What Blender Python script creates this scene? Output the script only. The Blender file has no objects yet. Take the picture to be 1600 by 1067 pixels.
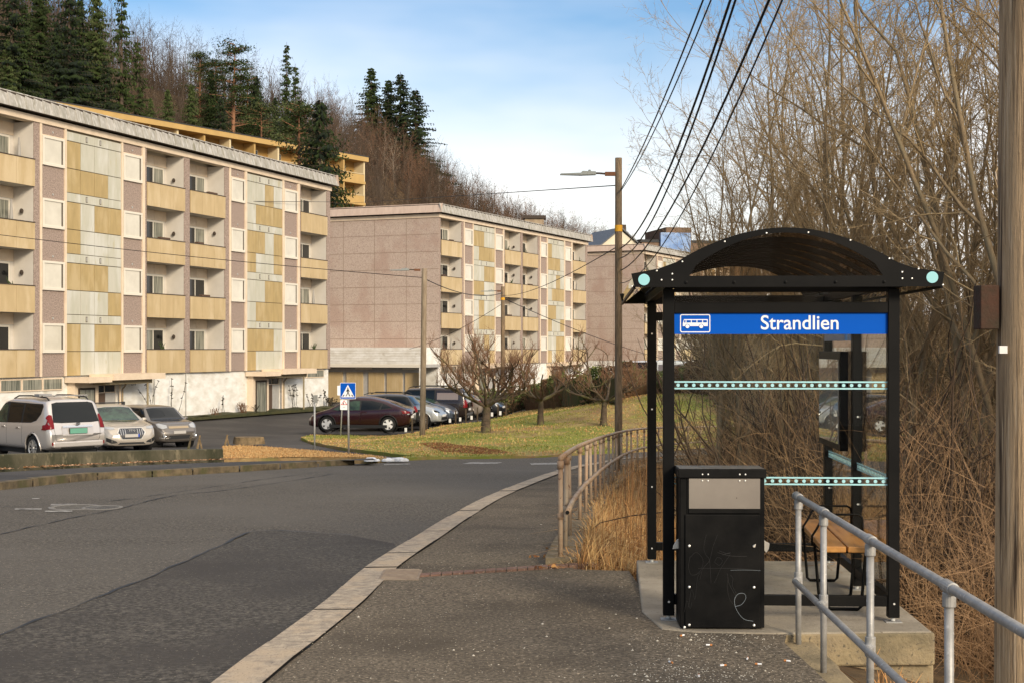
import bpy, bmesh, math, random
import numpy as np
from mathutils import Vector, Matrix, noise
from mathutils.geometry import delaunay_2d_cdt
from mathutils.bvhtree import BVHTree
R = math.radians
scene = bpy.context.scene
C = scene.collection

# ---------------------------------------------------------------- camera
cam_d = bpy.data.cameras.new('camera'); cam = bpy.data.objects.new('camera', cam_d); C.objects.link(cam)
cam.location = (0, 0, 1.75); cam.rotation_euler = (R(90), 0, 0)
cam_d.sensor_width = 36; cam_d.lens = 50.0; cam_d.shift_y = 0.0072; cam_d.clip_end = 6000; cam_d.clip_start = .1
scene.camera = cam
FOC = 2222.2

# ---------------------------------------------------------------- light
SUN_AZ = R(150); SUN_EL = R(22)
w = bpy.data.worlds.new('World'); scene.world = w; w.use_nodes = True
nt = w.node_tree; nt.nodes.clear()
wo = nt.nodes.new('ShaderNodeOutputWorld'); bg = nt.nodes.new('ShaderNodeBackground')
sky = nt.nodes.new('ShaderNodeTexSky'); sky.sky_type = 'NISHITA'; sky.sun_disc = False
sky.sun_elevation = SUN_EL; sky.sun_rotation = SUN_AZ; sky.air_density = 1.0; sky.dust_density = 1.2; sky.ozone_density = 2.6
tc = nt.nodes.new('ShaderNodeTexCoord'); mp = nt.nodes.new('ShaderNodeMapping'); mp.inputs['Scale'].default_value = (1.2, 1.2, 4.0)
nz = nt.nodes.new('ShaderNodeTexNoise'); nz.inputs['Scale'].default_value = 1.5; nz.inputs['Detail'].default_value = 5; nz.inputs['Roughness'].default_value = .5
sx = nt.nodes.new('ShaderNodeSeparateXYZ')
# thin haze cloud: thick near the horizon, breaking up higher within view
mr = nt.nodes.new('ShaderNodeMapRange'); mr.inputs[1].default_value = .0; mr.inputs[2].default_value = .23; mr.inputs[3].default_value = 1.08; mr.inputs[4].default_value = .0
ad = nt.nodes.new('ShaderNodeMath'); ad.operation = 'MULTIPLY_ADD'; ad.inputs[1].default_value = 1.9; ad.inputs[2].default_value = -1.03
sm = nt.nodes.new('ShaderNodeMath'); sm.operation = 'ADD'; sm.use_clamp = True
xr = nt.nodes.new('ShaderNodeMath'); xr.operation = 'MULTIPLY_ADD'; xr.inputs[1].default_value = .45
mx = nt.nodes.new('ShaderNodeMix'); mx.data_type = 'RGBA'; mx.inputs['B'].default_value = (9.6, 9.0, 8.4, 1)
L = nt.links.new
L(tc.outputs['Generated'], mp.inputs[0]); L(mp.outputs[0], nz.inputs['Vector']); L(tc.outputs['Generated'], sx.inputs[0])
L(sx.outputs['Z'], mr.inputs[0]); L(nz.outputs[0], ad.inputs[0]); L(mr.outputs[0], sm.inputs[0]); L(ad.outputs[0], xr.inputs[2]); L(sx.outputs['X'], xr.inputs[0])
mo = nt.nodes.new('ShaderNodeMapRange'); mo.inputs[1].default_value = .30; mo.inputs[2].default_value = .75; mo.inputs[3].default_value = 0; mo.inputs[4].default_value = .75  # extra white cloud added overhead, out of view, to neutralise the blue skylight
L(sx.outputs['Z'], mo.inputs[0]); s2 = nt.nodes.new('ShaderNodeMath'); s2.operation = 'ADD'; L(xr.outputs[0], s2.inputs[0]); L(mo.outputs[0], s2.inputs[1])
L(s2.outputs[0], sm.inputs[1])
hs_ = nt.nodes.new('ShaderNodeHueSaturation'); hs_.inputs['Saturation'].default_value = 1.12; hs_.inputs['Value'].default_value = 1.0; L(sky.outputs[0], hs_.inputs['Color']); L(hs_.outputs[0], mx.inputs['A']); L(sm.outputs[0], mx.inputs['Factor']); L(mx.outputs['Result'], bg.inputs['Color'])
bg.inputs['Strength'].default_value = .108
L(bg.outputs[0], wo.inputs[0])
sd = bpy.data.lights.new('sun', 'SUN'); sun = bpy.data.objects.new('sun', sd); C.objects.link(sun)
sd.energy = 2.45; sd.angle = R(13); sd.color = (1.0, .85, .64)
sun.rotation_euler = (R(90) - SUN_EL, 0, R(180) - SUN_AZ)
scene.view_settings.view_transform = 'Standard'; scene.view_settings.look = 'None'; scene.view_settings.gamma = 1
scene.view_settings.exposure = .52
scene.render.engine = 'CYCLES'
scene.cycles.max_bounces = 6; scene.cycles.transparent_max_bounces = 16

# ---------------------------------------------------------------- materials
MATS = {}
def mat(name, col, rough=.8, metal=0, col2=None, scale=5, detail=4, spec=.3, bump=0, bscale=None, stretch=None, contrast=(.35, .65), coat=0, col3=None, scale3=.7, con3=(.5, .62), trans=0, fine=None):
    if name in MATS: return MATS[name]
    m = bpy.data.materials.new(name); m.use_nodes = True; t = m.node_tree; b = t.nodes['Principled BSDF']
    b.inputs['Base Color'].default_value = (*col, 1); b.inputs['Roughness'].default_value = rough; b.inputs['Metallic'].default_value = metal
    b.inputs['Specular IOR Level'].default_value = spec; b.inputs['Coat Weight'].default_value = coat; b.inputs['Coat Roughness'].default_value = .06
    if col2 or bump:
        c = t.nodes.new('ShaderNodeTexCoord'); mpp = t.nodes.new('ShaderNodeMapping')
        if stretch: mpp.inputs['Scale'].default_value = stretch
        t.links.new(c.outputs['Object'], mpp.inputs[0])
        def nn(s, d=detail):
            n = t.nodes.new('ShaderNodeTexNoise'); n.inputs['Scale'].default_value = s; n.inputs['Detail'].default_value = d; n.inputs['Roughness'].default_value = .6
            t.links.new(mpp.outputs[0], n.inputs['Vector']); return n
        cur = None
        def mixin(n, a, bcol, con):
            r = t.nodes.new('ShaderNodeMapRange'); r.inputs[1].default_value = con[0]; r.inputs[2].default_value = con[1]
            t.links.new(n.outputs[0], r.inputs[0])
            x = t.nodes.new('ShaderNodeMix'); x.data_type = 'RGBA'
            if isinstance(a, tuple): x.inputs['A'].default_value = (*a, 1)
            else: t.links.new(a, x.inputs['A'])
            x.inputs['B'].default_value = (*bcol, 1); t.links.new(r.outputs[0], x.inputs['Factor'])
            return x.outputs['Result']
        cur = col
        if col2: cur = mixin(nn(scale), cur, col2, contrast)
        if col3: cur = mixin(nn(scale3, 5), cur, col3, con3)
        if fine: cur = mixin(nn(fine[1], 2), cur, fine[0], fine[2])
        if not isinstance(cur, tuple): t.links.new(cur, b.inputs['Base Color'])
        if bump:
            bn = t.nodes.new('ShaderNodeBump'); bn.inputs['Strength'].default_value = bump; bn.inputs['Distance'].default_value = .02
            t.links.new(nn(bscale or scale * 3, 5).outputs[0], bn.inputs['Height']); t.links.new(bn.outputs[0], b.inputs['Normal'])
    MATS[name] = m; return m
def glassy(name, tint=(.95, .97, .97), base=.002, rough=.0):
    m = bpy.data.materials.new(name); m.use_nodes = True; t = m.node_tree; t.nodes.clear()
    o = t.nodes.new('ShaderNodeOutputMaterial'); mxs = t.nodes.new('ShaderNodeMixShader'); tr = t.nodes.new('ShaderNodeBsdfTransparent'); gl = t.nodes.new('ShaderNodeBsdfGlossy')
    lw = t.nodes.new('ShaderNodeLayerWeight'); pw_ = t.nodes.new('ShaderNodeMath'); pw_.operation = 'POWER'; pw_.inputs[1].default_value = 4.0; ml = t.nodes.new('ShaderNodeMath'); ml.operation = 'MULTIPLY_ADD'; ml.inputs[1].default_value = .8; ml.inputs[2].default_value = base; t.links.new(lw.outputs['Facing'], pw_.inputs[0]); t.links.new(pw_.outputs[0], ml.inputs[0])
    tr.inputs[0].default_value = (*tint, 1); gl.inputs['Roughness'].default_value = rough; gl.inputs[0].default_value = (.9, .9, .9, 1)
    t.links.new(ml.outputs[0], mxs.inputs[0]); t.links.new(tr.outputs[0], mxs.inputs[1]); t.links.new(gl.outputs[0], mxs.inputs[2]); t.links.new(mxs.outputs[0], o.inputs[0])
    return m

# ---------------------------------------------------------------- object helpers
def tag(o, label=None, cat=None, group=None, kind=None):
    if label: o['label'] = label
    if cat: o['category'] = cat
    if group: o['group'] = group
    if kind: o['kind'] = kind
    return o
def empty(name, loc=(0, 0, 0), rz=0, label=None, cat=None, group=None):
    o = bpy.data.objects.new(name, None); C.objects.link(o); o.location = loc; o.rotation_euler = (0, 0, rz)
    o.empty_display_size = .1
    return tag(o, label, cat, group)
def kids(o): return [c for c in bpy.data.objects if c.parent == o]
def copy_tree(o, parent=None, loc=None, rz=None, sc=None, label=None, group=None):
    ch = kids(o); c = o.copy(); C.objects.link(c); c.parent = parent
    if loc is not None: c.location = loc
    if rz is not None: c.rotation_euler = (0, 0, rz)
    if sc is not None: c.scale = (sc, sc, sc)
    if label: c['label'] = label
    if group: c['group'] = group
    for k in ch: copy_tree(k, c)
    return c

class MB:
    def __init__(s): s.v = []; s.f = []; s.m = []; s.mats = []
    def mi(s, m):
        if m not in s.mats: s.mats.append(m)
        return s.mats.index(m)
    def add(s, vs, fs, m=None):
        b = len(s.v); s.v += [tuple(v) for v in vs]; s.f += [tuple(b + i for i in f) for f in fs]; s.m += [s.mi(m)] * len(fs)
        return s
    def box(s, x0, x1, y0, y1, z0, z1, m=None, rz=0, piv=None):
        vs = [(x0, y0, z0), (x1, y0, z0), (x1, y1, z0), (x0, y1, z0), (x0, y0, z1), (x1, y0, z1), (x1, y1, z1), (x0, y1, z1)]
        if rz:
            cx, cy = piv or ((x0 + x1) / 2, (y0 + y1) / 2); c, q = math.cos(rz), math.sin(rz)
            vs = [(cx + (x - cx) * c - (y - cy) * q, cy + (x - cx) * q + (y - cy) * c, z) for x, y, z in vs]
        return s.add(vs, [(0, 3, 2, 1), (4, 5, 6, 7), (0, 1, 5, 4), (1, 2, 6, 5), (2, 3, 7, 6), (3, 0, 4, 7)], m)
    def tube(s, pts, rad, n=8, m=None, cap=True):
        pts = [Vector(p) for p in pts]; N = len(pts)
        if not hasattr(rad, '__len__'): rad = [rad] * N
        vs = []; fs = []; prev = None
        for i, p in enumerate(pts):
            d = (pts[min(i + 1, N - 1)] - pts[max(i - 1, 0)]).normalized()
            if prev is None: a = d.orthogonal().normalized()
            else:
                a = prev - d * prev.dot(d); a = a.normalized() if a.length > 1e-5 else d.orthogonal().normalized()
            prev = a; b = d.cross(a)
            for k in range(n):
                t = 2 * math.pi * k / n; vs.append(p + (a * math.cos(t) + b * math.sin(t)) * rad[i])
        for i in range(N - 1):
            for k in range(n):
                fs.append((i * n + k, i * n + (k + 1) % n, (i + 1) * n + (k + 1) % n, (i + 1) * n + k))
        if cap: fs.append(tuple(reversed(range(n)))); fs.append(tuple(range((N - 1) * n, N * n)))
        return s.add(vs, fs, m)
    def prism(s, poly, M, th, m=None):
        """2D polygon extruded by th along local +z, placed by matrix M"""
        n = len(poly); vs = [M @ Vector((x, y, 0)) for x, y in poly] + [M @ Vector((x, y, th)) for x, y in poly]
        fs = [tuple(reversed(range(n))), tuple(range(n, 2 * n))] + [(i, (i + 1) % n, (i + 1) % n + n, i + n) for i in range(n)]
        return s.add(vs, fs, m)
    def lathe(s, prof, M, n=24, m=None):
        """prof (r,z), axis local z"""
        vs = []; fs = []
        for r, z in prof:
            for k in range(n):
                t = 2 * math.pi * k / n; vs.append(M @ Vector((r * math.cos(t), r * math.sin(t), z)))
        for i in range(len(prof) - 1):
            for k in range(n): fs.append((i * n + k, i * n + (k + 1) % n, (i + 1) * n + (k + 1) % n, (i + 1) * n + k))
        return s.add(vs, fs, m)
    def build(s, name, m=None, parent=None, smooth=False, bevel=0, fixn=False):
        me = bpy.data.meshes.new(name); me.from_pydata(s.v, [], s.f)
        for mm in s.mats: me.materials.append(mm if mm else m)
        me.polygons.foreach_set('material_index', s.m)
        if smooth: me.polygons.foreach_set('use_smooth', [True] * len(s.f))
        me.update()
        if fixn:
            bm = bmesh.new(); bm.from_mesh(me); bmesh.ops.recalc_face_normals(bm, faces=bm.faces); bm.to_mesh(me); bm.free()
        o = bpy.data.objects.new(name, me); C.objects.link(o)
        if parent: o.parent = parent
        if bevel:
            b = o.modifiers.new('bevel', 'BEVEL'); b.width = bevel; b.segments = 2; b.limit_method = 'ANGLE'
        return o
def T(x, y, z): return Matrix.Translation((x, y, z))
RX90 = Matrix.Rotation(R(90), 4, 'X')       # local z -> -y : things drawn upright facing -y
def circ(r, n=20, cx=0, cy=0): return [(cx + r * math.cos(2 * math.pi * k / n), cy + r * math.sin(2 * math.pi * k / n)) for k in range(n)]
def rrect(x0, x1, y0, y1, r, n=4):
    o = []
    for cx, cy, a in ((x1 - r, y1 - r, 0), (x0 + r, y1 - r, 90), (x0 + r, y0 + r, 180), (x1 - r, y0 + r, 270)):
        for k in range(n + 1):
            t = R(a + 90 * k / n); o.append((cx + r * math.cos(t), cy + r * math.sin(t)))
    return o
def np_mesh(name, V, F, mats, mi=None, parent=None, smooth=False):
    """V (n,3), F (k,m) equal-size faces"""
    me = bpy.data.meshes.new(name); V = np.asarray(V, dtype=np.float32); F = np.asarray(F, dtype=np.int32); k, m = F.shape
    me.vertices.add(len(V)); me.vertices.foreach_set('co', V.ravel())
    me.loops.add(k * m); me.loops.foreach_set('vertex_index', F.ravel())
    me.polygons.add(k); me.polygons.foreach_set('loop_start', np.arange(0, k * m, m, dtype=np.int32))
    for x in mats: me.materials.append(x)
    if mi is not None: me.polygons.foreach_set('material_index', np.asarray(mi, dtype=np.int32))
    if smooth: me.polygons.foreach_set('use_smooth', np.ones(k, dtype=bool))
    me.update(calc_edges=True)
    o = bpy.data.objects.new(name, me); C.objects.link(o)
    if parent: o.parent = parent
    return o
def segs_arrays(segs, n):
    S = np.array(segs, dtype=float)            # (k,8) p0 p1 r0 r1
    p0, p1, r0, r1 = S[:, :3], S[:, 3:6], S[:, 6], S[:, 7]
    d = p1 - p0; d /= np.maximum(np.linalg.norm(d, axis=1, keepdims=True), 1e-9)
    a = np.cross(d, np.where(np.abs(d[:, 2:3]) < .9, np.array([[0, 0, 1.]]), np.array([[1., 0, 0]]))); a /= np.linalg.norm(a, axis=1, keepdims=True)
    b = np.cross(d, a); V = []
    for P, r in ((p0, r0), (p1, r1)):
        for k in range(n):
            t = 2 * math.pi * k / n; V.append(P + (a * math.cos(t) + b * math.sin(t)) * r[:, None])
    V = np.stack(V, axis=1).reshape(-1, 3); base = np.arange(len(S))[:, None, None] * 2 * n
    f = np.array([[k, (k + 1) % n, n + (k + 1) % n, n + k] for k in range(n)])[None]
    return V, (base + f).reshape(-1, 4)
def text_mesh(body, size, m, M, parent, name='lettering', ext=.001, off=0, xs=1):
    cu = bpy.data.curves.new('t', 'FONT'); cu.body = body; cu.size = size; cu.extrude = ext; cu.offset = off; cu.align_x = 'CENTER'; cu.align_y = 'CENTER'
    t = bpy.data.objects.new('t', cu); C.objects.link(t); dg = bpy.context.evaluated_depsgraph_get(); dg.update()
    me = bpy.data.meshes.new_from_object(t.evaluated_get(dg)); bpy.data.objects.remove(t); me.name = name
    me.transform(M @ Matrix.Diagonal((xs, 1, 1, 1))); me.materials.clear(); me.materials.append(m)
    o = bpy.data.objects.new(name, me); C.objects.link(o); o.parent = parent; return o

# ---------------------------------------------------------------- terrain
CP = [(-12, -5, 0), (0, -5, 0), (4, 0, 0), (-20, 4, 0), (-10, 5, 0), (0, 5, 0), (-5, 10, 0), (0, 10, -.01), (3, 9, 0), (-15, 11, -.02), (-24, 14, -.15),
 (-12, 16, -.2), (-5, 16, -.21), (0, 16, -.22), (2, 16, -.22), (-14, 22, -.45), (-5, 22, -.48), (1.5, 22, -.49), (-9, 27, -.72), (-3, 29, -.81), (2.7, 30, -.85),
 (-6, 33, -1.0), (-3.5, 38, -1.2), (0, 37, -1.17), (4, 38, -1.22), (-2, 43, -1.42), (2, 42.5, -1.42), (5, 44, -1.47), (9, 47, -1.55), (14, 50, -1.65), (20, 53, -1.75),
 (-16, 30, -.85), (-11.4, 31.7, -.93), (-7.3, 35, -1.08), (-5, 41, -1.36), (-6, 45.5, -1.55), (-14, 43, -1.4), (-25, 43, -1.4), (-13, 50, -1.7), (-20, 50, -1.6), (-13.5, 57, -1.95),
 (-9, 50, -1.75), (-9.2, 61, -2.0), (-7, 67, -2.15), (-4.7, 65, -2.1), (-3.5, 72, -2.1), (-8, 76, -2.1), (-.5, 82, -2.1), (-6, 90, -2.1), (-21, 60, -1.75), (-17, 70, -1.8),
 (-12.5, 84, -1.85), (-10.5, 92, -1.95), (-6.4, 51, -1.7), (-4.15, 46, -1.56), (-1.87, 42.2, -1.38), (3.2, 45.5, -1.45), (5, 46.8, -1.5), (-4.4, 62, -2.0), (-1, 55, -1.42),
 (-3.57, 57, -1.72), (1.2, 57, -1.22), (3.6, 55, -1.17), (-.6, 70, -1.6), (2.1, 66, -.95), (4.2, 62, -.48), (5.7, 60, -.19), (9, 60, -.3), (13, 62, -.6), (8, 51, -1.25),
 (3, 75, -1.2), (8, 75, -.9), (10, 90, -1.0), (3, 100, -1.9), (15, 110, -1.0), (0, 120, -2), (-30, 110, -2), (30, 130, -1.5), (40, 60, -2), (-50, 50, -1.5), (-40, 20, -.5), (25, 80, -1.5)]
_cp = np.array(CP, dtype=float)
def _phi(r2): return np.where(r2 > 1e-12, .5 * r2 * np.log(np.maximum(r2, 1e-12)), 0)
def _tps(cp, lam=.6):
    n = len(cp); X = cp[:, :2]; K = _phi(((X[:, None] - X[None]) ** 2).sum(-1)) + lam * np.eye(n); Pm = np.c_[np.ones(n), X]
    A = np.zeros((n + 3, n + 3)); A[:n, :n] = K; A[:n, n:] = Pm; A[n:, :n] = Pm.T
    return np.linalg.solve(A, np.r_[cp[:, 2], np.zeros(3)])
_w = _tps(_cp)
def Hn(X, Y):
    X = np.asarray(X, float); Y = np.asarray(Y, float); sh = X.shape; X = X.ravel(); Y = Y.ravel()
    Xc = np.clip(X, -55, 45); Yc = np.clip(Y, -5, 130)
    r2 = (Xc[:, None] - _cp[:, 0]) ** 2 + (Yc[:, None] - _cp[:, 1]) ** 2
    z = _phi(r2) @ _w[:-3] + _w[-3] + _w[-2] * Xc + _w[-1] * Yc
    z = np.where(Yc < 11, np.where(Yc < 7, 0, z * (Yc - 7) / 4), z)
    return z.reshape(sh)
def H(x, y): return float(Hn(np.array([x]), np.array([y]))[0])
# right-hand edge of the raised pavement (the bank falls away beyond it)
EDGE = [(1.95, -8), (1.95, 5), (1.98, 8.7), (.95, 9.0), (.95, 11.55), (.52, 11.7), (.72, 14), (1.05, 18), (1.5, 23), (2.1, 28), (2.75, 33), (3.6, 37.5), (4.7, 41), (6.4, 43.6), (9, 45.6), (13, 47.6), (20, 50), (45, 57)]
_e = np.array(EDGE, float)
def edge_dist(X, Y):
    X = np.asarray(X, float); Y = np.asarray(Y, float); best = np.full(X.shape, 1e9); sg = np.zeros(X.shape)
    for (ax, ay), (bx, by) in zip(_e[:-1], _e[1:]):
        dx, dy = bx - ax, by - ay; l2 = dx * dx + dy * dy; t = np.clip(((X - ax) * dx + (Y - ay) * dy) / l2, 0, 1)
        d = np.hypot(X - ax - t * dx, Y - ay - t * dy); s = (dy * (X - ax) - dx * (Y - ay))
        up = d < best - 1e-9; best = np.where(up, d, best); sg = np.where(up, np.sign(s), sg)
    return best * sg
def groundn(X, Y):
    d = edge_dist(X, Y); h = Hn(X, Y)
    drop = .10 + np.minimum(d, 8) * .30
    bank = h - drop + .12 * np.sin(X * .9 + Y * .35)*np.clip(d,0,1)
    return np.where(d > .02, bank, h - .20)
def ground(x, y): return float(groundn(np.array([x]), np.array([y]))[0])
def hit(px, py, off=0, f=None):
    """where the view ray of a photo point meets the terrain"""
    f = f or H; kx = (px - 800) / FOC; kz = (545 - py) / FOC; Y = 2.0
    st = .25
    while Y < 300:
        z = 1.75 + kz * Y
        if z <= f(kx * Y, Y) + off:
            lo, hi = Y - st, Y
            for _ in range(18):
                m_ = (lo + hi) / 2
                if 1.75 + kz * m_ <= f(kx * m_, m_) + off: hi = m_
                else: lo = m_
            return (kx * hi, hi)
        Y += st
    return (kx * Y, Y)
def P3(px, py, Y): return Vector(((px - 800) * Y / FOC, Y, 1.75 + (545 - py) * Y / FOC))
def on(x, y, o=0): return (x, y, H(x, y) + o)

def inside(poly, X, Y):
    r = np.zeros(X.shape, bool); n = len(poly); j = n - 1
    for i in range(n):
        xi, yi = poly[i]; xj, yj = poly[j]
        if yi != yj: r ^= ((yi > Y) != (yj > Y)) & (X < (xj - xi) * (Y - yi) / (yj - yi) + xi)
        j = i
    return r
def resample(poly, step, closed=True):
    o = []; n = len(poly)
    for i in range(n if closed else n - 1):
        a = poly[i]; b = poly[(i + 1) % n]; k = max(1, int(math.hypot(b[0] - a[0], b[1] - a[1]) / step))
        o += [(a[0] + (b[0] - a[0]) * j / k, a[1] + (b[1] - a[1]) * j / k) for j in range(k)]
    if not closed: o.append(poly[-1])
    return o
def smooth_line(pts, step=.5):
    """Catmull-Rom through points"""
    P = [np.array(p, float) for p in pts]; P = [2 * P[0] - P[1]] + P + [2 * P[-1] - P[-2]]; o = []
    for i in range(1, len(P) - 2):
        k = max(1, int(np.linalg.norm(P[i + 1] - P[i]) / step))
        for j in range(k):
            t = j / k; a, b, c, d = P[i - 1:i + 3]
            o.append(tuple(.5 * ((2 * b) + (-a + c) * t + (2 * a - 5 * b + 4 * c - d) * t * t + (-a + 3 * b - 3 * c + d) * t ** 3)))
    o.append(tuple(P[-2])); return o
def cdt(poly, step, jitter=0):
    b = resample(poly, step); xs = [p[0] for p in b]; ys = [p[1] for p in b]
    gx, gy = np.meshgrid(np.arange(min(xs) + step / 2, max(xs), step), np.arange(min(ys) + step / 2, max(ys), step)); gx = gx.ravel(); gy = gy.ravel()
    ok = inside(b, gx, gy); pts = [Vector(p) for p in b] + [Vector((x, y)) for x, y in zip(gx[ok], gy[ok])]
    n = len(b); r = delaunay_2d_cdt(pts, [(i, (i + 1) % n) for i in range(n)], [list(range(n))], 1, 1e-5)
    return [tuple(v) for v in r[0]], [tuple(f) for f in r[2]]
def sheet(name, poly, off, m, step=1.0, skirt=0, zf=None, label=None, cat=None, kind='structure', wob=0):
    V, F = cdt(poly, step); A = np.array(V); Z = (zf or Hn)(A[:, 0], A[:, 1]) + off
    if wob: Z = Z + np.array([noise.noise(Vector((x * .8, y * .8, 3))) * wob for x, y in V])
    mb = MB(); mb.add([(x, y, z) for (x, y), z in zip(V, Z)], F, m)
    if skirt:
        b = resample(poly, step); Zb = (zf or Hn)(np.array([p[0] for p in b]), np.array([p[1] for p in b])) + off; n = len(b)
        mb.add([(p[0], p[1], z) for p, z in zip(b, Zb)] + [(p[0], p[1], z - skirt) for p, z in zip(b, Zb)], [(i, (i + 1) % n, n + (i + 1) % n, n + i) for i in range(n)], m)
    o = mb.build(name, m, smooth=False); tag(o, label, cat, kind=kind); return o
def strip(mb, L_, R_, offL, offR, m, zf=None):
    """ribbon between two equally long lines"""
    n = len(L_); zf = zf or H
    vs = [(p[0], p[1], zf(*p) + offL) for p in L_] + [(p[0], p[1], zf(*p) + offR) for p in R_]
    mb.add(vs, [(i, n + i, n + i + 1, i + 1) for i in range(n - 1)], m)
def offset_line(pts, d):
    o = []
    for i, p in enumerate(pts):
        a = pts[max(i - 1, 0)]; b = pts[min(i + 1, len(pts) - 1)]; dx, dy = b[0] - a[0], b[1] - a[1]; l = math.hypot(dx, dy) or 1
        o.append((p[0] + dy / l * d, p[1] - dx / l * d))
    return o
# ================================================================ GROUND AND ROADS
SOIL = mat('soil', (.10, .065, .035), .95, col2=(.20, .13, .06), scale=2.2, col3=(.055, .04, .022), scale3=.5, bump=.6, bscale=14)
ROADM = mat('road_asphalt', (.060, .054, .046), .85, col2=(.20, .178, .148), scale=30, detail=4, contrast=(.40, .72), spec=.12, bump=.5, bscale=45, col3=(.125, .113, .097), scale3=.28, con3=(.38, .66), fine=((.36, .31, .24), 48, (.64, .70)))
PATCHM = mat('patch_asphalt', (.050, .045, .039), .8, col2=(.175, .156, .130), scale=30, detail=4, contrast=(.43, .75), spec=.15, bump=.5, bscale=45, col3=(.062, .055, .048), scale3=.45, con3=(.46, .60), fine=((.28, .245, .19), 48, (.66, .72)))
WALKM = mat('pavement_asphalt', (.10, .084, .064), .95, col2=(.25, .207, .155), scale=40, detail=4, contrast=(.40, .68), bump=.8, bscale=45, spec=.1, col3=(.085, .071, .055), scale3=.8, con3=(.46, .72), fine=((.52, .43, .31), 52, (.64, .70)))
LOTM = mat('lot_asphalt', (.055, .050, .047), .8, col2=(.095, .087, .078), scale=30, detail=3, col3=(.042, .039, .037), scale3=.25, con3=(.4, .6), bump=.3, bscale=60)
KERBM = mat('kerb_stone', (.50, .41, .30), .8, col2=(.27, .225, .175), scale=14, col3=(.46, .36, .25), scale3=2.5, bump=.5, bscale=50, fine=((.13, .11, .09), 60, (.62, .7)))
MOSSK = mat('mossy_kerb_stone', (.19, .145, .085), .9, col2=(.075, .06, .038), scale=4, col3=(.085, .08, .035), scale3=1.8, bump=.5, bscale=30)
CONC = mat('concrete', (.33, .285, .215), .85, col2=(.25, .215, .165), scale=3, col3=(.38, .33, .26), scale3=1.1, bump=.35, bscale=45, fine=((.16, .135, .10), 38, (.64, .72)))
CONCF = mat('weathered_concrete', (.33, .26, .15), .9, col2=(.24, .19, .12), scale=4, col3=(.17, .14, .085), scale3=1.5, bump=.5, bscale=40, fine=((.12, .10, .07), 42, (.6, .7)))
GRASSG = mat('turf', (.34, .27, .09), .95, col2=(.26, .16, .075), scale=1.3, col3=(.19, .21, .035), scale3=.30, con3=(.46, .54), bump=.9, bscale=12, fine=((.34, .24, .11), 9, (.6, .72)))
STRAWM = mat('straw_turf', (.46, .32, .15), .95, col2=(.25, .16, .07), scale=1.6, col3=(.22, .20, .07), scale3=.7, con3=(.5, .65), bump=1, bscale=18)
SEAM = mat('tar_seam', (.020, .020, .021), .6)
PAINT = mat('road_paint', (.42, .40, .36), .8, col2=(.15, .14, .125), scale=9, contrast=(.42, .58))

# base ground, finer near the camera
gx = np.concatenate([np.linspace(-420, -62, 30), np.linspace(-58, -10, 34), np.linspace(-9, 12, 70), np.linspace(12.6, 50, 50), np.linspace(56, 460, 30)])
gy = np.concatenate([np.linspace(-60, -6, 8), np.linspace(-5, 16, 60), np.linspace(16.5, 60, 88), np.linspace(61, 135, 60), np.linspace(140, 600, 40)])
GX, GY = np.meshgrid(gx, gy)
def hcap(az): return np.interp(az, [-.9, -.36, -.27, -.167, -.108, -.045, 0, .0675, .15, .3, .6], [66, 60, 49, 49, 47, 39, 32, 28, 18, 9, 4])
def hslope(u): return np.maximum(0, u - 17) * .545 + np.maximum(0, u - 46) * .21
def hill_arr(X, Y):
    u = (X + 11.45) * -.946 + (Y - 89.3) * .324
    cap = hcap(X / np.maximum(Y, 20))
    s = hslope(u)
    z = np.where(s < cap * .85, s, cap * .85 + (cap * .15) * (1 - np.exp(-(s - cap * .85) / (cap * .15 + 1e-6))))
    return z
GZ = groundn(GX, GY)
hz = hill_arr(GX, GY); GZ = GZ + np.where(GY > 60, hz, 0)
nx, ny = len(gx), len(gy); idx = np.arange(nx * ny).reshape(ny, nx)
F = np.stack([idx[:-1, :-1], idx[:-1, 1:], idx[1:, 1:], idx[1:, :-1]], -1).reshape(-1, 4)
g = np_mesh('ground', np.stack([GX, GY, GZ], -1).reshape(-1, 3), F, [SOIL], smooth=True); tag(g, kind='structure')

def px_line(pts, off=0): return [hit(x, y, off) for x, y in pts]
# road edges
RK = [(-1.95, -6), (-1.88, 0), (-1.75, 4.5)] + px_line([(333, 1067), (420, 1004), (510, 938), (570, 887), (648, 839), (708, 803), (780, 767), (873.6, 734)]) + [(2.25, 36.6), (3.6, 41), (6.2, 44.2), (10, 46.4), (18, 49.5), (34, 54)]
RK = smooth_line(RK, .35)
LK = [(-10.2, -6), (-9.9, 8), (-9.4, 17)] + px_line([(0, 757), (152, 742), (238, 738), (400, 729), (590, 718)])
LK = smooth_line(LK, .5)
FAR = px_line([(640, 714), (700, 712), (800, 711), (900, 706.5), (960, 703), (1040, 700)]) + [(10, 50.6), (18, 54), (34, 59)]
FARS = smooth_line([LK[-1]] + FAR, .6)
road_poly = RK + list(reversed(FARS)) + list(reversed(LK[:-1]))
sheet('road', road_poly, -.09, ROADM, .9, kind='structure')
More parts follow.
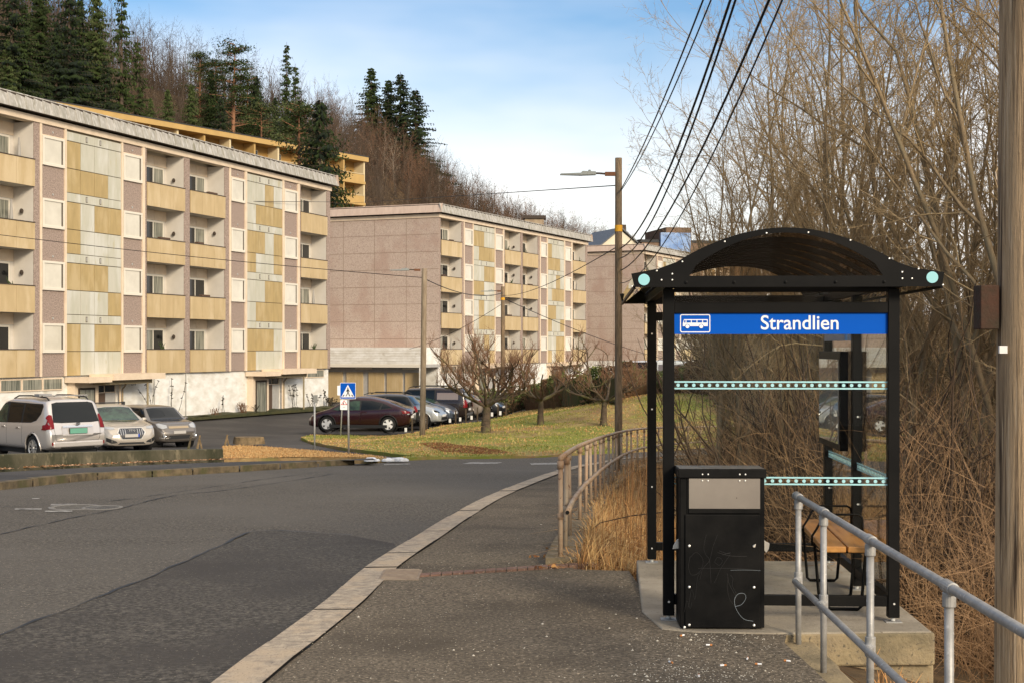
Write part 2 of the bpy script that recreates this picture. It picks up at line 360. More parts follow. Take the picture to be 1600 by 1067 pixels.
# kerb on the pavement side: separate stones laid end to end
kin = offset_line(RK, .27)
mb = MB(); i = 0; rng = random.Random(3)
while i < len(RK) - 4:
    j = min(i + 3, len(RK) - 1); e = .012; dz = rng.uniform(-.004, .006)
    def lerp(a, b, t): return (a[0] + (b[0] - a[0]) * t, a[1] + (b[1] - a[1]) * t)
    Ls = [lerp(RK[i], RK[i + 1], .03)] + RK[i + 1:j] + [lerp(RK[j - 1], RK[j], .97)]; Is = [lerp(kin[i], kin[i + 1], .03)] + kin[i + 1:j] + [lerp(kin[j - 1], kin[j], .97)]
    strip(mb, Ls, Is, .008 + dz, .014 + dz, KERBM)
    Lo = offset_line(Ls, -.012); strip(mb, Lo, Ls, -.02 + dz, .008 + dz, KERBM); strip(mb, Lo, Lo, -.14, -.02 + dz, KERBM)
    i = j
o = mb.build('kerb', KERBM); tag(o, kind='structure')
mb = MB(); strip(mb, [p for p in RK], kin, -.004, -.004, SEAM); o = mb.build('kerb_bed', SEAM); tag(o, kind='structure')
# right-hand pavement
EDs = [p for p in EDGE]
rail_line = smooth_line([(.50, 11.68), (.72, 14), (1.05, 18), (1.5, 23), (2.1, 28), (2.75, 33), (3.6, 37.5), (4.7, 41), (6.4, 43.6), (9, 45.6), (13, 47.6), (20, 50), (34, 54.5)], .6)
walk = kin + list(reversed(rail_line)) + [(.95, 11.55), (.97, 8.98), (1.05, 8.80), (1.7, 8.78), (1.62, 8.45), (1.66, 7.2), (1.60, 5.5), (1.55, 3), (1.55, -6)]
sheet('pavement', walk, 0.0, WALKM, .6, kind='structure', wob=.012)
# brick and tactile strip across the pavement
BR = mat('red_paver', (.20, .115, .085), .85, col2=(.13, .08, .062), scale=9, bump=.3, fine=((.3, .22, .16), 50, (.6, .7)))
mb = MB(); A_ = hit(655, 900); B_ = hit(935, 881); n = 17
for k in range(n):
    t0, t1 = k / n + .003, (k + 1) / n - .003; p = [A_[0] + (B_[0] - A_[0]) * t for t in (t0, t1)]; q = [A_[1] + (B_[1] - A_[1]) * t for t in (t0, t1)]
    z = H(p[0], q[0]); mb.add([(p[0], q[0] - .06, z - .02), (p[1], q[1] - .06, z - .02), (p[1], q[1] + .06, z - .02), (p[0], q[0] + .06, z - .02), (p[0], q[0] - .06, z + .016), (p[1], q[1] - .06, z + .016), (p[1], q[1] + .06, z + .016), (p[0], q[0] + .06, z + .016)],
        [(4, 5, 6, 7), (0, 1, 5, 4), (1, 2, 6, 5), (2, 3, 7, 6), (3, 0, 4, 7)], BR)
o = mb.build('paver_strip', BR); tag(o, kind='structure')
mb = MB(); TL = mat('tactile_paver', (.30, .24, .18), .85, col2=(.22, .17, .13), scale=12, bump=.2)
c0 = hit(627, 900); z = H(*c0); mb.box(c0[0] - .16, c0[0] + .15, c0[1] - .24, c0[1] + .24, z - .03, z + .018, TL)
for k in range(7):
    yy = c0[1] - .2 + k * .066; mb.box(c0[0] - .14, c0[0] + .13, yy, yy + .03, z + .018, z + .026, TL)
o = mb.build('tactile_paving', TL); tag(o, kind='structure')

# left pavement with mossy kerb
wb = px_line([(0, 733), (120, 727), (235, 722), (350, 718)], .10)
LP_in = smooth_line([(-14.2, 8), (-13.4, 20)] + wb + px_line([(470, 715.5), (588, 715)], .10), .5)
LKi = offset_line(LK, -.16)
mb = MB(); i = 0
while i < len(LK) - 3:
    j = min(i + 3, len(LK) - 1); dz = rng.uniform(-.012, .012)
    Ls = [lerp(LK[i], LK[i + 1], .04)] + LK[i + 1:j] + [lerp(LK[j - 1], LK[j], .96)]; Is = [lerp(LKi[i], LKi[i + 1], .04)] + LKi[i + 1:j] + [lerp(LKi[j - 1], LKi[j], .96)]
    strip(mb, Is, Ls, .055 + dz, .045 + dz, MOSSK); strip(mb, Ls, Ls, .045 + dz, -.14, MOSSK); i = j
o = mb.build('kerb_mossy', MOSSK); tag(o, kind='structure')
sheet('pavement_left', LKi + list(reversed(LP_in)), .045, LOTM, .8, kind='structure')

# asphalt of the side street and the car parks
lot = [(-75, 20), (-14.2, 20), (-11.6, 31.6), (-7.3, 35), (-3.7, 35.5), (-1.2, 39), (-.8, 42.6), (-3.4, 46.9), (-5.4, 51.5), (-8.0, 60.0), (-4.6, 61.5), (-.9, 77), (2, 86), (11, 96), (20, 104), (6.8, 133.5), (-5.6, 107.4), (-14, 111), (-11.7, 91), (-22.8, 58), (-26, 50), (-75, 45)]
sheet('side_street', lot, -.13, LOTM, 1.2, kind='structure')
# mound with grass
upper = px_line([(488, 677.5), (560, 679), (646, 676), (690, 664.5), (730, 660), (775, 654)]) + [(0.2, 76), (2.5, 77), (6.5, 74), (9, 69), (14, 66), (24, 64)]
low = px_line([(470, 682), (500, 691.5), (530, 697), (600, 705.5), (650, 710)]) + FARS[2:]
mound = low + [(24, 56.5)] + list(reversed(upper))
def moundz(X, Y): return Hn(X, Y) + np.array([noise.noise(Vector((a * .8, b * .8, 3))) * .07 for a, b in zip(np.ravel(X), np.ravel(Y))])
sheet('mound', mound, -.02, GRASSG, .8, skirt=.25, kind='structure', zf=moundz)
# straw island between side street and road
isl = px_line([(350, 717.6), (470, 716), (584, 716.5), (604, 716.5), (575, 713), (545, 710), (480, 704.5), (420, 699.5), (380, 697), (348, 698.5)])
island = sheet('verge', isl, .03, STRAWM, .5, skirt=.25, kind='structure', wob=.05)
# strip of turf in front of the block's white wall
def wl(s, o): return (-11.45 + .324 * s + .946 * o, 89.3 + .946 * s - .324 * o)
sheet('turf_strip', [wl(-23, .1), wl(-12, .1), wl(0, .1), wl(4.5, .2), wl(4.5, 1.4), wl(0, 1.5), wl(-10, 1.1), wl(-23, .8)], .10, mat('weedy_turf', (.07, .065, .025), .95, col2=(.035, .04, .016), scale=3, bump=1, bscale=9), .6, skirt=.15, kind='structure', wob=.1)

# seams, patches and markings on the road (each a thin sheet just above the road)
def ribbon(name, pts, wd, m, off):
    pts = smooth_line(pts, .25); r = random.Random(5); Ls = offset_line(pts, -wd / 2); Rs = offset_line(pts, wd / 2)
    mb = MB(); Ls = [(x + r.uniform(-.02, .03), y + r.uniform(-.03, .03)) for x, y in Ls]; Rs = [(a[0] + (b_[0] - a[0]) * r.uniform(.3, 1), a[1] + (b_[1] - a[1]) * r.uniform(.3, 1)) for a, b_ in zip(Ls, Rs)]; strip(mb, Ls, Rs, off, off, m); o = mb.build(name, m); tag(o, kind='structure'); return o
def rpx(pts): return px_line(pts, -.1)
pp = rpx([(-60, 1020), (60, 973), (150, 938), (240, 902), (330, 862), (402, 831), (470, 833), (545, 838), (616, 851)])
kk = offset_line(RK, -.015); kk = [p for p in kk if 4.5 < p[1] < hit(616, 851)[1]]
near = [(-6.5, 4.5)]
V_poly = [(kk[0][0], kk[0][1])] + kk[1:] + list(reversed(pp)) + [(-7.2, 7.5), (-7.0, 4.6)]
o = sheet('road_patch', V_poly, -.083, PATCHM, .5)
ribbon('tar_joint', pp[:7], .045, SEAM, -.077); ribbon('tar_joint', rpx([(402, 831), (470, 833), (545, 838)]), .05, SEAM, -.077)
ribbon('tar_joint', rpx([(0, 836), (60, 822), (110, 811), (150, 803), (190, 795), (235, 783), (285, 773), (340, 768), (420, 757), (520, 741)]), .04, SEAM, -.082)
ribbon('tar_joint', rpx([(0, 793), (150, 786), (300, 766), (420, 748), (520, 735)]), .03, SEAM, -.082)
for q, pts in enumerate([[(735, 722.5), (785, 722.5), (775, 725), (722, 725)], [(828, 724), (880, 723), (884, 725.5), (830, 726.5)], [(600, 725.5), (640, 724.5), (642, 725.6), (600, 726.8)], [(56, 755), (96, 753), (98, 754.6), (57, 756.6)]]):
    sheet('road_marking', rpx(pts), -.083, PAINT, .6)
MARK = [[(23, 795.5), (65, 795.5), (65, 797.2), (23, 797.2)], [(80, 788.5), (120, 788), (122, 790.5), (78, 791)], [(71, 799), (113, 798.6), (113, 800.8), (70, 801.2)], [(50, 779.5), (62, 779.3), (62, 780.6), (50, 780.9)]]
for pts in MARK: sheet('road_marking', rpx(pts), -.083, PAINT, .4)
# manhole and gully grate
IRON = mat('cast_iron', (.16, .15, .13), .55, metal=.3, col2=(.09, .08, .07), scale=30)
mc = hit(127, 795, -.1); zc = H(*mc) - .084
mb = MB(); Mh = T(mc[0] - .12, mc[1] + .1, zc)
mb.lathe([(.36, 0), (.36, .006), (.30, .008), (.295, .002), (0, .002)], Mh, 28, mat('worn_iron', (.20, .185, .16), .6))
for k in range(-4, 5):
    hw = math.sqrt(max(0, .27 ** 2 - (k * .06) ** 2)); mb.box(mc[0] - .12 - hw, mc[0] - .12 + hw, mc[1] + .1 + k * .06 - .012, mc[1] + .1 + k * .06 + .012, zc + .002, zc + .008, IRON)
o = mb.build('manhole_cover', IRON); tag(o, 'round iron manhole cover with pale rim set in the road', 'manhole cover')
mb = MB(); gxm = mc[0] + .28; mb.lathe([(.28, 0), (.28, .006), (.235, .008), (.23, .001), (0, .001)], T(gxm, mc[1] + .04, zc + .001), 28, mat('worn_iron', (.3, .28, .25), .6))
for k in range(-6, 7):
    hw = math.sqrt(max(0, .21 ** 2 - (k * .033) ** 2)); mb.box(gxm + k * .033 - .009, gxm + k * .033 + .009, mc[1] + .04 - hw, mc[1] + .04 + hw, zc + .002, zc + .009, IRON)
o = mb.build('gully_grate', IRON); tag(o, 'round slotted drain grate beside the manhole cover in the road', 'drain grate')
# snow remnant
SNOW = mat('old_snow', (.75, .77, .8), .7, col2=(.5, .5, .5), scale=6, bump=.5)
mb = MB(); rg = random.Random(9); c0 = hit(603, 716.5, 0)
for k in range(16):
    a = c0[0] + rg.uniform(-.55, .6); b_ = c0[1] + rg.uniform(-.25, .25); r_ = rg.uniform(.07, .2); mb.lathe([(r_, 0), (r_ * .95, r_ * .25), (r_ * .6, r_ * .5), (0.01, r_ * .55)], T(a, b_, H(a, b_) - .05), 9, SNOW)
o = mb.build('snow', SNOW, smooth=True); tag(o, 'small heap of old white snow at the tip of the verge', 'snow', kind='stuff')

# concrete low wall in front of the parked cars
WALLM = mat('mossy_wall_concrete', (.12, .105, .07), .95, col2=(.045, .045, .025), scale=1.8, col3=(.20, .17, .11), scale3=4.5, con3=(.55, .7), bump=.7, bscale=22, stretch=(1, 1, .5))
wl_ = smooth_line([(-14.5, 14), (-13.6, 22)] + px_line([(0, 733), (120, 727), (235, 722), (350, 718)], .05), .45)
wr_ = offset_line(wl_, -.28); mb = MB(); n = len(wl_)
hh = [.40 + .03 * math.sin(i * .4) - .0 for i in range(n)]
hh = [max(.33, .46 - .13 * i / n) for i in range(n)]
vs = []
for (a, b), h_ in zip(zip(wl_, wr_), hh):
    z = H(*a); vs += [(a[0], a[1], z - .2), (a[0] * .88 + b[0] * .12, a[1] * .88 + b[1] * .12, z + h_), (b[0], b[1], z + h_), (b[0], b[1], z - .6)]
fs = []
for i in range(n - 1):
    for k in range(3): fs.append((i * 4 + k, (i + 1) * 4 + k, (i + 1) * 4 + k + 1, i * 4 + k + 1))
fs += [(0, 1, 2, 3), tuple((n - 1) * 4 + k for k in (3, 2, 1, 0))]
mb.add(vs, fs, WALLM); o = mb.build('low_wall', WALLM, bevel=.02, fixn=True); tag(o, 'low mossy concrete wall between the pavement and the silver car', 'wall')
# ================================================================ BUILDINGS
PEB = mat('pebble_dash', (.27, .205, .17), .95, col2=(.40, .315, .265), scale=16, detail=3, contrast=(.4, .62), bump=.3, bscale=30, fine=((.17, .125, .11), 22, (.55, .66)))
PEBW = mat('pebble_dash_gable', (.44, .35, .285), .95, col2=(.51, .41, .34), scale=11, detail=3, contrast=(.4, .62), bump=.2, bscale=30, col3=(.42, .31, .25), scale3=.35, fine=((.30, .22, .195), 18, (.55, .66)))
YEL = mat('yellow_panel', (.52, .395, .22), .6, col2=(.46, .345, .185), scale=1.3, col3=(.56, .44, .265), scale3=.5, stretch=(2, 2, .6))
YELD = mat('ochre_panel', (.44, .325, .15), .6, col2=(.37, .275, .125), scale=1.6, col3=(.48, .37, .20), scale3=.6, stretch=(2, 2, .6))
CRM = mat('cream_panel', (.52, .50, .42), .55, col2=(.46, .45, .36), scale=1.2, col3=(.57, .56, .50), scale3=.5, stretch=(2, 2, .5), fine=((.46, .42, .28), 2.2, (.62, .75)))
TRIM = mat('cream_trim', (.74, .61, .46), .6, col2=(.66, .53, .39), scale=2)
WHT = mat('balcony_white', (.62, .58, .52), .7, col2=(.56, .52, .46), scale=1.2)
FRM = mat('window_frame', (.70, .65, .55), .5)
WBR = mat('white_brick', (.83, .82, .78), .8, col2=(.66, .63, .56), scale=1.4, bump=.15, bscale=14, stretch=(1, 1, 2), fine=((.5, .46, .38), 1.1, (.66, .8)))
DARK = mat('dark_interior', (.012, .013, .013), .12, spec=.5)
BLIND = mat('bright_window', (.56, .52, .43), .06, spec=.6, col2=(.66, .62, .52), scale=.9)
CURT = mat('curtain_glass', (.34, .33, .27), .1, spec=.6, col2=(.09, .10, .08), scale=3, stretch=(4, 4, .2))
JOINT = mat('joint', (.12, .095, .06), .9)
GJ = mat('gable_joint', (.26, .19, .14), .9)
METAL = mat('fascia_metal', (.46, .43, .38), .55, metal=.15, col2=(.30, .28, .23), scale=1.1, stretch=(3, 3, .35), col3=(.20, .19, .11), scale3=.9, con3=(.55, .75), fine=((.56, .54, .50), 3, (.5, .7)))
METALW = mat('fascia_metal_gable', (.60, .47, .38), .55, metal=.1, col2=(.52, .40, .32), scale=1.3, stretch=(3, 3, .35))
ROOFD = mat('roof_felt', (.05, .05, .05), .9)
BROWN = mat('dark_brown', (.055, .04, .03), .7)
GREYP = mat('grey_panel', (.42, .41, .39), .7, col2=(.36, .35, .33), scale=4)
ST = 2.75
PAT1 = {0: ['YCCC', 'YYYC', 'YCYY', 'YCCC', 'YYYC', 'CCCY', 'YCYY', 'YCCC'], 1: ['CCYC', 'CYYY', 'YYCY', 'YCCY', 'CCYY', 'CYYY', 'YYYC', 'YCCC']}
PAT2 = {0: ['YYCC', 'CYYY', 'CCYY', 'YYCC', 'CYCC', 'CYYY', 'CCYC', 'YCCY'], 1: ['YCCC', 'YYYC', 'CCYC', 'CYYY', 'YYCC', 'YCCY', 'CCYY', 'YCYY']}
MODS = [('P', 0, .3), ('B', .3, 4.03), ('P', 4.03, 4.42), ('T', 4.42, 4.56), ('W', 4.56, 6.18), ('T', 6.18, 6.3), ('S', 6.3, 10.54), ('T', 10.54, 10.67), ('W', 10.67, 12.3), ('T', 12.3, 12.5), ('P', 12.5, 12.67),
        ('B', 12.67, 16.1), ('P', 16.1, 16.62), ('B', 16.62, 20.13), ('P', 20.13, 20.6), ('T', 20.6, 20.78), ('W', 20.78, 22.34), ('T', 22.34, 22.54), ('S', 22.54, 26.71), ('T', 26.71, 26.91), ('W', 26.91, 28.6), ('T', 28.6, 28.85),
        ('P', 28.85, 29.0), ('B', 29.0, 32.5), ('P', 32.5, 33.0)]
def block(name, label, ox, oy, rz, k, pat, depth=11, zg=-2.6, seed=1, full=True, curtains=True):
    rr = random.Random(seed); root = empty(name, (ox, oy, 0), rz, label, 'apartment block', 'apartment blocks with yellow and cream panels')
    z0 = 1.75; top = z0 + 3 * ST; W = 33 * k; zb = z0 - .44 * ST; zs = top + .59 * ST; BD = 1.05
    wall = MB(); trim = MB(); clad = MB(); bases = MB()
    # solid core behind the balconies and around
    wall.box(.02, W - .02, BD, depth, zb, zs + .25, WHT)
    wall.box(0, .3 * k, 0, BD, zb, zs, PEB)
    for sgn, xa in ((0, 0), (1, W)):      # pebble dash gables, proud of the core
        x0, x1 = (xa - .03, xa + .02) if not sgn else (xa - .02, xa + .03)
        wall.box(x0, x1, 0, depth, zb, zs + .2, PEBW)
        e = -.004 if not sgn else .004
        xx = xa - .034 if not sgn else xa + .034
        for i in range(9):
            z = zb + (i + .5) * (zs + .2 - zb) / 8.6
            wall.box(min(xx, xx + e), max(xx, xx + e), .0, depth, z - .015, z + .015, GJ)
        for q in range(1, 4): wall.box(min(xx, xx + e), max(xx, xx + e), depth * q / 4 - .015, depth * q / 4 + .015, zb, zs + .2, GJ)
    stair = 0
    for typ, a, b in MODS:
        a *= k; b *= k
        if typ == 'P' and a > 0:
            wall.box(a, b, -.04, BD + .02, zb, zs, PEB)
        elif typ == 'T': trim.box(a, b, -.07, .05, zb, zs, TRIM)
        elif typ == 'W':
            wall.box(a, b, 0, BD + .02, zb, zs, PEB)
            for i in range(4):
                zi = z0 + i * ST; wz0, wz1 = zi - .17, zi + 1.12
                f = MB(); x0, x1 = a + .03, b - .05
                f.box(x0, x1, -.09, -.0, wz0, wz0 + .13, FRM); f.box(x0, x1, -.09, 0, wz1 - .10, wz1, FRM); f.box(x0, x0 + .10, -.09, 0, wz0 + .13, wz1 - .10, FRM); f.box(x1 - .10, x1, -.09, 0, wz0 + .13, wz1 - .10, FRM)
                f.box(x1 - .19, x1 - .10, -.05, -.03, wz0 + .13, wz1 - .10, BROWN)
                wf = f.build('window', FRM, root)
                gl = MB(); gl.box(x0 + .10, x1 - .19, -.045, -.02, wz0 + .13, wz1 - .10, BLIND); gl.build('pane', BLIND, wf)
                wall.lathe([(.05, 0), (.05, .03), (0, .03)], T((a + b) / 2, -.0, zi + 1.12 + .22) @ RX90, 8, GREYP)
            trim.box(a, b, -.05, .03, top + 1.13, top + 1.17, TRIM)
        elif typ == 'S':
            clad = MB(); clad.box(a, b, .0, BD + .02, zb, zs, JOINT); pw = (b - a) / 4
            for i in range(4):
                zi = z0 + i * ST; r0 = 2 * (3 - i)
                rows = [(zi - .04 * ST, zi + .41 * ST, pat[stair][r0]), (zi - .44 * ST, zi - .04 * ST, pat[stair][r0 + 1])]
                for za, zc, ps in rows:
                    for q in range(4): clad.box(a + q * pw + .014, a + (q + 1) * pw - .014, -.035, .0, za + .016, zc - .016, {'Y': YELD, 'C': CRM}[ps[q]])
                for q in range(4):
                    clad.box(a + q * pw + .01, a + (q + 1) * pw - .01, -.045, .0, zi + .41 * ST + .016, zi + .56 * ST - .012, CRM)
                for q in (1, 2): 
                    xv = a + (q + .35) * pw; clad.box(xv, xv + .12, -.06, -.04, zi + .44 * ST, zi + .53 * ST, JOINT); clad.box(xv + .02, xv + .10, -.065, -.058, zi + .45 * ST, zi + .52 * ST, GREYP)
            stair += 1; clad.build('stairwell_cladding', CRM, root)
        elif typ == 'B':
            # ceiling slab/floor slabs and balcony fronts
            for i in range(4):
                zi = z0 + i * ST
                slab_z = zi - 1.18
                fb = MB(); fb.box(a - .0, b + .0, -.02, BD + .01, slab_z, slab_z + .14, WHT)
                n = 3; pw = (b - a) / n
                for q in range(n): fb.box(a + q * pw + .008, a + (q + 1) * pw - .008, -.10, -.05, slab_z - .02, zi - .04, YEL)
                fb.box(a + .004, b - .004, -.05, -.022, slab_z, zi - .04, JOINT)
                fb.box(a, b, -.12, .0, zi - .04, zi + .0, BROWN)
                ba = fb.build('balcony', YEL, root)
                # window + balcony door in the back wall
                d = MB(); g1 = a + .12 * k; g2 = b - .35 * k; h1 = zi + .92; fz = slab_z + .16
                wdw = MB(); cur = rr.random()
                xa, xb = a + 1.2, b - .30
                if a < 15 or True:
                    wdw.box(xa, xb, BD - .05, BD, fz, h1 + .10, FRM)
                    mid = xa + (xb - xa) * rr.choice((.48, .5, .55)); 
                    g_m = DARK
                    wdw.box(xa + .07, mid - .05, BD - .06, BD - .05, fz + .1, h1 + .02, CURT if rr.random() < .3 else DARK)
                    wdw.box(mid + .05, xb - .09, BD - .06, BD - .05, fz + .1, h1 + .02, CURT if rr.random() < .35 else DARK)
                wdw.build('balcony_window', FRM, ba)
                wall.box(xa, xb + .1, BD - .035, BD, h1 + .13, zi + ST - 1.18 - .02 if i < 3 else zs - .02, TRIM) if False else None
                x3 = xb + .12
                
                ca = MB(); hz_ = zi + ST - 1.18 if i < 3 else zs
                for q in range(3): wall.box(a + .02 + q * (b - a) / 3, a + (q + 1) * (b - a) / 3 - .01, BD - .03, BD + .01, h1 + .14, hz_ - .02, TRIM)
                # personal things hung on the partition
                if rr.random() < .45:
                    xw = b - .02; q = MB(); zc = zi + rr.uniform(.35, .8); q.lathe([(.0, 0), (.07, .02), (.09, .12), (.05, .2), (0, .22)], T(xw - .09, BD * .5, zc - .1), 8, BROWN); q.box(xw - .09, xw, BD * .5 - .02, BD * .5 + .02, zc + .05, zc + .08, BROWN)
                    q.build('wall_lamp', BROWN, ba, smooth=False)
                if rr.random() < .35:
                    q = MB(); xp = rr.uniform(b - 1.5, b - .4); yp = rr.uniform(.25, .6)
                    for t_ in range(rr.randint(5, 12)): q.tube([(xp, yp, zi - .5), (xp + rr.uniform(-.2, .2), yp, zi + rr.uniform(-.1, .1)), (xp + rr.uniform(-.35, .35), yp + rr.uniform(-.1, .1), zi + rr.uniform(.1, .5))], [.02, .025, .008], 4, mat('balcony_plant', (.05, .07, .025), .9))
                    q.build('balcony_plant', None, ba)
                elif rr.random() < .3:
                    q = MB(); xp = rr.uniform(a + 1.6, b - .4); q.tube([(xp, .4, zi - 1), (xp, .4, zi + .15), (xp, .4, zi + .9)], [.02, .09, .03], 7, mat('parasol_grey', (.35, .33, .3) if rr.random() < .6 else (.26, .25, .21), .8)); q.build('folded_parasol', None, ba)
                elif rr.random() < .4:
                    q = MB(); xp = rr.uniform(a + .3, b - 1.2); q.box(xp, xp + rr.uniform(.5, .9), .0, .18, zi - .15, zi + .10, mat('flower_box', (.10, .06, .04), .8)); q.build('flower_box', None, ba)
            wall.box(b - .006, b, 0, BD, zb, zs, WHT); wall.box(a, a + .006, 0, BD, zb, zs, WHT)
    # cream header, soffit, roof
    trim.box(-.10, W + .10, -.10, .4, zs + .002, zs + .10 * ST, TRIM)
    trim.box(-.10, 0, .4, depth + .1, zs + .002, zs + .10 * ST, TRIM); trim.box(W, W + .10, .4, depth + .1, zs + .002, zs + .10 * ST, TRIM)
    wall.box(0, W, .3, depth, zs + .21, zs + .26, WHT)
    wall.build('wall', WHT, root); trim.build('trim', TRIM, root)
    # sloping sheet-metal fascia made of overlapping sheets
    rf = MB(); zf0 = top + .715 * ST; zf1 = top + .955 * ST
    rf.box(-.30, W + .30, -.30, depth + .3, zf0 + .01, zf1 - .03, BROWN); rf.box(-.24, W + .24, -.24, depth + .24, zf1 - .03, zf1 + .01, ROOFD)
    ro = rf.build('roof', ROOFD, root)
    fm = MB(); n = int(W / .56); sw = (W + .9) / n
    for q in range(n):
        x0 = -.45 + q * sw; x1 = x0 + sw * 1.0; j = rr.uniform(-.01, .01)
        fm.add([(x0, -.46, zf0), (x1, -.44, zf0 + .004), (x1 + .03, -.26, zf1 + .02), (x0 + .03, -.28, zf1 + .02), (x0, -.42, zf0), (x1, -.41, zf0), (x1 + .03, -.22, zf1 + .02), (x0 + .03, -.22, zf1 + .02)],
               [(0, 1, 2, 3), (4, 7, 6, 5), (0, 4, 5, 1), (3, 2, 6, 7), (0, 3, 7, 4), (1, 5, 6, 2)], METAL)
    n = int(depth / .62); sw = (depth + .9) / n
    for sgn in (0, 1):
        for q in range(n):
            y0 = -.45 + q * sw; y1 = y0 + sw * .985; s_ = -1 if not sgn else 1; xo = 0 if not sgn else W
            vs = [(xo + s_ * .46, y0, zf0), (xo + s_ * .46, y1, zf0), (xo + s_ * .27, y1, zf1 + .02), (xo + s_ * .27, y0, zf1 + .02), (xo + s_ * .42, y0, zf0), (xo + s_ * .42, y1, zf0), (xo + s_ * .23, y1, zf1 + .02), (xo + s_ * .23, y0, zf1 + .02)]
            fm.add(vs, [(0, 1, 2, 3), (4, 7, 6, 5), (0, 4, 5, 1), (3, 2, 6, 7), (0, 3, 7, 4), (1, 5, 6, 2)], METALW)
    fm.build('fascia', METAL, ro, fixn=True)
    # white brick basement
    bm_ = MB(); bm_.box(0, W, .10, depth, zg, zb + .0, WBR)
    for z in np.arange(zb - .2, zg, -.2): bm_.box(0, W, .096, .10, z, z + .008, JOINT) if False else None
    for px_ in ((13.5, 16.4) if full else ()): bm_.tube([(px_ * k, .06, zb), (px_ * k, .06, zg + .9)], .035, 6, GREYP)
    bm_.build('basement_wall', WBR, root)
    def bwin(xa, xb, za, zc):
        f = MB(); f.box(xa, xb, .05, .10, za, zc, TRIM); wf = f.build('basement_window', TRIM, root); p = MB(); p.box(xa + .06, xb - .06, .04, .055, za + .06, zc - .06, CURT); p.build('pane', CURT, wf)
    for q in range(4): bwin(.5 * k + q * 1.42 * k, .5 * k + (q + 1) * 1.42 * k - .04, zb - .62, zb - .06)
    for q in range(2): bwin((27.6 + q * 2.4) * k, (27.6 + q * 2.4 + 2.3) * k, zb - .55, zb - .04)
    # entrances with canopies
    for q, s0 in enumerate((6.3, 22.54)):
        s0 *= k; e = empty('entrance', (s0, 0, 0)); e.parent = root
        c = MB(); c.box(0, 1.75 * k, -1.25, .05, zb - .30, zb - .06, TRIM); c.box(1.75 * k, 6.0 * k, -1.35, .0, zb - .22, zb + .06, TRIM); c.box(1.6 * k, 5.4 * k, -1.0, .0, zb - .42, zb - .225, mat('canopy_beam', (.28, .23, .14), .8)); c.build('canopy', TRIM, e)
        d = MB(); d.box(.25, 2.05, -.30, .095, zg, zb - .31, TRIM); dd = d.build('porch', TRIM, e)
        g_ = MB(); g_.box(.5, 1.75, -.34, -.302, zg + .3, zb - .55, BROWN); g_.box(.60, 1.65, -.35, -.341, zg + .4, zb - .65, CURT); g_.build('glazed_door', BROWN, dd)
        g2 = MB(); g2.box(2.15, 3.9, .05, .099, zg, zb - .45, TRIM); g2.box(2.35, 3.0, .0, .049, zg, zb - .85, mat('brown_door', (.10, .065, .045), .6)); g2.box(3.02, 3.85, .02, .049, zg, zb - .85, GREYP); g2.box(2.3, 2.95, .03, .049, zb - .80, zb - .5, DARK); g2.box(3.05, 3.8, .03, .049, zb - .80, zb - .5, DARK); g2.build('entrance_door', TRIM, e)
        p = MB(); p.tube([(5.0 * k, -1.0, zg), (5.0 * k, -1.0, zb - .4)], .05, 8, mat('canopy_beam', (.28, .23, .14), .8)); p.build('post', TRIM, e); p = MB(); p.tube([(4.05 * k, -.1, zg), (4.05 * k, -.1, zb - .4)], .05, 8, TRIM); p.build('post', TRIM, e)
        p = MB(); p.tube([(4.3 * k, -.06, zg), (4.3 * k, -.06, zb - .7), (4.36 * k, -.2, zb - .5), (4.36 * k, -.2, zb - .42)], .045, 7, mat('drain_brown', (.33, .25, .15), .6)); p.build('drainpipe', TRIM, e)
        if full and q == 0: text_mesh('25 B', .22, mat('sign_black', (.02, .02, .02), .5), T(5.45 * k, .092, zb - .48) @ RX90, e, 'house_number')
    return root
D1 = Vector((.324, .946)); D2 = Vector((.401, .916))
block('apartment_block', 'nearest apartment block with white brick basement on the left, beside the parked silver car', -11.45 - .324 * 33, 89.3 - .946 * 33, math.atan2(.946, .324), 1.0, PAT1, 11, -2.6, 5)
K2 = .957
block('apartment_block', 'second apartment block with pink pebble dash gable and yellow garages below it', -5.5, 107.0, math.atan2(.916, .401), K2, PAT2, 11, -3, 8, full=False)
block('apartment_block', 'third apartment block partly hidden behind the tall wooden pole with lamp', 13.65, 148, math.atan2(.90, .43), K2, PAT1, 13, -3, 12, full=False)

# garages in front of block 2's gable
rz2 = math.atan2(.916, .401)
ga = empty('garage_row', (-5.5, 107, 0), rz2, 'low garage row with five yellow doors under the pink gable', 'garage')
# local: x along facade, y back along the gable ; gable plane is x = 0
mb = MB(); gx0 = -3.2
mb.box(gx0, -.04, -.15, 11, .62, 1.86, WBR); mb.box(gx0 - .05, gx0, -.35, 11.0, .40, .62, FRM); mb.box(gx0, -.04, -.15, 11, .40, .615, GREYP)
for i in range(6): mb.box(gx0 - .02, gx0, -.15, 11, .68 + i * .19, .69 + i * .19, mat('groove', (.48, .44, .38), .8))
mb.box(gx0 - .02, gx0 + .3, -.35, -.0, -2.6, .398, WBR); mb.box(gx0 + .9, gx0 + 1.0, 0, 11, -2.6, .39, GREYP); mb.build('wall', WBR, ga)
yy = [0.1, 1.95, 3.45, 5.1, 7.0, 8.7]
for i, (a, b) in enumerate([(.35, 1.6), (1.85, 3.15), (3.4, 4.7), (5.2, 6.6), (6.95, 8.3), (8.7, 10.0)]):
    m_ = MB(); m_.box(gx0 + .80, gx0 + .898, a, b, -2.6, .02, YEL if i != 5 else YELD)
    for q in range(1, 6): m_.box(gx0 + .792, gx0 + .80, a + (b - a) * q / 6, a + (b - a) * q / 6 + .015, -2.5, 0, YELD)
    m_.build('garage_door', YEL, ga)
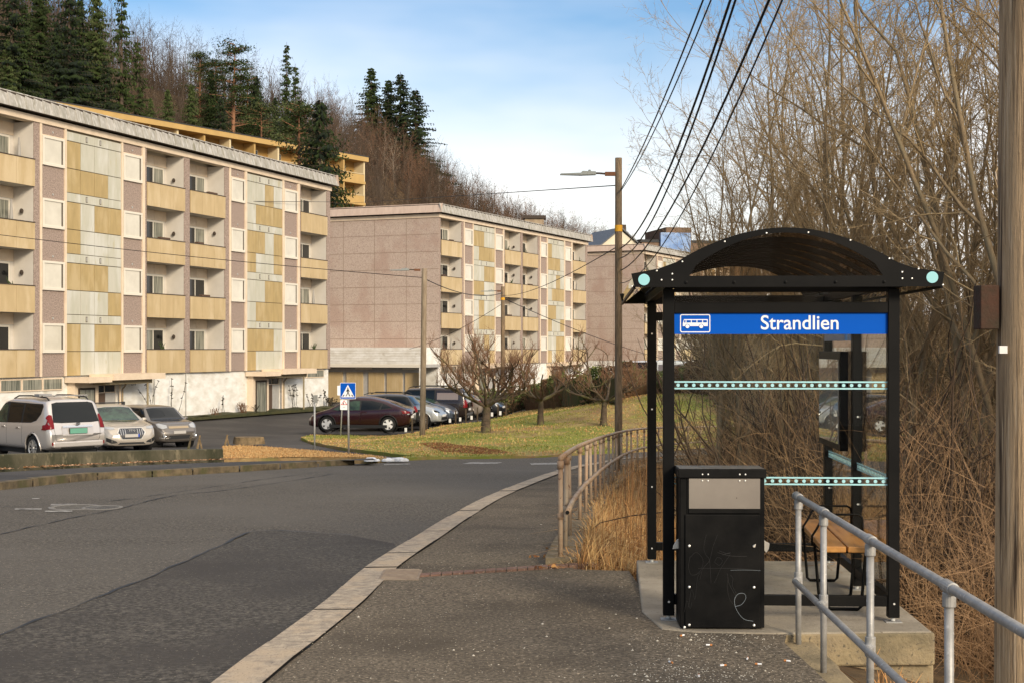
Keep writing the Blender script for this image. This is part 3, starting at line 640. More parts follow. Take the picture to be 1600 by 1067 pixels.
for y_ in (1.0, 5.0, 9.0):
    m_ = MB(); m_.tube([(gx0 + .6, y_ - .7, .30), (gx0 + .6, y_ + .7, .30)], .05, 8, FRM); m_.build('lamp_tube', FRM, ga)

# yellow terrace building up on the hillside
p0 = Vector((-48.2 - 9, 140.8 - 14)); p1 = Vector((-19.1, 185)); d = (p1 - p0); Lr = d.length; d.normalize(); rz = math.atan2(d.y, d.x)
TY = mat('terrace_yellow', (.50, .33, .12), .7, col2=(.44, .29, .11), scale=.8); TYB = mat('terrace_ochre', (.34, .20, .06), .8); TCR = mat('terrace_cream', (.66, .55, .34), .6)
tb = empty('terrace_building', (p0.x, p0.y, 0), rz, 'long golden yellow terraced building high on the wooded slope', 'apartment building')
mb = MB(); zt = 26.6
mb.box(0, Lr, 1.6, 12, 8, zt - .1, TYB); mb.build('wall', TYB, tb)
rf = MB(); rf.box(-.3, Lr + .3, -.35, 12.4, zt - .60, zt, TY); rf.box(-.35, Lr + .35, -.4, 12.5, zt + .003, zt + .12, ROOFD); rf.build('roof', TY, tb)
for k in range(18):
    mb = MB(); x = .2 + k * (Lr - .4) / 17; mb.box(x - .13, x + .13, 0, 1.6, 8, zt - .61, TCR if k % 2 else TY); mb.build('partition', TCR, tb)
for lev in range(3):
    za = zt - .85 - 2.35 - lev * 2.75
    fl = MB(); fl.box(.1, Lr - .1, -.15, 1.6, za - .35, za, TY); fl.build('floor_slab', TY, tb)
    for k in range(17):
        x = .2 + k * (Lr - .4) / 17; xb = x + (Lr - .4) / 17
        if lev == 0 or k > 12:
            b_ = MB(); b_.box(x + .15, xb - .15, -.12, -.06, za, za + .85, TY); b_.box(x + .1, xb - .1, -.14, -.04, za + .93, za + .99, TCR); b_.build('balcony_rail', TY, tb)
            w_ = MB(); w_.box(x + .5, x + 2.1, 1.5, 1.59, za + .1, za + 2.1, TCR); w_.box(x + .6, x + 1.0, 1.45, 1.5, za + .2, za + 2.0, BLIND); w_.box(x + 1.1, x + 2.0, 1.45, 1.5, za + .2, za + 2.0, DARK); w_.build('window', TCR, tb)

# house and rooftop things beyond the second block
hs = empty('white_house', (14.5, 190, 0), R(20), 'white gabled house with dark tiled roof and chimney behind the second block', 'house')
HW = mat('house_white', (.66, .60, .46), .8); TILE = mat('dark_roof_tile', (.05, .055, .065), .45, col2=(.13, .14, .15), scale=3, stretch=(1, 1, 6))
mb = MB(); mb.box(-4, 4, 0, 9, 5, 14.6, HW); mb.add([(-4, 0, 14.6), (4, 0, 14.6), (0, 0, 17.6), (-4, 9, 14.6), (4, 9, 14.6), (0, 9, 17.6)], [(0, 1, 2), (3, 5, 4)], HW); mb.build('wall', HW, hs)
mb = MB(); mb.add([(-4.4, -.4, 14.3), (0, -.4, 17.75), (4.4, -.4, 14.3), (-4.4, 9.4, 14.3), (0, 9.4, 17.75), (4.4, 9.4, 14.3), (-4.4, -.4, 14.5), (0, -.4, 17.95), (4.4, -.4, 14.5), (-4.4, 9.4, 14.5), (0, 9.4, 17.95), (4.4, 9.4, 14.5)],
    [(0, 1, 4, 3), (1, 2, 5, 4), (6, 9, 10, 7), (7, 10, 11, 8), (0, 6, 7, 1), (1, 7, 8, 2), (3, 4, 10, 9), (4, 5, 11, 10), (0, 3, 9, 6), (2, 8, 11, 5)], TILE); r_ = mb.build('roof', TILE, hs)
mb = MB(); mb.box(1.4, 2.2, 3, 4, 15, 18.6, BROWN); mb.build('chimney', BROWN, r_)
ch = MB(); q = Vector((-5.5, 107)) + D2 * 30.5; c_ = Vector((-.916, .401)) * 5; ch.box(q.x + c_.x - .9, q.x + c_.x + .9, q.y + c_.y - .6, q.y + c_.y + .6, 12.3, 14.2, mat('chimney_render', (.42, .33, .22), .9, col2=(.3, .22, .15), scale=2)); ch.box(q.x + c_.x - 1.1, q.x + c_.x + 1.1, q.y + c_.y - .8, q.y + c_.y + .8, 14.203, 14.5, BROWN)
o = ch.build('chimney_stack', BROWN); tag(o, 'brown rendered chimney stack on the far end of the second block', 'chimney')
BT = mat('blue_tarpaulin', (.13, .24, .48), .5, col2=(.3, .42, .62), scale=.8); BRB = mat('brown_cladding', (.20, .13, .085), .8, col2=(.14, .09, .06), scale=1)
bb = empty('far_building', (23.5, 205, 0), R(12), 'brown block wrapped in blue tarpaulin far behind the bare branches', 'building')
mb = MB(); mb.box(-5, 12, 0, 10, 2, 17.0, BRB); mb.box(-1.4, 2.4, -.2, 10, 16.9, 19.2, BRB); mb.build('wall', BRB, bb)
mb = MB(); mb.box(-2.3, 2.2, -.5, -.05, 14.2, 18.4, BT); mb.build('tarpaulin', BT, bb)
mb = MB(); mb.box(-5.4, 12.4, -.1, 10.5, 17.003, 17.4, ROOFD); mb.build('roof', ROOFD, bb)
# ================================================================ BUS SHELTER
BLK = mat('black_frame', (.004, .004, .004), .5, spec=.10, col2=(.008, .0075, .007), scale=3)
BLUE = mat('sign_blue', (.0, .09, .50), .5, spec=.08)
WHITE = mat('sign_white', (.86, .87, .88), .4)
TURQ = mat('turquoise', (.30, .62, .66), .45)
TURQL = mat('turquoise_band', (.36, .64, .68), .5)
BOLT = mat('bolt_steel', (.75, .74, .70), .3, metal=.4)
GLASS = glassy('clear_glass', (.975, .985, .98)); SMOKE = glassy('smoked_sheet', (.86, .79, .71)); EAVE = glassy('eave_sheet', (.55, .50, .26))
GALV = mat('galvanised', (.40, .39, .37), .5, metal=.3, col2=(.30, .295, .28), scale=18, fine=((.50, .49, .47), 40, (.62, .72)))
SLAB = 0.0
sl = MB()
SO = (1.007, 9.15); SR = R(-3.1)
ms = T(SO[0], SO[1], 0) @ Matrix.Rotation(SR, 4, 'Z')
def slabpoly(pts, z0, z1, m, mb):
    vs = [ms @ Vector((x, y, z0)) for x, y in pts] + [ms @ Vector((x, y, z1)) for x, y in pts]; n = len(pts)
    mb.add(vs, [tuple(reversed(range(n))), tuple(range(n, 2 * n))] + [(i, (i + 1) % n, (i + 1) % n + n, i + n) for i in range(n)], m)
mb = MB(); slabpoly([(-.06, -.30), (.13, -.38), (.60, -.40), (1.60, -.30), (1.60, 2.6), (-.12, 2.58), (-.16, .3)], -.20, .012, CONC, mb)
o = mb.build('concrete_slab', CONC, bevel=.012, fixn=True); tag(o, 'pale concrete slab carrying the bus shelter', 'slab')
mb = MB(); slabpoly([(.50, -.41), (1.615, -.315), (1.615, -.20), (.5, -.20)], -.195, .004, CONCF, mb)
slabpoly([(.62, -.36), (1.62, -.26), (1.62, 2.5), (.62, 2.5)], -.40, -.203, CONCF, mb); slabpoly([(.7, -.30), (1.6, -.22), (1.6, 2.4), (.7, 2.4)], -.7, -.405, CONCF, mb)
o = mb.build('concrete_footing', CONCF, bevel=.012, fixn=True); tag(o, 'stained stepped concrete footing blocks under the front of the shelter slab', 'footing')
# concrete kerb block at the railing foot
mb = MB(); mb.box(1.50, 1.86, 8.05, 8.76, -.5, -.045, CONCF); mb.box(1.56, 1.84, 3.0, 8.04, -.5, -.035, CONCF)
o = mb.build('edging_block', CONCF, bevel=.02, fixn=True); tag(o, 'mossy concrete edging under the galvanised railing', 'edging')

sh = empty('bus_shelter', (SO[0], SO[1], .012), SR, 'black framed glass bus shelter with arched smoked roof and blue name band', 'bus shelter')
WX, DY = 1.425, 2.45; PW = .036
for nme, x, y, h in (('post', 0, 0, 2.12), ('post', WX, 0, 2.12), ('post', 0, DY, 2.12), ('post', WX, DY, 2.12), ('post', WX, DY / 2, 2.12)):
    m_ = MB(); m_.box(x - PW, x + PW, y - PW, y + PW, .03, h, BLK); po = m_.build(nme, BLK, sh, bevel=.004)
    m_ = MB(); m_.box(x - .05, x + .05, y - .045, y + .045, 0, .006, GALV); m_.tube([(x, y, .008), (x, y, .03)], .015, 8, BOLT)
    for z in (.12,) + ((.62, 1.25, 1.86) if y > 1 else ()): m_.tube([(x + .0, y - PW - .006, z), (x, y - PW + .001, z)], .007, 8, BOLT)
    m_.build('base_plate', BOLT, po)
def bar(x0, x1, y0, y1, z0, z1, nm='rail'):
    m_ = MB(); m_.box(x0, x1, y0, y1, z0, z1, BLK); return m_.build(nm, BLK, sh, bevel=.003)
for y in (0, DY):
    bar(PW, WX - PW, y - .025, y + .025, .10, .165, 'bottom_rail'); bar(PW, WX - PW, y - .03, y + .03, 1.965, 2.035, 'top_rail'); bar(PW, WX - PW, y - .03, y + .03, 2.10, 2.16, 'roof_beam')
bar(WX - .025, WX + .025, PW, DY / 2 - PW, .10, .165, 'bottom_rail'); bar(WX - .025, WX + .025, DY / 2 + PW, DY - PW, .10, .165, 'bottom_rail')
bar(WX - .03, WX + .03, -.15, 3.2, 2.122, 2.18, 'roof_beam'); bar(-.03, .03, -.15, 3.2, 2.122, 2.18, 'roof_beam'); bar(WX - .025, WX + .025, PW, DY - PW, 1.93, 2.0, 'top_rail')
def pane(x0, x1, y0, y1, z0, z1, nm='glass_pane', m_=GLASS):
    q = MB(); q.box(x0, x1, y0, y1, z0, z1, m_); return q.build(nm, m_, sh)
gp = pane(PW, WX - PW, -.004, .004, .165, 1.965); g2 = pane(PW, WX - PW, DY - .004, DY + .004, .165, 1.965); pane(PW, WX - PW, -.004, .004, 2.037, 2.098)
g3 = pane(WX - .004, WX + .004, PW, DY / 2 - PW, .165, 1.93); g4 = pane(WX - .004, WX + .004, DY / 2 + PW, DY - PW, .165, 1.93)
# turquoise bands with dots
def bands(x0, x1, y, z, along, par, n=27):
    m_ = MB()
    def fb(a, b, z0, z1):
        if along == 'x': m_.box(a, b, y - .0065, y - .0045, z0, z1, TURQL)
        else: m_.box(y - .0065, y - .0045, a, b, z0, z1, TURQL)
    fb(x0, x1, z + .016, z + .026); fb(x0, x1, z - .026, z - .016)
    for k in range(n):
        c = x0 + (x1 - x0) * (k + .5) / n
        if along == 'x': m_.lathe([(.0115, 0), (.0115, .002), (0, .002)], T(c, y - .0045, z) @ RX90, 12, TURQL)
        else: m_.box(y - .0065, y - .0045, c - .011, c + .011, z - .011, z + .011, TURQL)
    m_.build('dotted_band', TURQL, par)
for z in (1.507, .895):
    bands(PW, WX - PW, 0, z, 'x', gp)
bands(PW, DY / 2 - PW, WX, .895, 'y', g3, 22); bands(DY / 2 + PW, DY - PW, WX, .895, 'y', g4, 22)
# blue name band
m_ = MB(); m_.box(PW, WX - PW, -.012, -.006, 1.832, 1.972, BLUE); bb_ = m_.build('name_band', BLUE, sh)
text_mesh('Strandlien', .128, WHITE, T(.835, -.0135, 1.900) @ RX90, bb_, 'lettering', .0008, .0012, .97)
m_ = MB(); Mf = T(0, -.0132, 0) @ RX90
x0, x1, z0, z1 = .073, .266, 1.842, 1.958
out = rrect(x0, x1, z0, z1, .012); inn = rrect(x0 + .006, x1 - .006, z0 + .006, z1 - .006, .008); n = len(out)
m_.add([Mf @ Vector((x, y, .001)) for x, y in out + inn], [(i, (i + 1) % n, n + (i + 1) % n, n + i) for i in range(n)], WHITE)
bx0, bx1, bz0, bz1 = .090, .250, 1.882, 1.926
m_.prism([(bx0, bz0), (bx1, bz0), (bx1, bz1), (bx0 + .008, bz1), (bx0 + .001, bz0 + .02)], Mf, .001, WHITE)
Mg = T(0, -.0144, 0) @ RX90
for a, b in ((.0975, .108), (.114, .142), (.148, .178), (.184, .214), (.220, .244)): m_.prism([(a, 1.905), (b, 1.905), (b, 1.920), (a + (.003 if a < .1 else 0), 1.920)], Mg, .0008, BLUE)
for cx in (.120, .208): m_.prism(circ(.0155, 16, cx, 1.881), Mg, .0005, BLUE); m_.prism(circ(.0125, 16, cx, 1.881), T(0, -.0151, 0) @ RX90, .0006, WHITE)
m_.build('bus_symbol', WHITE, bb_)
# arched roof: outline of end panels
def arch(t, x0=-.02, x1=1.46, z0=2.235, zr=.262):
    return (x0 + (x1 - x0) * t, z0 + zr * (math.sin(math.pi * t) ** .82))
def xz(pts): return pts
OUT = [(-.225, 2.125), (-.245, 2.21), (-.07, 2.243)] + [arch(t) for t in np.linspace(.04, .96, 25)] + [(1.51, 2.243), (1.70, 2.215), (1.685, 2.125)]
INN = [(.12, 2.195)] + [arch(t, .09, 1.35, 2.20, .265) for t in np.linspace(.06, .94, 25)] + [(1.32, 2.195)]
def arch_panel(y):
    """flat black end panel with an arched opening"""
    n = len(OUT); k = len(INN); pts = [Vector(p) for p in OUT] + [Vector(p) for p in INN]
    e = [(i, (i + 1) % n) for i in range(n)] + [(n + i, n + (i + 1) % k) for i in range(k)]
    V, _, F_, *_r = delaunay_2d_cdt(pts, e, [], 1, 1e-5)
    fs = []
    for f in F_:
        c = sum((V[i] for i in f), Vector((0, 0))) / len(f)
        if inside(INN, np.array([c.x]), np.array([c.y]))[0] or not inside(OUT, np.array([c.x]), np.array([c.y]))[0]: continue
        fs.append(tuple(f))
    m_ = MB(); nv = len(V); m_.add([(v.x, y, v.y) for v in V] + [(v.x, y + .012, v.y) for v in V], fs + [tuple(i + nv for i in reversed(f)) for f in fs], BLK)
    for P_ in (OUT, INN):
        q = len(P_); m_.add([(a, y, b) for a, b in P_] + [(a, y + .012, b) for a, b in P_], [(i, (i + 1) % q, q + (i + 1) % q, q + i) for i in range(q)], BLK)
    o_ = m_.build('arch_panel', BLK, sh, fixn=True)
    g_ = MB(); q = len(INN); g_.add([(a, y + .006, b) for a, b in INN], [tuple(range(q))], SMOKE); g_.build('smoked_window', SMOKE, o_)
    return o_
YF, YB = -.20, 3.12
fp = arch_panel(YF); arch_panel(YB)
m_ = MB(); Mq = T(0, YF - .001, 0) @ RX90
for cx, cz in ((-.165, 2.172), (1.625, 2.182)): m_.prism(circ(.036, 28, cx, cz), Mq, .002, TURQ)
m_.build('turquoise_dot', TURQ, fp)
for cx, cz in ((-.085, 2.228), (-.055, 2.17), (.012, 2.208), (.012, 2.17), (.075, 2.285), (.34, 2.41), (.60, 2.462), (.86, 2.465), (1.12, 2.415), (1.36, 2.30), (1.44, 2.215), (1.44, 2.175), (1.50, 2.175), (-.24, 2.13), (1.54, 2.235), (1.69, 2.135)):
    m_ = MB(); m_.lathe([(.006, 0), (.005, .004), (0, .005)], T(cx, YF - .0005, cz) @ RX90, 8, BOLT); m_.build('bolt', BOLT, fp)
for cx in (.10, .40, .72, 1.03, 1.33): m_ = MB(); m_.lathe([(.010, 0), (.009, .008), (0, .01)], T(cx, YF - .0005, 2.155) @ RX90, 8, BLK); m_.build('bolt', BLK, fp)
bar(-.20, 1.66, YF + .015, YF + .055, 2.13, 2.19, 'end_beam'); bar(-.20, 1.66, YB - .055, YB - .0, 2.13, 2.19, 'end_beam')
m_ = MB(); A2 = [arch(t, -.02, 1.46, 2.225, .262) for t in np.linspace(.0, 1, 33)]; n = len(A2)
for y0, y1 in ((YF + .012, 1.45), (1.46, YB)):
    m_.add([(x, y0, z) for x, z in A2] + [(x, y1, z) for x, z in A2] + [(x, y0, z - .006) for x, z in A2] + [(x, y1, z - .006) for x, z in A2], [(i, i + 1, n + i + 1, n + i) for i in range(n - 1)] + [(2 * n + i, 3 * n + i, 3 * n + i + 1, 2 * n + i + 1) for i in range(n - 1)], SMOKE)
m_.build('roof_sheet', SMOKE, sh, smooth=True)
for y in np.linspace(YF + .35, YB - .25, 7):
    m_ = MB(); A3 = [arch(t, -.01, 1.45, 2.21, .255) for t in np.linspace(.0, 1, 25)]; n = len(A3)
    vs = [(x, y - .022, z) for x, z in A3] + [(x, y + .022, z) for x, z in A3] + [(x, y - .022, z - .035) for x, z in A3] + [(x, y + .022, z - .035) for x, z in A3]
    fs = []
    for i in range(n - 1): fs += [(i, i + 1, n + i + 1, n + i), (2 * n + i, 3 * n + i, 3 * n + i + 1, 2 * n + i + 1), (i, 2 * n + i, 2 * n + i + 1, i + 1), (n + i, n + i + 1, 3 * n + i + 1, 3 * n + i)]
    m_.add(vs, fs, BLK); m_.build('roof_rib', BLK, sh)
for s_, nm in ((-1, 'eave'), (1, 'eave')):
    xo = -.225 if s_ < 0 else 1.685; xi = -.035 if s_ < 0 else 1.475
    m_ = MB(); m_.add([(xo, YF + .015, 2.128), (xo, YB, 2.128), (xi, YB, 2.195), (xi, YF + .015, 2.195), (xo, YF + .015, 2.122), (xo, YB, 2.122), (xi, YB, 2.189), (xi, YF + .015, 2.189)], [(0, 1, 2, 3), (4, 7, 6, 5)], EAVE)
    m_.box(xo - .008, xo + .008, YF + .012, YB, 2.115, 2.135, BLK)
    m_.add([(xo, YF + .015, 2.136), (xo, YB, 2.136), (xo + (.0), YB, 2.205), (xo, YF + .015, 2.205)], [(0, 1, 2, 3)], EAVE)
    m_.build(nm, EAVE, sh)
# display case on the long side
dc = MB(); dx = WX - .10
dc.box(dx, dx + .06, 1.34, 2.30, .99, 1.72, BLK); cs = dc.build('display_case', BLK, sh, bevel=.004)
q = MB(); q.box(dx - .006, dx - .001, 1.39, 2.25, 1.04, 1.66, mat('faded_poster', (.50, .46, .40), .45, col2=(.42, .40, .37), scale=2.5, col3=(.50, .36, .32), scale3=2, con3=(.6, .7))); q.build('timetable', BLK, cs)
q = MB(); q.box(dx - .008, dx - .007, 1.39, 2.25, 1.04, 1.66, GLASS); q.build('glass_cover', GLASS, cs)
q = MB(); q.box(dx + .04, dx + .06, 1.38, 2.28, 1.80, 1.93, mat('pale_blue_plate', (.10, .20, .42), .4)); q.build('header_plate', BLK, sh)

# bench
OAK = mat('varnished_wood', (.55, .26, .07), .45, col2=(.42, .18, .045), scale=2.5, stretch=(9, .6, 9), coat=.2, spec=.4, fine=((.30, .13, .035), 5, (.6, .72)))
be = empty('bench', (SO[0] + 1.03, SO[1] + .18, .012), SR - R(2.2), 'orange varnished wooden bench with bent black steel legs inside the shelter', 'bench')
for x0 in (0, .165):
    m_ = MB(); m_.box(x0, x0 + .152, 0, 1.50, .405, .445, OAK); m_.build('seat_plank', OAK, be, bevel=.006)
for y in (.14, .62, 1.32):
    m_ = MB(); m_.tube([(.01, y, .395), (.02, y, .39), (.05, y, .03), (.07, y, .012), (.25, y, .012), (.27, y, .03), (.30, y, .39), (.31, y, .395)], .011, 8, BLK); m_.tube([(.0, y, .394), (.32, y, .394)], .012, 8, BLK); m_.build('leg', BLK, be, smooth=True)
for y in (.48, 1.02):
    m_ = MB(); m_.tube([(-.012, y, .38), (-.012, y, .45), (.02, y, .50), (.05, y, .56), (.10, y, .60), (.30, y, .60), (.325, y, .585), (.33, y, .56), (.33, y, .38)], .008, 8, BLK); m_.build('armrest', BLK, be, smooth=True)

# ---------------------------------------------------------------- bin
BINB = mat('bin_black', (.004, .004, .004), .5, spec=.10, col2=(.009, .0085, .008), scale=6, bump=.05)
FLAP = mat('bin_flap', (.30, .265, .225), .38, metal=.5, col2=(.25, .22, .19), scale=3, fine=((.12, .10, .08), 26, (.72, .78)))
LIDM = mat('bin_lid', (.17, .155, .13), .45, metal=.3, col2=(.09, .08, .07), scale=4)
bi = empty('litter_bin', (1.305, 8.82, .0), R(-1.5), 'tall black scratched litter bin with steel flap in front of the shelter glass', 'litter bin')
m_ = MB(); hw = .262
m_.box(-hw, hw, .012, .285, .02, .955, BINB); m_.box(-hw + .03, hw - .03, -.0, .012, .02, .725, BINB); m_.build('body', BINB, bi, bevel=.006)
m_ = MB(); m_.add([(-hw - .012, -.012, .952), (hw + .008, -.012, .952), (hw + .008, .295, .955), (-hw - .012, .295, .955), (-hw - .012, -.012, 1.006), (hw + .008, -.012, 1.006), (hw + .008, .295, 1.004), (-hw - .012, .295, 1.004)], [(0, 3, 2, 1), (4, 5, 6, 7), (0, 1, 5, 4), (1, 2, 6, 5), (2, 3, 7, 6), (3, 0, 4, 7)], BINB)
lid = m_.build('lid', BINB, bi, bevel=.004)
q = MB(); q.add([(-hw - .004, -.004, 1.0085), (hw, -.004, 1.0085), (hw, .288, 1.0063), (-hw - .004, .288, 1.0063)], [(0, 1, 2, 3)], LIDM); q.build('lid_top', LIDM, lid)
m_ = MB(); m_.box(-hw + .055, hw - .03, -.004, .004, .762, .948, FLAP); m_.box(-hw + .045, hw - .025, .0045, .012, .73, .95, BINB)
m_.box(-hw + .055, hw - .03, -.006, .006, .735, .761, BINB); fl = m_.build('flap', FLAP, bi)
for cx in (-.125, -.09, .105, .14):
    for z, mm in ((.975, WHITE), (.935, FLAP)): m_ = MB(); m_.lathe([(.006, 0), (.004, .004), (0, .005)], T(cx, -.013 if z > .95 else -.005, z) @ RX90, 8, BOLT); m_.build('bolt', BOLT, fl if z < .95 else lid)
for cx, z in ((-.205, .53), (.195, .53), (-.205, .275), (.195, .275), (-.205, .04), (.195, .04), (-.235, .025)): m_ = MB(); m_.lathe([(.0085, 0), (.007, .004), (0, .006)], T(cx, -.001, z) @ RX90, 10, BOLT); m_.build('bolt', BOLT, bi)
SCR = mat('scratch_grey', (.026, .025, .024), .7); SCRB = mat('scratch_pale', (.20, .23, .25), .6)
m_ = MB()
def scr(pts, m, r=.0011): m_.tube([(x, -.0008, z) for x, z in smooth_line(pts, .01)], r, 4, m)
scr([(.03, .36), (.04, .30), (.07, .24), (.085, .22), (.08, .245), (.06, .29), (.065, .33), (.05, .35)], SCR, .0013)
scr([(.19, .065), (.13, .08), (.085, .14), (.075, .20), (.10, .235), (.135, .235), (.145, .21), (.12, .17), (.08, .155)], SCRB, .0016)
scr([(.035, .33), (.03, .27), (.045, .20), (.075, .16)], SCR, .001)
scr([(-.10, .60), (-.115, .52), (-.10, .47), (-.08, .44), (-.07, .30)], SCR); scr([(-.03, .60), (-.06, .52), (-.08, .44), (-.12, .39), (-.14, .32)], SCR); scr([(.05, .48), (-.01, .39), (-.05, .30)], SCR)
scr([(-.15, .39), (.0, .392), (.12, .39), (.22, .381)], SCR); scr([(.05, .38), (.13, .382), (.235, .379)], SCRB, .0009)
scr([(-.03, .49), (.02, .475), (.06, .468), (.15, .466)], SCR, .0018); scr([(-.02, .50), (.03, .482), (.05, .49), (.0, .475)], SCR, .0016)
scr([(-.2, .46), (-.21, .40), (-.19, .35), (-.14, .37), (-.12, .44), (-.16, .49), (-.2, .46)], SCR); scr([(-.05, .43), (-.02, .41), (.0, .44), (-.03, .46), (-.05, .43)], SCR)
scr([(-.21, .15), (-.19, .26), (-.17, .2), (-.155, .33), (-.13, .37)], SCR); scr([(-.235, .12), (-.22, .19), (-.2, .14), (-.19, .18)], SCR)
m_.build('scratched_tag', SCR, bi)
BAG = mat('bag_plastic', (.60, .55, .47), .55)
def rag(pts, y, nm):
    q = MB(); q.prism(pts, T(0, y, 0) @ RX90, .012, BAG); o_ = q.build(nm, BAG, bi, bevel=.003); return o_
rag([(-.262, .53), (-.262, .50), (-.30, .497), (-.295, .52), (-.275, .555), (-.263, .562)], .10, 'bin_bag')
rag([(.262, .60), (.275, .55), (.305, .535), (.30, .50), (.285, .475), (.262, .50)], .10, 'bin_bag'); rag([(.185, .525), (.20, .522), (.206, .545), (.196, .54)], -.0, 'bin_bag')

# ---------------------------------------------------------------- galvanised railing, right foreground
ra = empty('railing', (1.64, 6, -.06), 0, 'galvanised tube railing with clamp joints in the right foreground', 'railing')
def lx(y): return .0275 * (y - 4.52) + 1.63
SC = .0195
posts = [8.66, 7.86, 6.71, 5.38, 4.05, 2.7]
for y in posts:
    m_ = MB(); x = lx(y) - 1.64; m_.tube([(x, y - 6, -.05), (x, y - 6, .86)], SC * .92, 16, GALV); po = m_.build('post', GALV, ra, smooth=False)
    for p in po.data.polygons: p.use_smooth = True
    j = MB(); j.tube([(x, y - 6, .835), (x, y - 6, .892)], SC * 1.32, 16, GALV); dy = .055
    j.tube([(x - .0275 * dy, y - 6 - dy, .91), (x + .0275 * dy, y - 6 + dy, .91)], SC * 1.3, 16, GALV)
    j.tube([(x, y - 6, .36), (x, y - 6, .455)], SC * 1.3, 16, GALV); j.tube([(x - .03, y - 6 - .065, .405), (x - .0, y - 6, .408)], SC * 1.18, 14, GALV)
    jj = j.build('clamp_joint', GALV, po, bevel=.004)
m_ = MB(); m_.tube([(lx(y) - 1.64, y - 6, .91) for y in (8.72, 7, 5, 2.2)], SC, 20, GALV)
m_.lathe([(0, .03), (.02, .024), (.028, .01), (.028, -.02)], T(lx(8.72) - 1.64, 2.72, .91) @ Matrix.Rotation(R(-90), 4, 'X'), 16, GALV)
hr = m_.build('handrail', GALV, ra, smooth=True)
m_ = MB(); m_.tube([(lx(y) - 1.67, y - 6, .405) for y in (8.60, 7, 5, 2.2)], SC * .93, 18, GALV); m_.build('mid_rail', GALV, ra, smooth=True)

# ---------------------------------------------------------------- rusty curved railing along the pavement
RUST = mat('tan_rusty_paint', (.42, .31, .21), .6, col2=(.34, .21, .125), scale=6, col3=(.42, .33, .235), scale3=1.7, con3=(.45, .6), spec=.35, fine=((.17, .08, .04), 22, (.63, .72)))
rb = [(875.8, 879), (883, 863), (890.7, 846), (906, 818), (915, 806), (923.6, 795), (930, 786), (937, 778), (944, 770), (951, 763), (957, 757), (964, 750), (971, 745), (979, 739), (987, 734.5), (996, 730), (1006, 727), (1017, 724), (1029, 721.5), (1042, 719.5)]
pts = px_line(rb)
ext = smooth_line([pts[-1], (5.6, 42.3), (7.6, 44.3), (10.2, 45.8), (13.4, 47.3)], 1.3)[1:]
pts = pts + ext
r2 = empty('railing', (pts[0][0], pts[0][1], H(*pts[0])), 0, 'long rusty tan tube railing curving along the pavement edge', 'railing')
O = Vector(r2.location)
for i, p in enumerate(pts):
    z = H(*p); hh_ = .88; m_ = MB(); a = Vector((p[0], p[1], z - .05)) - O; lean = Vector((.015 * math.sin(i * 2.1), 0, 0))
    m_.tube([a, a + Vector((0, 0, hh_ + .03)) + lean], .021, 10, RUST)
    for p_ in range(1): pass
    m_.tube([a + Vector((0, 0, hh_ - .03)) + lean, a + Vector((0, 0, hh_ + .035)) + lean], .029, 10, RUST); m_.tube([a + Vector((0, 0, .42)), a + Vector((0, 0, .47))], .027, 10, RUST); m_.tube([a, a + Vector((0, 0, .065))], .032, 8, RUST)
    m_.build('post', RUST, r2, smooth=True)
top_ = [Vector((p[0], p[1], H(*p) + .885)) - O for p in pts]
m_ = MB(); m_.tube([tuple(Vector(a)) for a in top_], .025, 12, RUST); m_.build('handrail', RUST, r2, smooth=True)
mid = [Vector((p[0] + .055, p[1], H(*p) + .44)) - O for p in pts]
mid[0] = mid[0] + Vector((.0, -.10, -.0))
m_ = MB(); m_.tube(mid, .024, 12, RUST); m_.build('mid_rail', RUST, r2, smooth=True)
q = MB(); q.tube([mid[0] + Vector((0, -.003, 0)), mid[0] + Vector((0, .01, 0))], .017, 12, DARK); q.build('open_pipe_end', DARK, r2)
# concrete edging under it
mb = MB(); el = smooth_line([(pts[0][0] + .0, pts[0][1] - .12)] + pts, .5); i = 0
while i < len(el) - 2:
    j = min(i + 2, len(el) - 1); seg = el[i:j + 1]; seg = [lerp(seg[0], seg[1], .04)] + seg[1:-1] + [lerp(seg[-2], seg[-1], .96)]
    a = offset_line(seg, -.13); b = offset_line(seg, .15); dz = rng.uniform(-.012, .012); n = len(seg); vs = []
    for u, v in zip(a, b):
        zz = H(*u); vs += [(u[0], u[1], zz - .1), (u[0], u[1], zz + .055 + dz), (v[0], v[1], zz + .045 + dz), (v[0], v[1], zz - .75)]
    fs = []
    for t in range(n - 1):
        for k in range(3): fs.append((t * 4 + k, (t + 1) * 4 + k, (t + 1) * 4 + k + 1, t * 4 + k + 1))
    fs += [(3, 2, 1, 0), tuple((n - 1) * 4 + k for k in (0, 1, 2, 3))]; mb.add(vs, fs, CONCF); i = j
o = mb.build('edging', mat('mossy_edging', (.22, .17, .11), .95, col2=(.12, .10, .06), scale=5, bump=.6, bscale=30, fine=((.34, .28, .2), 20, (.6, .7))), fixn=True); tag(o, 'row of weathered concrete edging stones under the rusty curved railing', 'edging')
for s_ in o.data.materials: pass
o.data.materials[0] = MATS['mossy_edging']

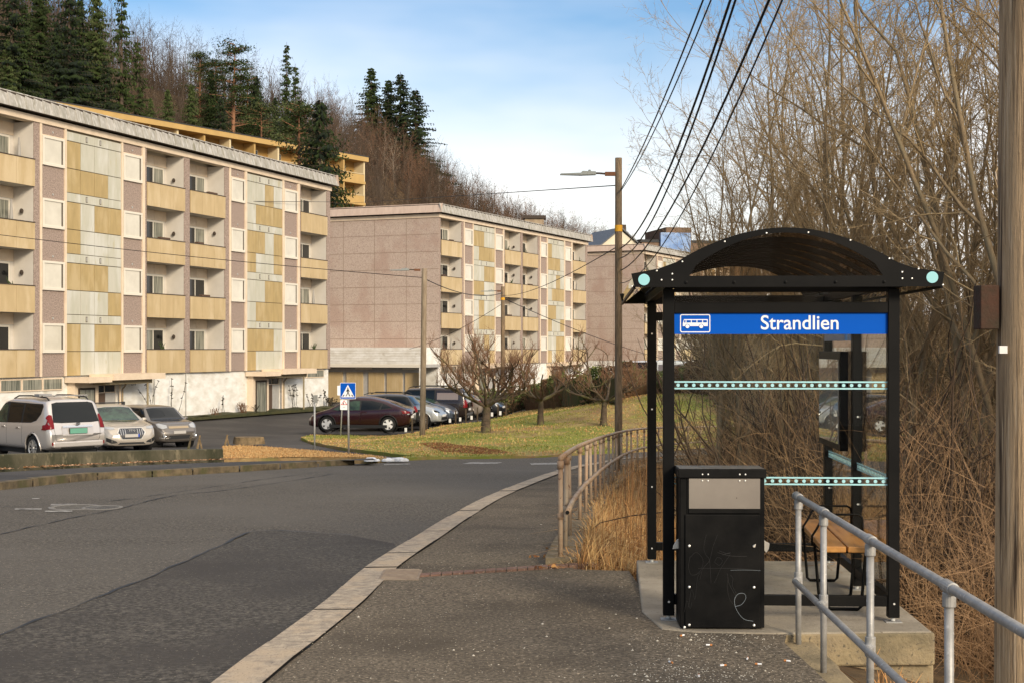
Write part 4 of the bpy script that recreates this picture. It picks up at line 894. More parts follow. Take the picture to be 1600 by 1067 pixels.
# ---------------------------------------------------------------- wooden poles and wires
POLE = mat('pole_wood', (.27, .185, .11), .85, col2=(.12, .085, .05), scale=3.0, stretch=(6, 6, .7), contrast=(.38, .62), bump=1.0, bscale=14, fine=((.27, .19, .11), 9, (.5, .66)), col3=(.15, .12, .085), scale3=1.2)
POLEN = mat('pole_wood_near', (.50, .35, .205), .85, col2=(.075, .048, .028), scale=3.2, detail=5, stretch=(7, 7, .30), contrast=(.46, .60), bump=1.0, bscale=14, fine=((.60, .45, .29), 9, (.58, .66)))
LAMPM = mat('lamp_grey', (.22, .235, .22), .5); CABLE = mat('cable_black', (.010, .010, .011), .6)
def wood_pole(name, loc, h, r, label, m=POLE, lean=(0, 0), lamp=None, band=None):
    e = empty(name, loc, 0, label, 'utility pole'); m_ = MB(); m_.tube([(lean[0] * t * h, lean[1] * t * h, -.3 + (h + .3) * t) for t in np.linspace(0, 1, 9)], [r * (1.06 - .12 * t) for t in np.linspace(0, 1, 9)], 20, m)
    o_ = m_.build('pole_shaft', m, e, smooth=True)
    if band: q = MB(); q.tube([(0, 0, band), (0, 0, band + .14)], r * 1.04, 18, mat('yellow_band', (.72, .36, .02), .6)); q.build('yellow_band', None, o_)
    if lamp:
        z, ln = lamp; q = MB(); q.tube([(-r, 0, z - .02), (-r - ln * .35, 0, z + .01), (-r - ln * .5, 0, z + .01)], .022, 8, BROWN); q.box(-r - .22, -r + .03, -.03, .03, z - .05, z + .04, mat('rusty_bracket', (.16, .07, .035), .8))
        ar = q.build('lamp_arm', BROWN, e)
        q = MB(); xs = -r - ln * .42; q.add([(xs, -.07, z - .03), (xs, .07, z - .03), (xs - ln * .38, .09, z - .04), (xs - ln * .38, -.09, z - .04), (xs, -.05, z + .05), (xs, .05, z + .05), (xs - ln * .30, .06, z + .06), (xs - ln * .30, -.06, z + .06)],
            [(0, 1, 2, 3), (4, 7, 6, 5), (0, 4, 5, 1), (1, 5, 6, 2), (2, 6, 7, 3), (3, 7, 4, 0)], LAMPM)
        q.add([(xs - ln * .30, -.09, z - .04), (xs - ln * .30, .09, z - .04), (xs - ln * .80, .06, z - .03), (xs - ln * .80, -.06, z - .03), (xs - ln * .30, -.07, z + .02), (xs - ln * .30, .07, z + .02), (xs - ln * .78, .04, z + .005), (xs - ln * .78, -.04, z + .005)],
            [(0, 1, 2, 3), (4, 7, 6, 5), (0, 4, 5, 1), (1, 5, 6, 2), (2, 6, 7, 3), (3, 7, 4, 0)], LAMPM)
        q.tube([(xs - .14, 0, z + .05), (xs - .14, 0, z + .09)], .03, 8, LAMPM); q.build('lamp_head', LAMPM, e, bevel=.01)
    return e
pz = H(2.36, 31.5)
MP = wood_pole('utility_pole', (2.36, 31.5, pz), 5.97 - pz, .082, 'tall weathered wooden pole with a street lamp and yellow band beside the curved railing', lamp=(5.62 - pz, 1.0), band=4.34 - pz)
lp = hit(660, 679.5); wood_pole('utility_pole', on(*lp), (679.5 - 420) * lp[1] / FOC, .115, 'slim pale wooden lamp pole standing in the straw grass by the black van', m=mat('pole_pale', (.30, .235, .16), .85, col2=(.20, .15, .10), scale=4, stretch=(4, 4, .5)), lean=(.012, 0), lamp=((679.5 - 422) * lp[1] / FOC, 1.0))
lz = H(-.55, 85); wood_pole('utility_pole', (-.55, 85, lz), 1.75 + 97 * 85 / FOC - lz, .12, 'thin dark wooden lamp pole in front of the second block, behind the bushy pruned tree', lamp=(1.75 + 90 * 85 / FOC - lz, 1.0), band=1.75 + 76 * 85 / FOC - lz)
npl = wood_pole('utility_pole', (2.025, 5.5, -.5), 9.0, .155, 'thick cracked wooden pole at the right edge of the view', m=POLEN, lean=(.006, 0))
m_ = MB(); m_.box(-.222, -.150, -.03, .06, 2.325, 2.495, mat('old_red_board', (.075, .032, .02), .85, col2=(.04, .03, .018), scale=9, bump=.4)); m_.build('wooden_box', None, npl, bevel=.004)
m_ = MB(); m_.box(-.165, -.135, -.075, -.06, 2.233, 2.262, mat('white_tag', (.7, .69, .66), .5)); m_.build('number_tag', None, npl)
m_ = MB(); m_.tube([(-.02, -.15, 2.0), (-.02, -.143, 2.0)], .006, 8, BOLT); m_.build('nail', BOLT, npl)
def wire(pxs, rad, lab, ex=None, yend=31.4, yst=4.6):
    """pxs: (Y, Z) knots fitted with a sagging curve between the near pole and the tall lamp pole"""
    ys = np.array([a for a, b in pxs]); zs = np.array([b for a, b in pxs]); c = np.polyfit(ys, zs, 2); o_ = []
    for y in np.linspace(yst, yend, 40):
        x = 2.03 + (2.40 - 2.03) * (y - 5.5) / 26; o_.append((x + (ex or 0) * math.sin((y - yst) / (yend - yst) * math.pi), y, float(np.polyval(c, y))))
    m_ = MB(); m_.tube(o_, rad, 6, CABLE); w_ = m_.build('overhead_cable', CABLE, smooth=True); tag(w_, lab, 'cable', 'overhead cables running to the lamp pole')
wire([(31.3, 5.25), (16.4, 5.72), (9, 6.35)], .011, 'topmost overhead cable, leftmost against the sky')
wire([(31.3, 5.22), (15.6, 5.55), (9, 6.1)], .009, 'thin twisted overhead cable just right of the topmost cable')
wire([(31.5, 3.95), (26.3, 3.98), (18.8, 4.42), (14.05, 5.2)], .014, 'thick overhead cable, left one of the close middle pair')
wire([(31.5, 3.75), (24.4, 3.78), (18.1, 4.32), (13.7, 5.1)], .012, 'thick overhead cable, right one of the close middle pair')
wire([(31.5, 3.48), (23.3, 3.53), (16.3, 4.06), (11.7, 4.62)], .012, 'overhead cable crossing in front of the left tree crown, right of the close pair')
wire([(31.5, 3.2), (18.2, 3.54), (16.2, 3.75), (11.1, 4.47)], .008, 'thinnest overhead cable, rightmost above the shelter roof')
def span(a, b, sag, rad, lab):
    m_ = MB(); a = Vector(a); b = Vector(b); m_.tube([a.lerp(b, t) - Vector((0, 0, 4 * sag * t * (1 - t))) for t in np.linspace(0, 1, 20)], rad, 5, CABLE)
    w_ = m_.build('service_wire', CABLE, smooth=True); tag(w_, lab, 'wire')
lamp2 = Vector((lp[0], lp[1], H(*lp) + (679.5 - 434) * lp[1] / FOC))
span(P3(966, 290, 31.5), P3(515, 320, 150), 0, .012, 'faint level wire from the tall lamp pole across the sky to the hillside')
span(P3(0, 368, 59.6) - Vector((0, .5, 0)), lamp2, .1, .014, 'long wire slanting down across the nearest block to the pale lamp pole')
span(P3(0, 314, 62) - Vector((0, .5, 0)), P3(515, 316, 88), 0, .014, 'thin level wire crossing the upper balconies of the nearest block')
span(lamp2, P3(786, 458, 85), .4, .02, 'wire between the pale lamp pole and the dark lamp pole')
span(P3(786, 466, 85), P3(1035, 560, 120), .3, .022, 'wire falling right from the dark lamp pole in front of the third block'); span(P3(786, 474, 85), P3(640, 545, 100), .3, .016, 'wire dropping left from the dark lamp pole to the garages')
span(P3(966, 385, 31.5), P3(786, 462, 85), .3, .012, 'wire from the yellow banded pole to the dark lamp pole')

# ---------------------------------------------------------------- road signs
SG = mat('sign_post_steel', (.40, .40, .38), .5, metal=.4)
def steel_post(base, h, lean, parent=None, r=.03):
    m_ = MB(); m_.tube([(0, 0, -.1), (lean * h, 0, h)], r, 10, SG); return m_
b = hit(545, 711); Yb = b[1]; sc_ = Yb / FOC
e = empty('pedestrian_crossing_sign', on(*b), R(8), 'square blue sign with a white triangle and black walking figure on a grey post', 'road sign')
hpost = (711 - 600) * sc_; steel_post(b, hpost, -.01).build('post', SG, e, smooth=True)
S = .235; zc = (711 - 610) * sc_; Ms = T(-.01 * zc - .01, -.04, zc) @ RX90
m_ = MB(); m_.prism(rrect(-S, S, -S * 1.04, S * 1.04, .02), Ms, .006, BLUE); pl = m_.build('sign_plate', BLUE, e)
m_ = MB(); Mt = Ms @ T(0, 0, .0065); out = rrect(-S, S, -S * 1.04, S * 1.04, .02); inn = rrect(-S + .012, S - .012, -S * 1.04 + .012, S * 1.04 - .012, .015); n = len(out)
m_.add([Mt @ Vector((x, y, .0005)) for x, y in out + inn], [(i, (i + 1) % n, n + (i + 1) % n, n + i) for i in range(n)], WHITE)
m_.prism([(-.20, -.19), (.20, -.19), (.0, .185)], Mt, .001, WHITE); m_.build('white_triangle', WHITE, pl)
KB = mat('sign_black', (.02, .02, .02), .5); Mk = Ms @ T(0, 0, .0085); m_ = MB()
m_.prism(circ(.020, 12, 0, .085), Mk, .001, KB)
m_.prism([(-.022, .055), (.02, .06), (.026, .0), (.022, -.055), (-.012, -.06), (-.02, -.01)], Mk, .0012, KB)
m_.prism([(.0, -.04), (.022, -.05), (.05, -.115), (.075, -.155), (.05, -.16), (.03, -.13)], Mk, .0014, KB); m_.prism([(-.012, -.045), (.012, -.055), (-.022, -.12), (-.05, -.16), (-.07, -.155), (-.04, -.11)], Mk, .0016, KB)
m_.prism([(-.02, .05), (-.005, .04), (-.03, -.02), (-.055, -.03), (-.045, -.01)], Mk, .0018, KB); m_.prism([(.012, .05), (.024, .045), (.04, .01), (.06, -.02), (.05, -.025), (.03, .0)], Mk, .002, KB)
for cx in (-.13, .13): 
    sg = -1 if cx > 0 else 1; m_.prism([(cx - .035, -.165), (cx + .0, -.165), (cx + .035 * 1 - .0, -.115) if cx < 0 else (cx + .012, -.165), (cx + .0, -.115)][:4] if cx < 0 else [(cx, -.165), (cx + .035, -.165), (cx + .0, -.115), (cx - .035, -.115)], Mk, .001, KB)
m_.build('walking_figure', KB, pl)
b = hit(491.5, 704); e = empty('edge_on_sign', on(*b), R(78), 'thin grey sign seen edge on atop a leaning steel post on the verge', 'road sign')
hp = (704 - 628) * b[1] / FOC; steel_post(b, hp, .0).build('post', SG, e, smooth=True)
m_ = MB(); m_.box(-.19, .19, -.04, -.028, hp - .02, hp + .24, SG); m_.build('sign_plate', SG, e)
b = hit(532, 680); sc_ = b[1] / FOC; e = empty('warning_sign', on(*b), R(6), 'small white sign with a red triangle behind the blue crossing sign', 'road sign'); hp = (680 - 600) * sc_
steel_post(b, hp, .05).build('post', SG, e, smooth=True)
m_ = MB(); zc = (680 - 632) * sc_; Mw = T(.16, -.04, zc) @ RX90; m_.prism([(-.17, -.22), (.18, -.22), (.18, .22), (-.17, .22)], Mw, .006, WHITE); pl = m_.build('sign_plate', WHITE, e)
RED = mat('sign_red', (.55, .03, .03), .5); m_ = MB(); Mw2 = Mw @ T(0, 0, .0065); m_.prism([(-.15, .0), (.15, .0), (.0, .21)], Mw2, .0015, RED); m_.prism([(-.10, .028), (.10, .028), (.0, .165)], Mw2, .0025, WHITE); m_.box(.1, .22, -.055, -.05, zc - .10, zc - .09, KB); m_.build('red_triangle', RED, pl)
m_ = MB(); m_.prism(circ(.02, 10, -.02, .10), Mw2, .004, KB); m_.prism([(-.05, .03), (-.01, .03), (.0, .085), (-.04, .085)], Mw2, .004, KB); m_.build('figures', KB, pl)
m_ = MB(); m_.box(-.14, .0, -.045, -.035, (680 - 617) * sc_, (680 - 602) * sc_, WHITE); m_.build('back_plate', WHITE, e)
# small numbered posts along the car park edge
PST = mat('dark_stake', (.075, .055, .035), .9); TAGW = mat('white_tag', (.7, .69, .66), .5)
first = None
for i, (px_, py_, hpx, tg) in enumerate([(644, 677, 27, 0), (667, 668.5, 21, 1), (689, 664, 20, 1), (712, 662, 21, 1), (728, 660, 14, 1), (746, 657.5, 22, 1), (778, 652.5, 17, 1), (791, 650.5, 16, 1)]):
    b = hit(px_, py_)
    if first is None:
        st_ = empty('parking_stake', on(*b), 0, '', 'stake'); m_ = MB(); m_.box(-.035, .035, -.035, .035, -.1, .68, PST); m_.build('stake', PST, st_); m_ = MB(); m_.box(-.34, -.23, -.05, -.04, .08, .27, TAGW); m_.tube([(-.28, -.03, -.1), (-.28, -.03, .1)], .012, 6, PST); m_.build('number_plate', TAGW, st_); first = st_
    else: st_ = copy_tree(first, loc=on(*b))
    st_['label'] = ['dark stake right behind the maroon car', 'dark stake beside the foot of the pale lamp pole', 'dark stake in front of the silver hatchback', 'dark stake at the nose of the blue grey car', 'short dark stake below the tail of the black van', 'dark stake left of the bushy pruned tree trunk', 'dark stake just right of the bushy pruned tree trunk', 'farthest dark stake beside the hedge foot'][i]
    st_['group'] = 'stakes along the edge of the car park'
# stump and stakes on the verge
STW = mat('stump_wood', (.27, .19, .10), .9, col2=(.12, .085, .045), scale=5, bump=.6)
b = hit(388, 691); mb = MB(); rg = random.Random(4)
prof = [(.62, -.1), (.58, .10), (.56, .17)]
mb.add([(b[0] + r_ * (1 + .12 * math.sin(3 * t) + .08 * math.cos(5 * t)) * math.cos(t), b[1] + r_ * .8 * math.sin(t), H(*b) + z_ + .05) for r_, z_ in prof for t in np.linspace(0, 2 * math.pi, 19)[:-1]] + [(b[0], b[1], H(*b) + .23)],
    [(i * 18 + k, i * 18 + (k + 1) % 18, (i + 1) * 18 + (k + 1) % 18, (i + 1) * 18 + k) for i in range(2) for k in range(18)] + [(36 + k, 36 + (k + 1) % 18, 54) for k in range(18)], STW)
o = mb.build('tree_stump', STW); tag(o, 'broad low sawn tree stump on the straw verge', 'tree stump')
for i, (a_, b_, h_, lab) in enumerate([(310, 696, .30, 'pale stick leaning behind the end of the low wall'), (353, 692, .26, 'short brown wedge shaped stake left of the stump'), (296, 697, .28, 'mossy green stub post behind the low wall')]):
    b = hit(a_, b_); m_ = MB(); z = H(*b); m_.tube([(b[0] - .04, b[1], z - .1), (b[0] + .06, b[1], z + h_ * 1.3)], [.05, .03], 6, STW if i != 2 else MOSSK); 
    if i != 2: m_.tube([(b[0] + .12, b[1], z - .1), (b[0] + .02, b[1] + .02, z + h_ * 1.2)], [.04, .02], 6, STW)
    o = m_.build('stake', STW); tag(o, lab, 'stake')
# litter and grit on the near pavement
rg = random.Random(77); mb = MB(); GRIT = mat('pale_grit', (.52, .48, .40), .8); BUTT = mat('orange_butt', (.55, .22, .07), .7)
def pebble(x, y, z, s, m): mb.add([(x - s, y, z), (x, y - s * .8, z), (x + s, y, z), (x, y + s * .7, z), (x + s * .1, y, z + s * .9)], [(0, 1, 4), (1, 2, 4), (2, 3, 4), (3, 0, 4)], m)
for k in range(1500):
    if rg.random() < .45: px_, py_ = rg.gauss(1090, 70), rg.uniform(985, 1066)
    else: px_, py_ = rg.uniform(380, 1200), rg.uniform(745, 1066)
    b = hit(px_, py_)
    if b[1] > 22 or b[0] > 1.6: continue
    if b[0] > .82 and b[1] > 8.72: continue
    kx_ = min(kin, key=lambda p: abs(p[1] - b[1]))[0]
    if b[0] < kx_ - .1: continue
    rl = .5 + max(0, (b[1] - 11.6)) * .09
    if b[1] > 11.5 and b[0] > rl - .1: continue
    pebble(b[0], b[1], H(*b) + .002, rg.uniform(.0022, .0055) * (1 + (rg.random() < .04) * 1.2), GRIT)
o = mb.build('grit', GRIT); tag(o, 'scattered pale grit on the pavement', 'grit', kind='stuff')
BT_ = [(1108, 1010), (1168, 1031), (1230, 1035), (1066, 995), (1048, 1037), (1130, 1042), (1092, 1058), (1185, 1040)]
proto = None
for i, (a_, b_) in enumerate(BT_):
    p = hit(min(a_, 1240), b_)
    if proto is None:
        m_ = MB(); m_.tube([(-.018, 0, .006), (.004, 0, .006)], .005, 7, WHITE); m_.tube([(.004, 0, .006), (.018, 0, .006)], .0055, 7, BUTT); c_ = m_.build('cigarette_butt', BUTT); proto = c_
    else: c_ = proto.copy(); C.objects.link(c_)
    c_.location = (p[0], p[1], H(*p) + .006); c_.rotation_euler = (0, 0, i * 1.3); tag(c_, 'cigarette butt on the asphalt, ' + ['just below the middle of the bin', 'right of the bin and a step nearer', 'rightmost, near the concrete edging', 'at the left foot corner of the bin', 'leftmost and halfway down from the bin', 'directly below the bin, in the middle of the bunch', 'nearest the bottom of the photo', 'between the middle of the bunch and the edging'][i], 'cigarette butt', 'cigarette butts in front of the bin')
b = hit(922, 866); 
# ================================================================ CARS
TYRE = mat('tyre', (.016, .016, .016), .85); RIM = mat('rim_silver', (.55, .55, .54), .35, metal=.7); RIMW = mat('rim_white', (.70, .69, .67), .4); RIMD = mat('rim_dark', (.06, .06, .06), .5)
CGL = mat('car_glass', (.006, .008, .009), .04, spec=.35); CGG = mat('car_glass_green', (.05, .09, .06), .05, spec=.4, col2=(.02, .03, .025), scale=3)
BTR = mat('black_trim', (.02, .02, .02), .55); CHR = mat('chrome', (.75, .74, .72), .15, metal=.9); REDL = mat('red_lamp', (.16, .004, .006), .25, spec=.3); CLRL = mat('clear_lamp', (.34, .35, .36), .1, spec=.8, coat=.8); PLG = mat('green_plate', (.13, .33, .24), .5); PLW = mat('blank_plate', (.45, .43, .40), .5); PLWH = mat('white_plate', (.75, .74, .72), .5); EUB = mat('eu_blue', (.02, .07, .4), .5)
def paint(n, c, metal=.55, rough=.32): return mat(n, c, rough, metal=metal, coat=.7, spec=.5)
def gsm(xs, ys, sig):
    k = np.exp(-.5 * ((xs[:, None] - xs[None]) / sig) ** 2); dx = np.gradient(xs); k = k * dx[None]; return (k @ ys) / k.sum(1)
def make_car(name, label, loc, az, sp, group=None):
    """local: x forward from rear bumper(0) to nose(L), y left, z up. az = heading, degrees from +Y towards +X; loc = ground point below mid-length"""
    Lc, Wc = sp['L'], sp['W']; hw = Wc / 2
    xs = np.concatenate([np.linspace(0, .25, 14), np.linspace(.29, .8, 13), np.linspace(.86, Lc - .8, 46), np.linspace(Lc - .75, Lc - .25, 12), np.linspace(Lc - .21, Lc, 12)])
    def prof(k, sig): p = np.array(sp[k]); return gsm(xs, np.interp(xs, p[:, 0], p[:, 1]), sig)
    zt = prof('top', sp.get('sig', .05)); zb = np.minimum(prof('belt', .08), zt - .02); pw = prof('plan', .03) * hw; zs = prof('sill', .05) if 'sill' in sp else np.full(len(xs), .24)
    tum = sp.get('tum', .2)
    NV = 30; rings = []
    for i, x in enumerate(xs):
        w_, t_, b_, s_ = pw[i], zt[i], zb[i], zs[i]; g = min(1, max(0, (t_ - b_) / .45)); wr = w_ - tum * g - .02
        h = b_ - s_
        cp = [(0, s_), (w_ * .85, s_), (w_ * .965, s_ + .07 * min(1, h * 2)), (w_ * .992, s_ + .30 * h), (w_, s_ + .62 * h), (w_ * .985, b_ - .06 * h), (w_ * .955, b_ + .008), (w_ * .955 * .5 + wr * .5 + .012 * g, b_ + .5 * (t_ - b_)), (wr, t_ - .085 * g - .012), (wr * .90 - .02 * g, t_ - .030 * g - .004), (wr * .5, t_ - .004), (0, t_)]
        cpa = np.array(cp); d = np.r_[0, np.cumsum(np.hypot(*np.diff(cpa, axis=0).T))]; ks = sp.get('_k')
        idx_ = np.linspace(0, len(cp) - 1, NV); yy = np.interp(idx_, range(len(cp)), cpa[:, 0]); zz = np.interp(idx_, range(len(cp)), cpa[:, 1])
        yy[1:-1] = .25 * yy[:-2] + .5 * yy[1:-1] + .25 * yy[2:]; zz[1:-1] = .25 * zz[:-2] + .5 * zz[1:-1] + .25 * zz[2:]
        rings.append((yy, zz))
    V = []; n = 2 * NV - 2
    for x, (yy, zz) in zip(xs, rings):
        V += [(x, y, z) for y, z in zip(yy, zz)] + [(x, -yy[k], zz[k]) for k in range(NV - 2, 0, -1)]
    Fq = []
    wr_, wxs = sp['wr'], sp['wx']; ra = wr_ + .055
    for i in range(len(xs) - 1):
        for k in range(n):
            f = (i * n + k, i * n + (k + 1) % n, (i + 1) * n + (k + 1) % n, (i + 1) * n + k)
            c = [sum(V[q][a] for q in f) / 4 for a in range(3)]
            if abs(c[1]) > hw * .55 and any(math.hypot(c[0] - wx, c[2] - wr_) < ra for wx in wxs): continue
            Fq.append(f)
    fullF = [(i * n + k, i * n + (k + 1) % n, (i + 1) * n + (k + 1) % n, (i + 1) * n + k) for i in range(len(xs) - 1) for k in range(n)]
    caps = [tuple(reversed(range(n))), tuple(range((len(xs) - 1) * n, len(xs) * n))]
    bvh = BVHTree.FromPolygons([Vector(v) for v in V], fullF + caps)
    root = empty(name, (0, 0, 0), 0, label, sp.get('cat', 'car'), group)
    a = math.pi / 2 - R(az); root.rotation_euler = (0, 0, a); c, s = math.cos(a), math.sin(a)
    root.location = (loc[0] - c * Lc / 2, loc[1] - s * Lc / 2, loc[2] if len(loc) > 2 else H(*loc[:2]) - .13)
    root['_'] = 0; del root['_']
    m_ = MB(); m_.add(V, Fq + caps, sp['paint']); body = m_.build('body', sp['paint'], root, smooth=True, fixn=True)
    und = MB(); und.box(.3, Lc - .3, -hw * .8, hw * .8, .2, .5, BTR)
    for wx in wxs:      # wheel wells
        for sgn in (-1, 1):
            y0 = sgn * hw * .50
            und.lathe([(ra + .01, 0), (ra + .01, hw * .49)], T(wx, y0, wr_) @ Matrix.Rotation(R(-90 * sgn), 4, 'X'), 28, BTR)
            und.box(wx - ra, wx + ra, y0 - .01, y0 + .01, .2, wr_ + ra, BTR)
    und.build('underbody', BTR, root)
    arch_m = BTR if sp.get('black_arch') else sp['paint']
    for wx in wxs:
        for sgn in (-1, 1):
            pts_ = []
            for t in np.linspace(-.10, math.pi + .10, 22):
                px_, pz_ = wx + (ra + .012) * math.cos(t), wr_ + (ra + .012) * math.sin(t)
                h_ = bvh.ray_cast(Vector((px_, sgn * 3, pz_)), Vector((0, -sgn, 0)))
                y_ = h_[0].y if h_[0] is not None else sgn * hw * .97
                if abs(y_) < hw * .8: y_ = sgn * hw * .95
                pts_.append((px_, y_ + sgn * .004, pz_))
            q = MB(); q.tube(pts_, .022, 6, arch_m); q.build('wheel_arch', arch_m, body, smooth=True)
    # wheels
    w0 = None
    for wx in wxs:
        for sgn in (1, -1):
            we = empty('wheel', (wx, sgn * (hw - .135), wr_)); we.parent = root; we.rotation_euler = (0, 0, 0 if sgn > 0 else math.pi)
            if w0 is None:
                Mw = Matrix.Rotation(R(-90), 4, 'X'); r = wr_
                q = MB(); q.lathe([(r * .62, -.10), (r * .93, -.11), (r, -.08), (r, .07), (r * .94, .105), (r * .68, .115), (r * .64, .09)], Mw, 32, TYRE); ty = q.build('tyre', TYRE, we, smooth=True)
                q = MB(); rm = r * .68; q.lathe([(rm, .10), (rm * .95, .112), (rm * .91, .09), (rm * .90, .03), (0, .03)], Mw, 32, RIMD if sp['rim'] != 'cover' else RIMD)
                ns = sp.get('spokes', 5); mr_ = RIM if sp['rim'] != 'cover' else RIMW
                q.lathe([(rm, .101), (rm * .96, .114), (rm * .9, .095)], Mw, 32, mr_); q.lathe([(rm * .22, .09), (rm * .18, .115), (0, .118)], Mw, 16, mr_)
                for k in range(ns):
                    t = 2 * math.pi * k / ns; wd = sp.get('sw', .16) * rm; c_, s_ = math.cos(t), math.sin(t)
                    def pt(u, v, h_): return (u * c_ - v * s_, h_, u * s_ + v * c_)
                    q.add([pt(rm * .15, -wd * .8, .112), pt(rm * .15, wd * .8, .112), pt(rm * .94, wd * 1.25, .10), pt(rm * .94, -wd * 1.25, .10), pt(rm * .15, -wd * .8, .04), pt(rm * .15, wd * .8, .04), pt(rm * .94, wd * 1.25, .04), pt(rm * .94, -wd * 1.25, .04)], [(0, 1, 2, 3), (0, 4, 5, 1), (1, 5, 6, 2), (2, 6, 7, 3), (3, 7, 4, 0)], mr_)
                ri = q.build('rim', mr_, we, fixn=True); w0 = (ty, ri)
            else:
                for src in w0: o_ = src.copy(); C.objects.link(o_); o_.parent = we
    def decal(nm, poly, frm, m, par=root, off=.008, step=.05, th=0):
        """project an outline onto the body. frm: 'L','R' poly=(x,z); 'rear','front' poly=(y,z); 'top' poly=(x,y)"""
        V2, F2 = cdt(poly, step); out = []
        D = {'L': Vector((0, -1, 0)), 'R': Vector((0, 1, 0)), 'rear': Vector((1, 0, 0)), 'front': Vector((-1, 0, 0)), 'top': Vector((0, 0, -1))}[frm]
        for u, v in V2:
            o_ = {'L': (u, 3, v), 'R': (u, -3, v), 'rear': (-2, u, v), 'front': (Lc + 2, u, v), 'top': (u, v, 4)}[frm]
            h_ = bvh.ray_cast(Vector(o_), D)
            out.append(None if h_[0] is None else (h_[0] + (h_[1] if h_[1].dot(D) < 0 else -h_[1]) * off))
        fs = [f for f in F2 if all(out[i] is not None for i in f)]
        q = MB(); q.add([o_ if o_ is not None else (0, 0, .5) for o_ in out], fs, m)
        o2 = q.build(nm, m, par, smooth=True, fixn=False)
        if th: sdm = o2.modifiers.new('solid', 'SOLIDIFY'); sdm.thickness = th; sdm.offset = 0
        return o2
    sp['build'](root, body, decal, bvh, sp)
    return root
def line_on(bvh, pts, frm, r, m, off=.002):
    o_ = []
    D = {'L': Vector((0, -1, 0)), 'R': Vector((0, 1, 0)), 'rear': Vector((1, 0, 0)), 'front': Vector((-1, 0, 0)), 'top': Vector((0, 0, -1))}[frm]
    for i in range(len(pts) - 1):
        for t in np.linspace(0, 1, 9)[:(9 if i == len(pts) - 2 else 8)]:
            u = pts[i][0] + (pts[i + 1][0] - pts[i][0]) * t; v = pts[i][1] + (pts[i + 1][1] - pts[i][1]) * t
            s_ = {'L': (u, 3, v), 'R': (u, -3, v), 'rear': (-2, u, v), 'front': (8, u, v), 'top': (u, v, 4)}[frm]; h_ = bvh.ray_cast(Vector(s_), D)
            if h_[0] is not None: o_.append(h_[0] - D * off)
    q = MB()
    if len(o_) > 1: q.tube(o_, r, 4, m)
    return q
def mirror(body, x, y, z, m, s=1):
    q = MB(); q.lathe([(0, -.10), (.07, -.085), (.085, 0), (.07, .085), (0, .10)], T(x, y + s * .10, z) @ Matrix.Rotation(R(90), 4, 'Y') @ Matrix.Diagonal((.8, 1.25, .6, 1)), 12, m); q.tube([(x - .02, y, z - .04), (x, y + s * .06, z - .03)], .02, 6, BTR)
    q.build('wing_mirror', m, body, smooth=True)
def door_lines(body, bvh, xs_, z0, z1, side='L'):
    q = MB()
    for x in xs_:
        l = line_on(bvh, [(x, z0), (x, z1)], side, .006, BTR, -.002); q.add(l.v, l.f, BTR)
    q.build('door_gap', BTR, body)

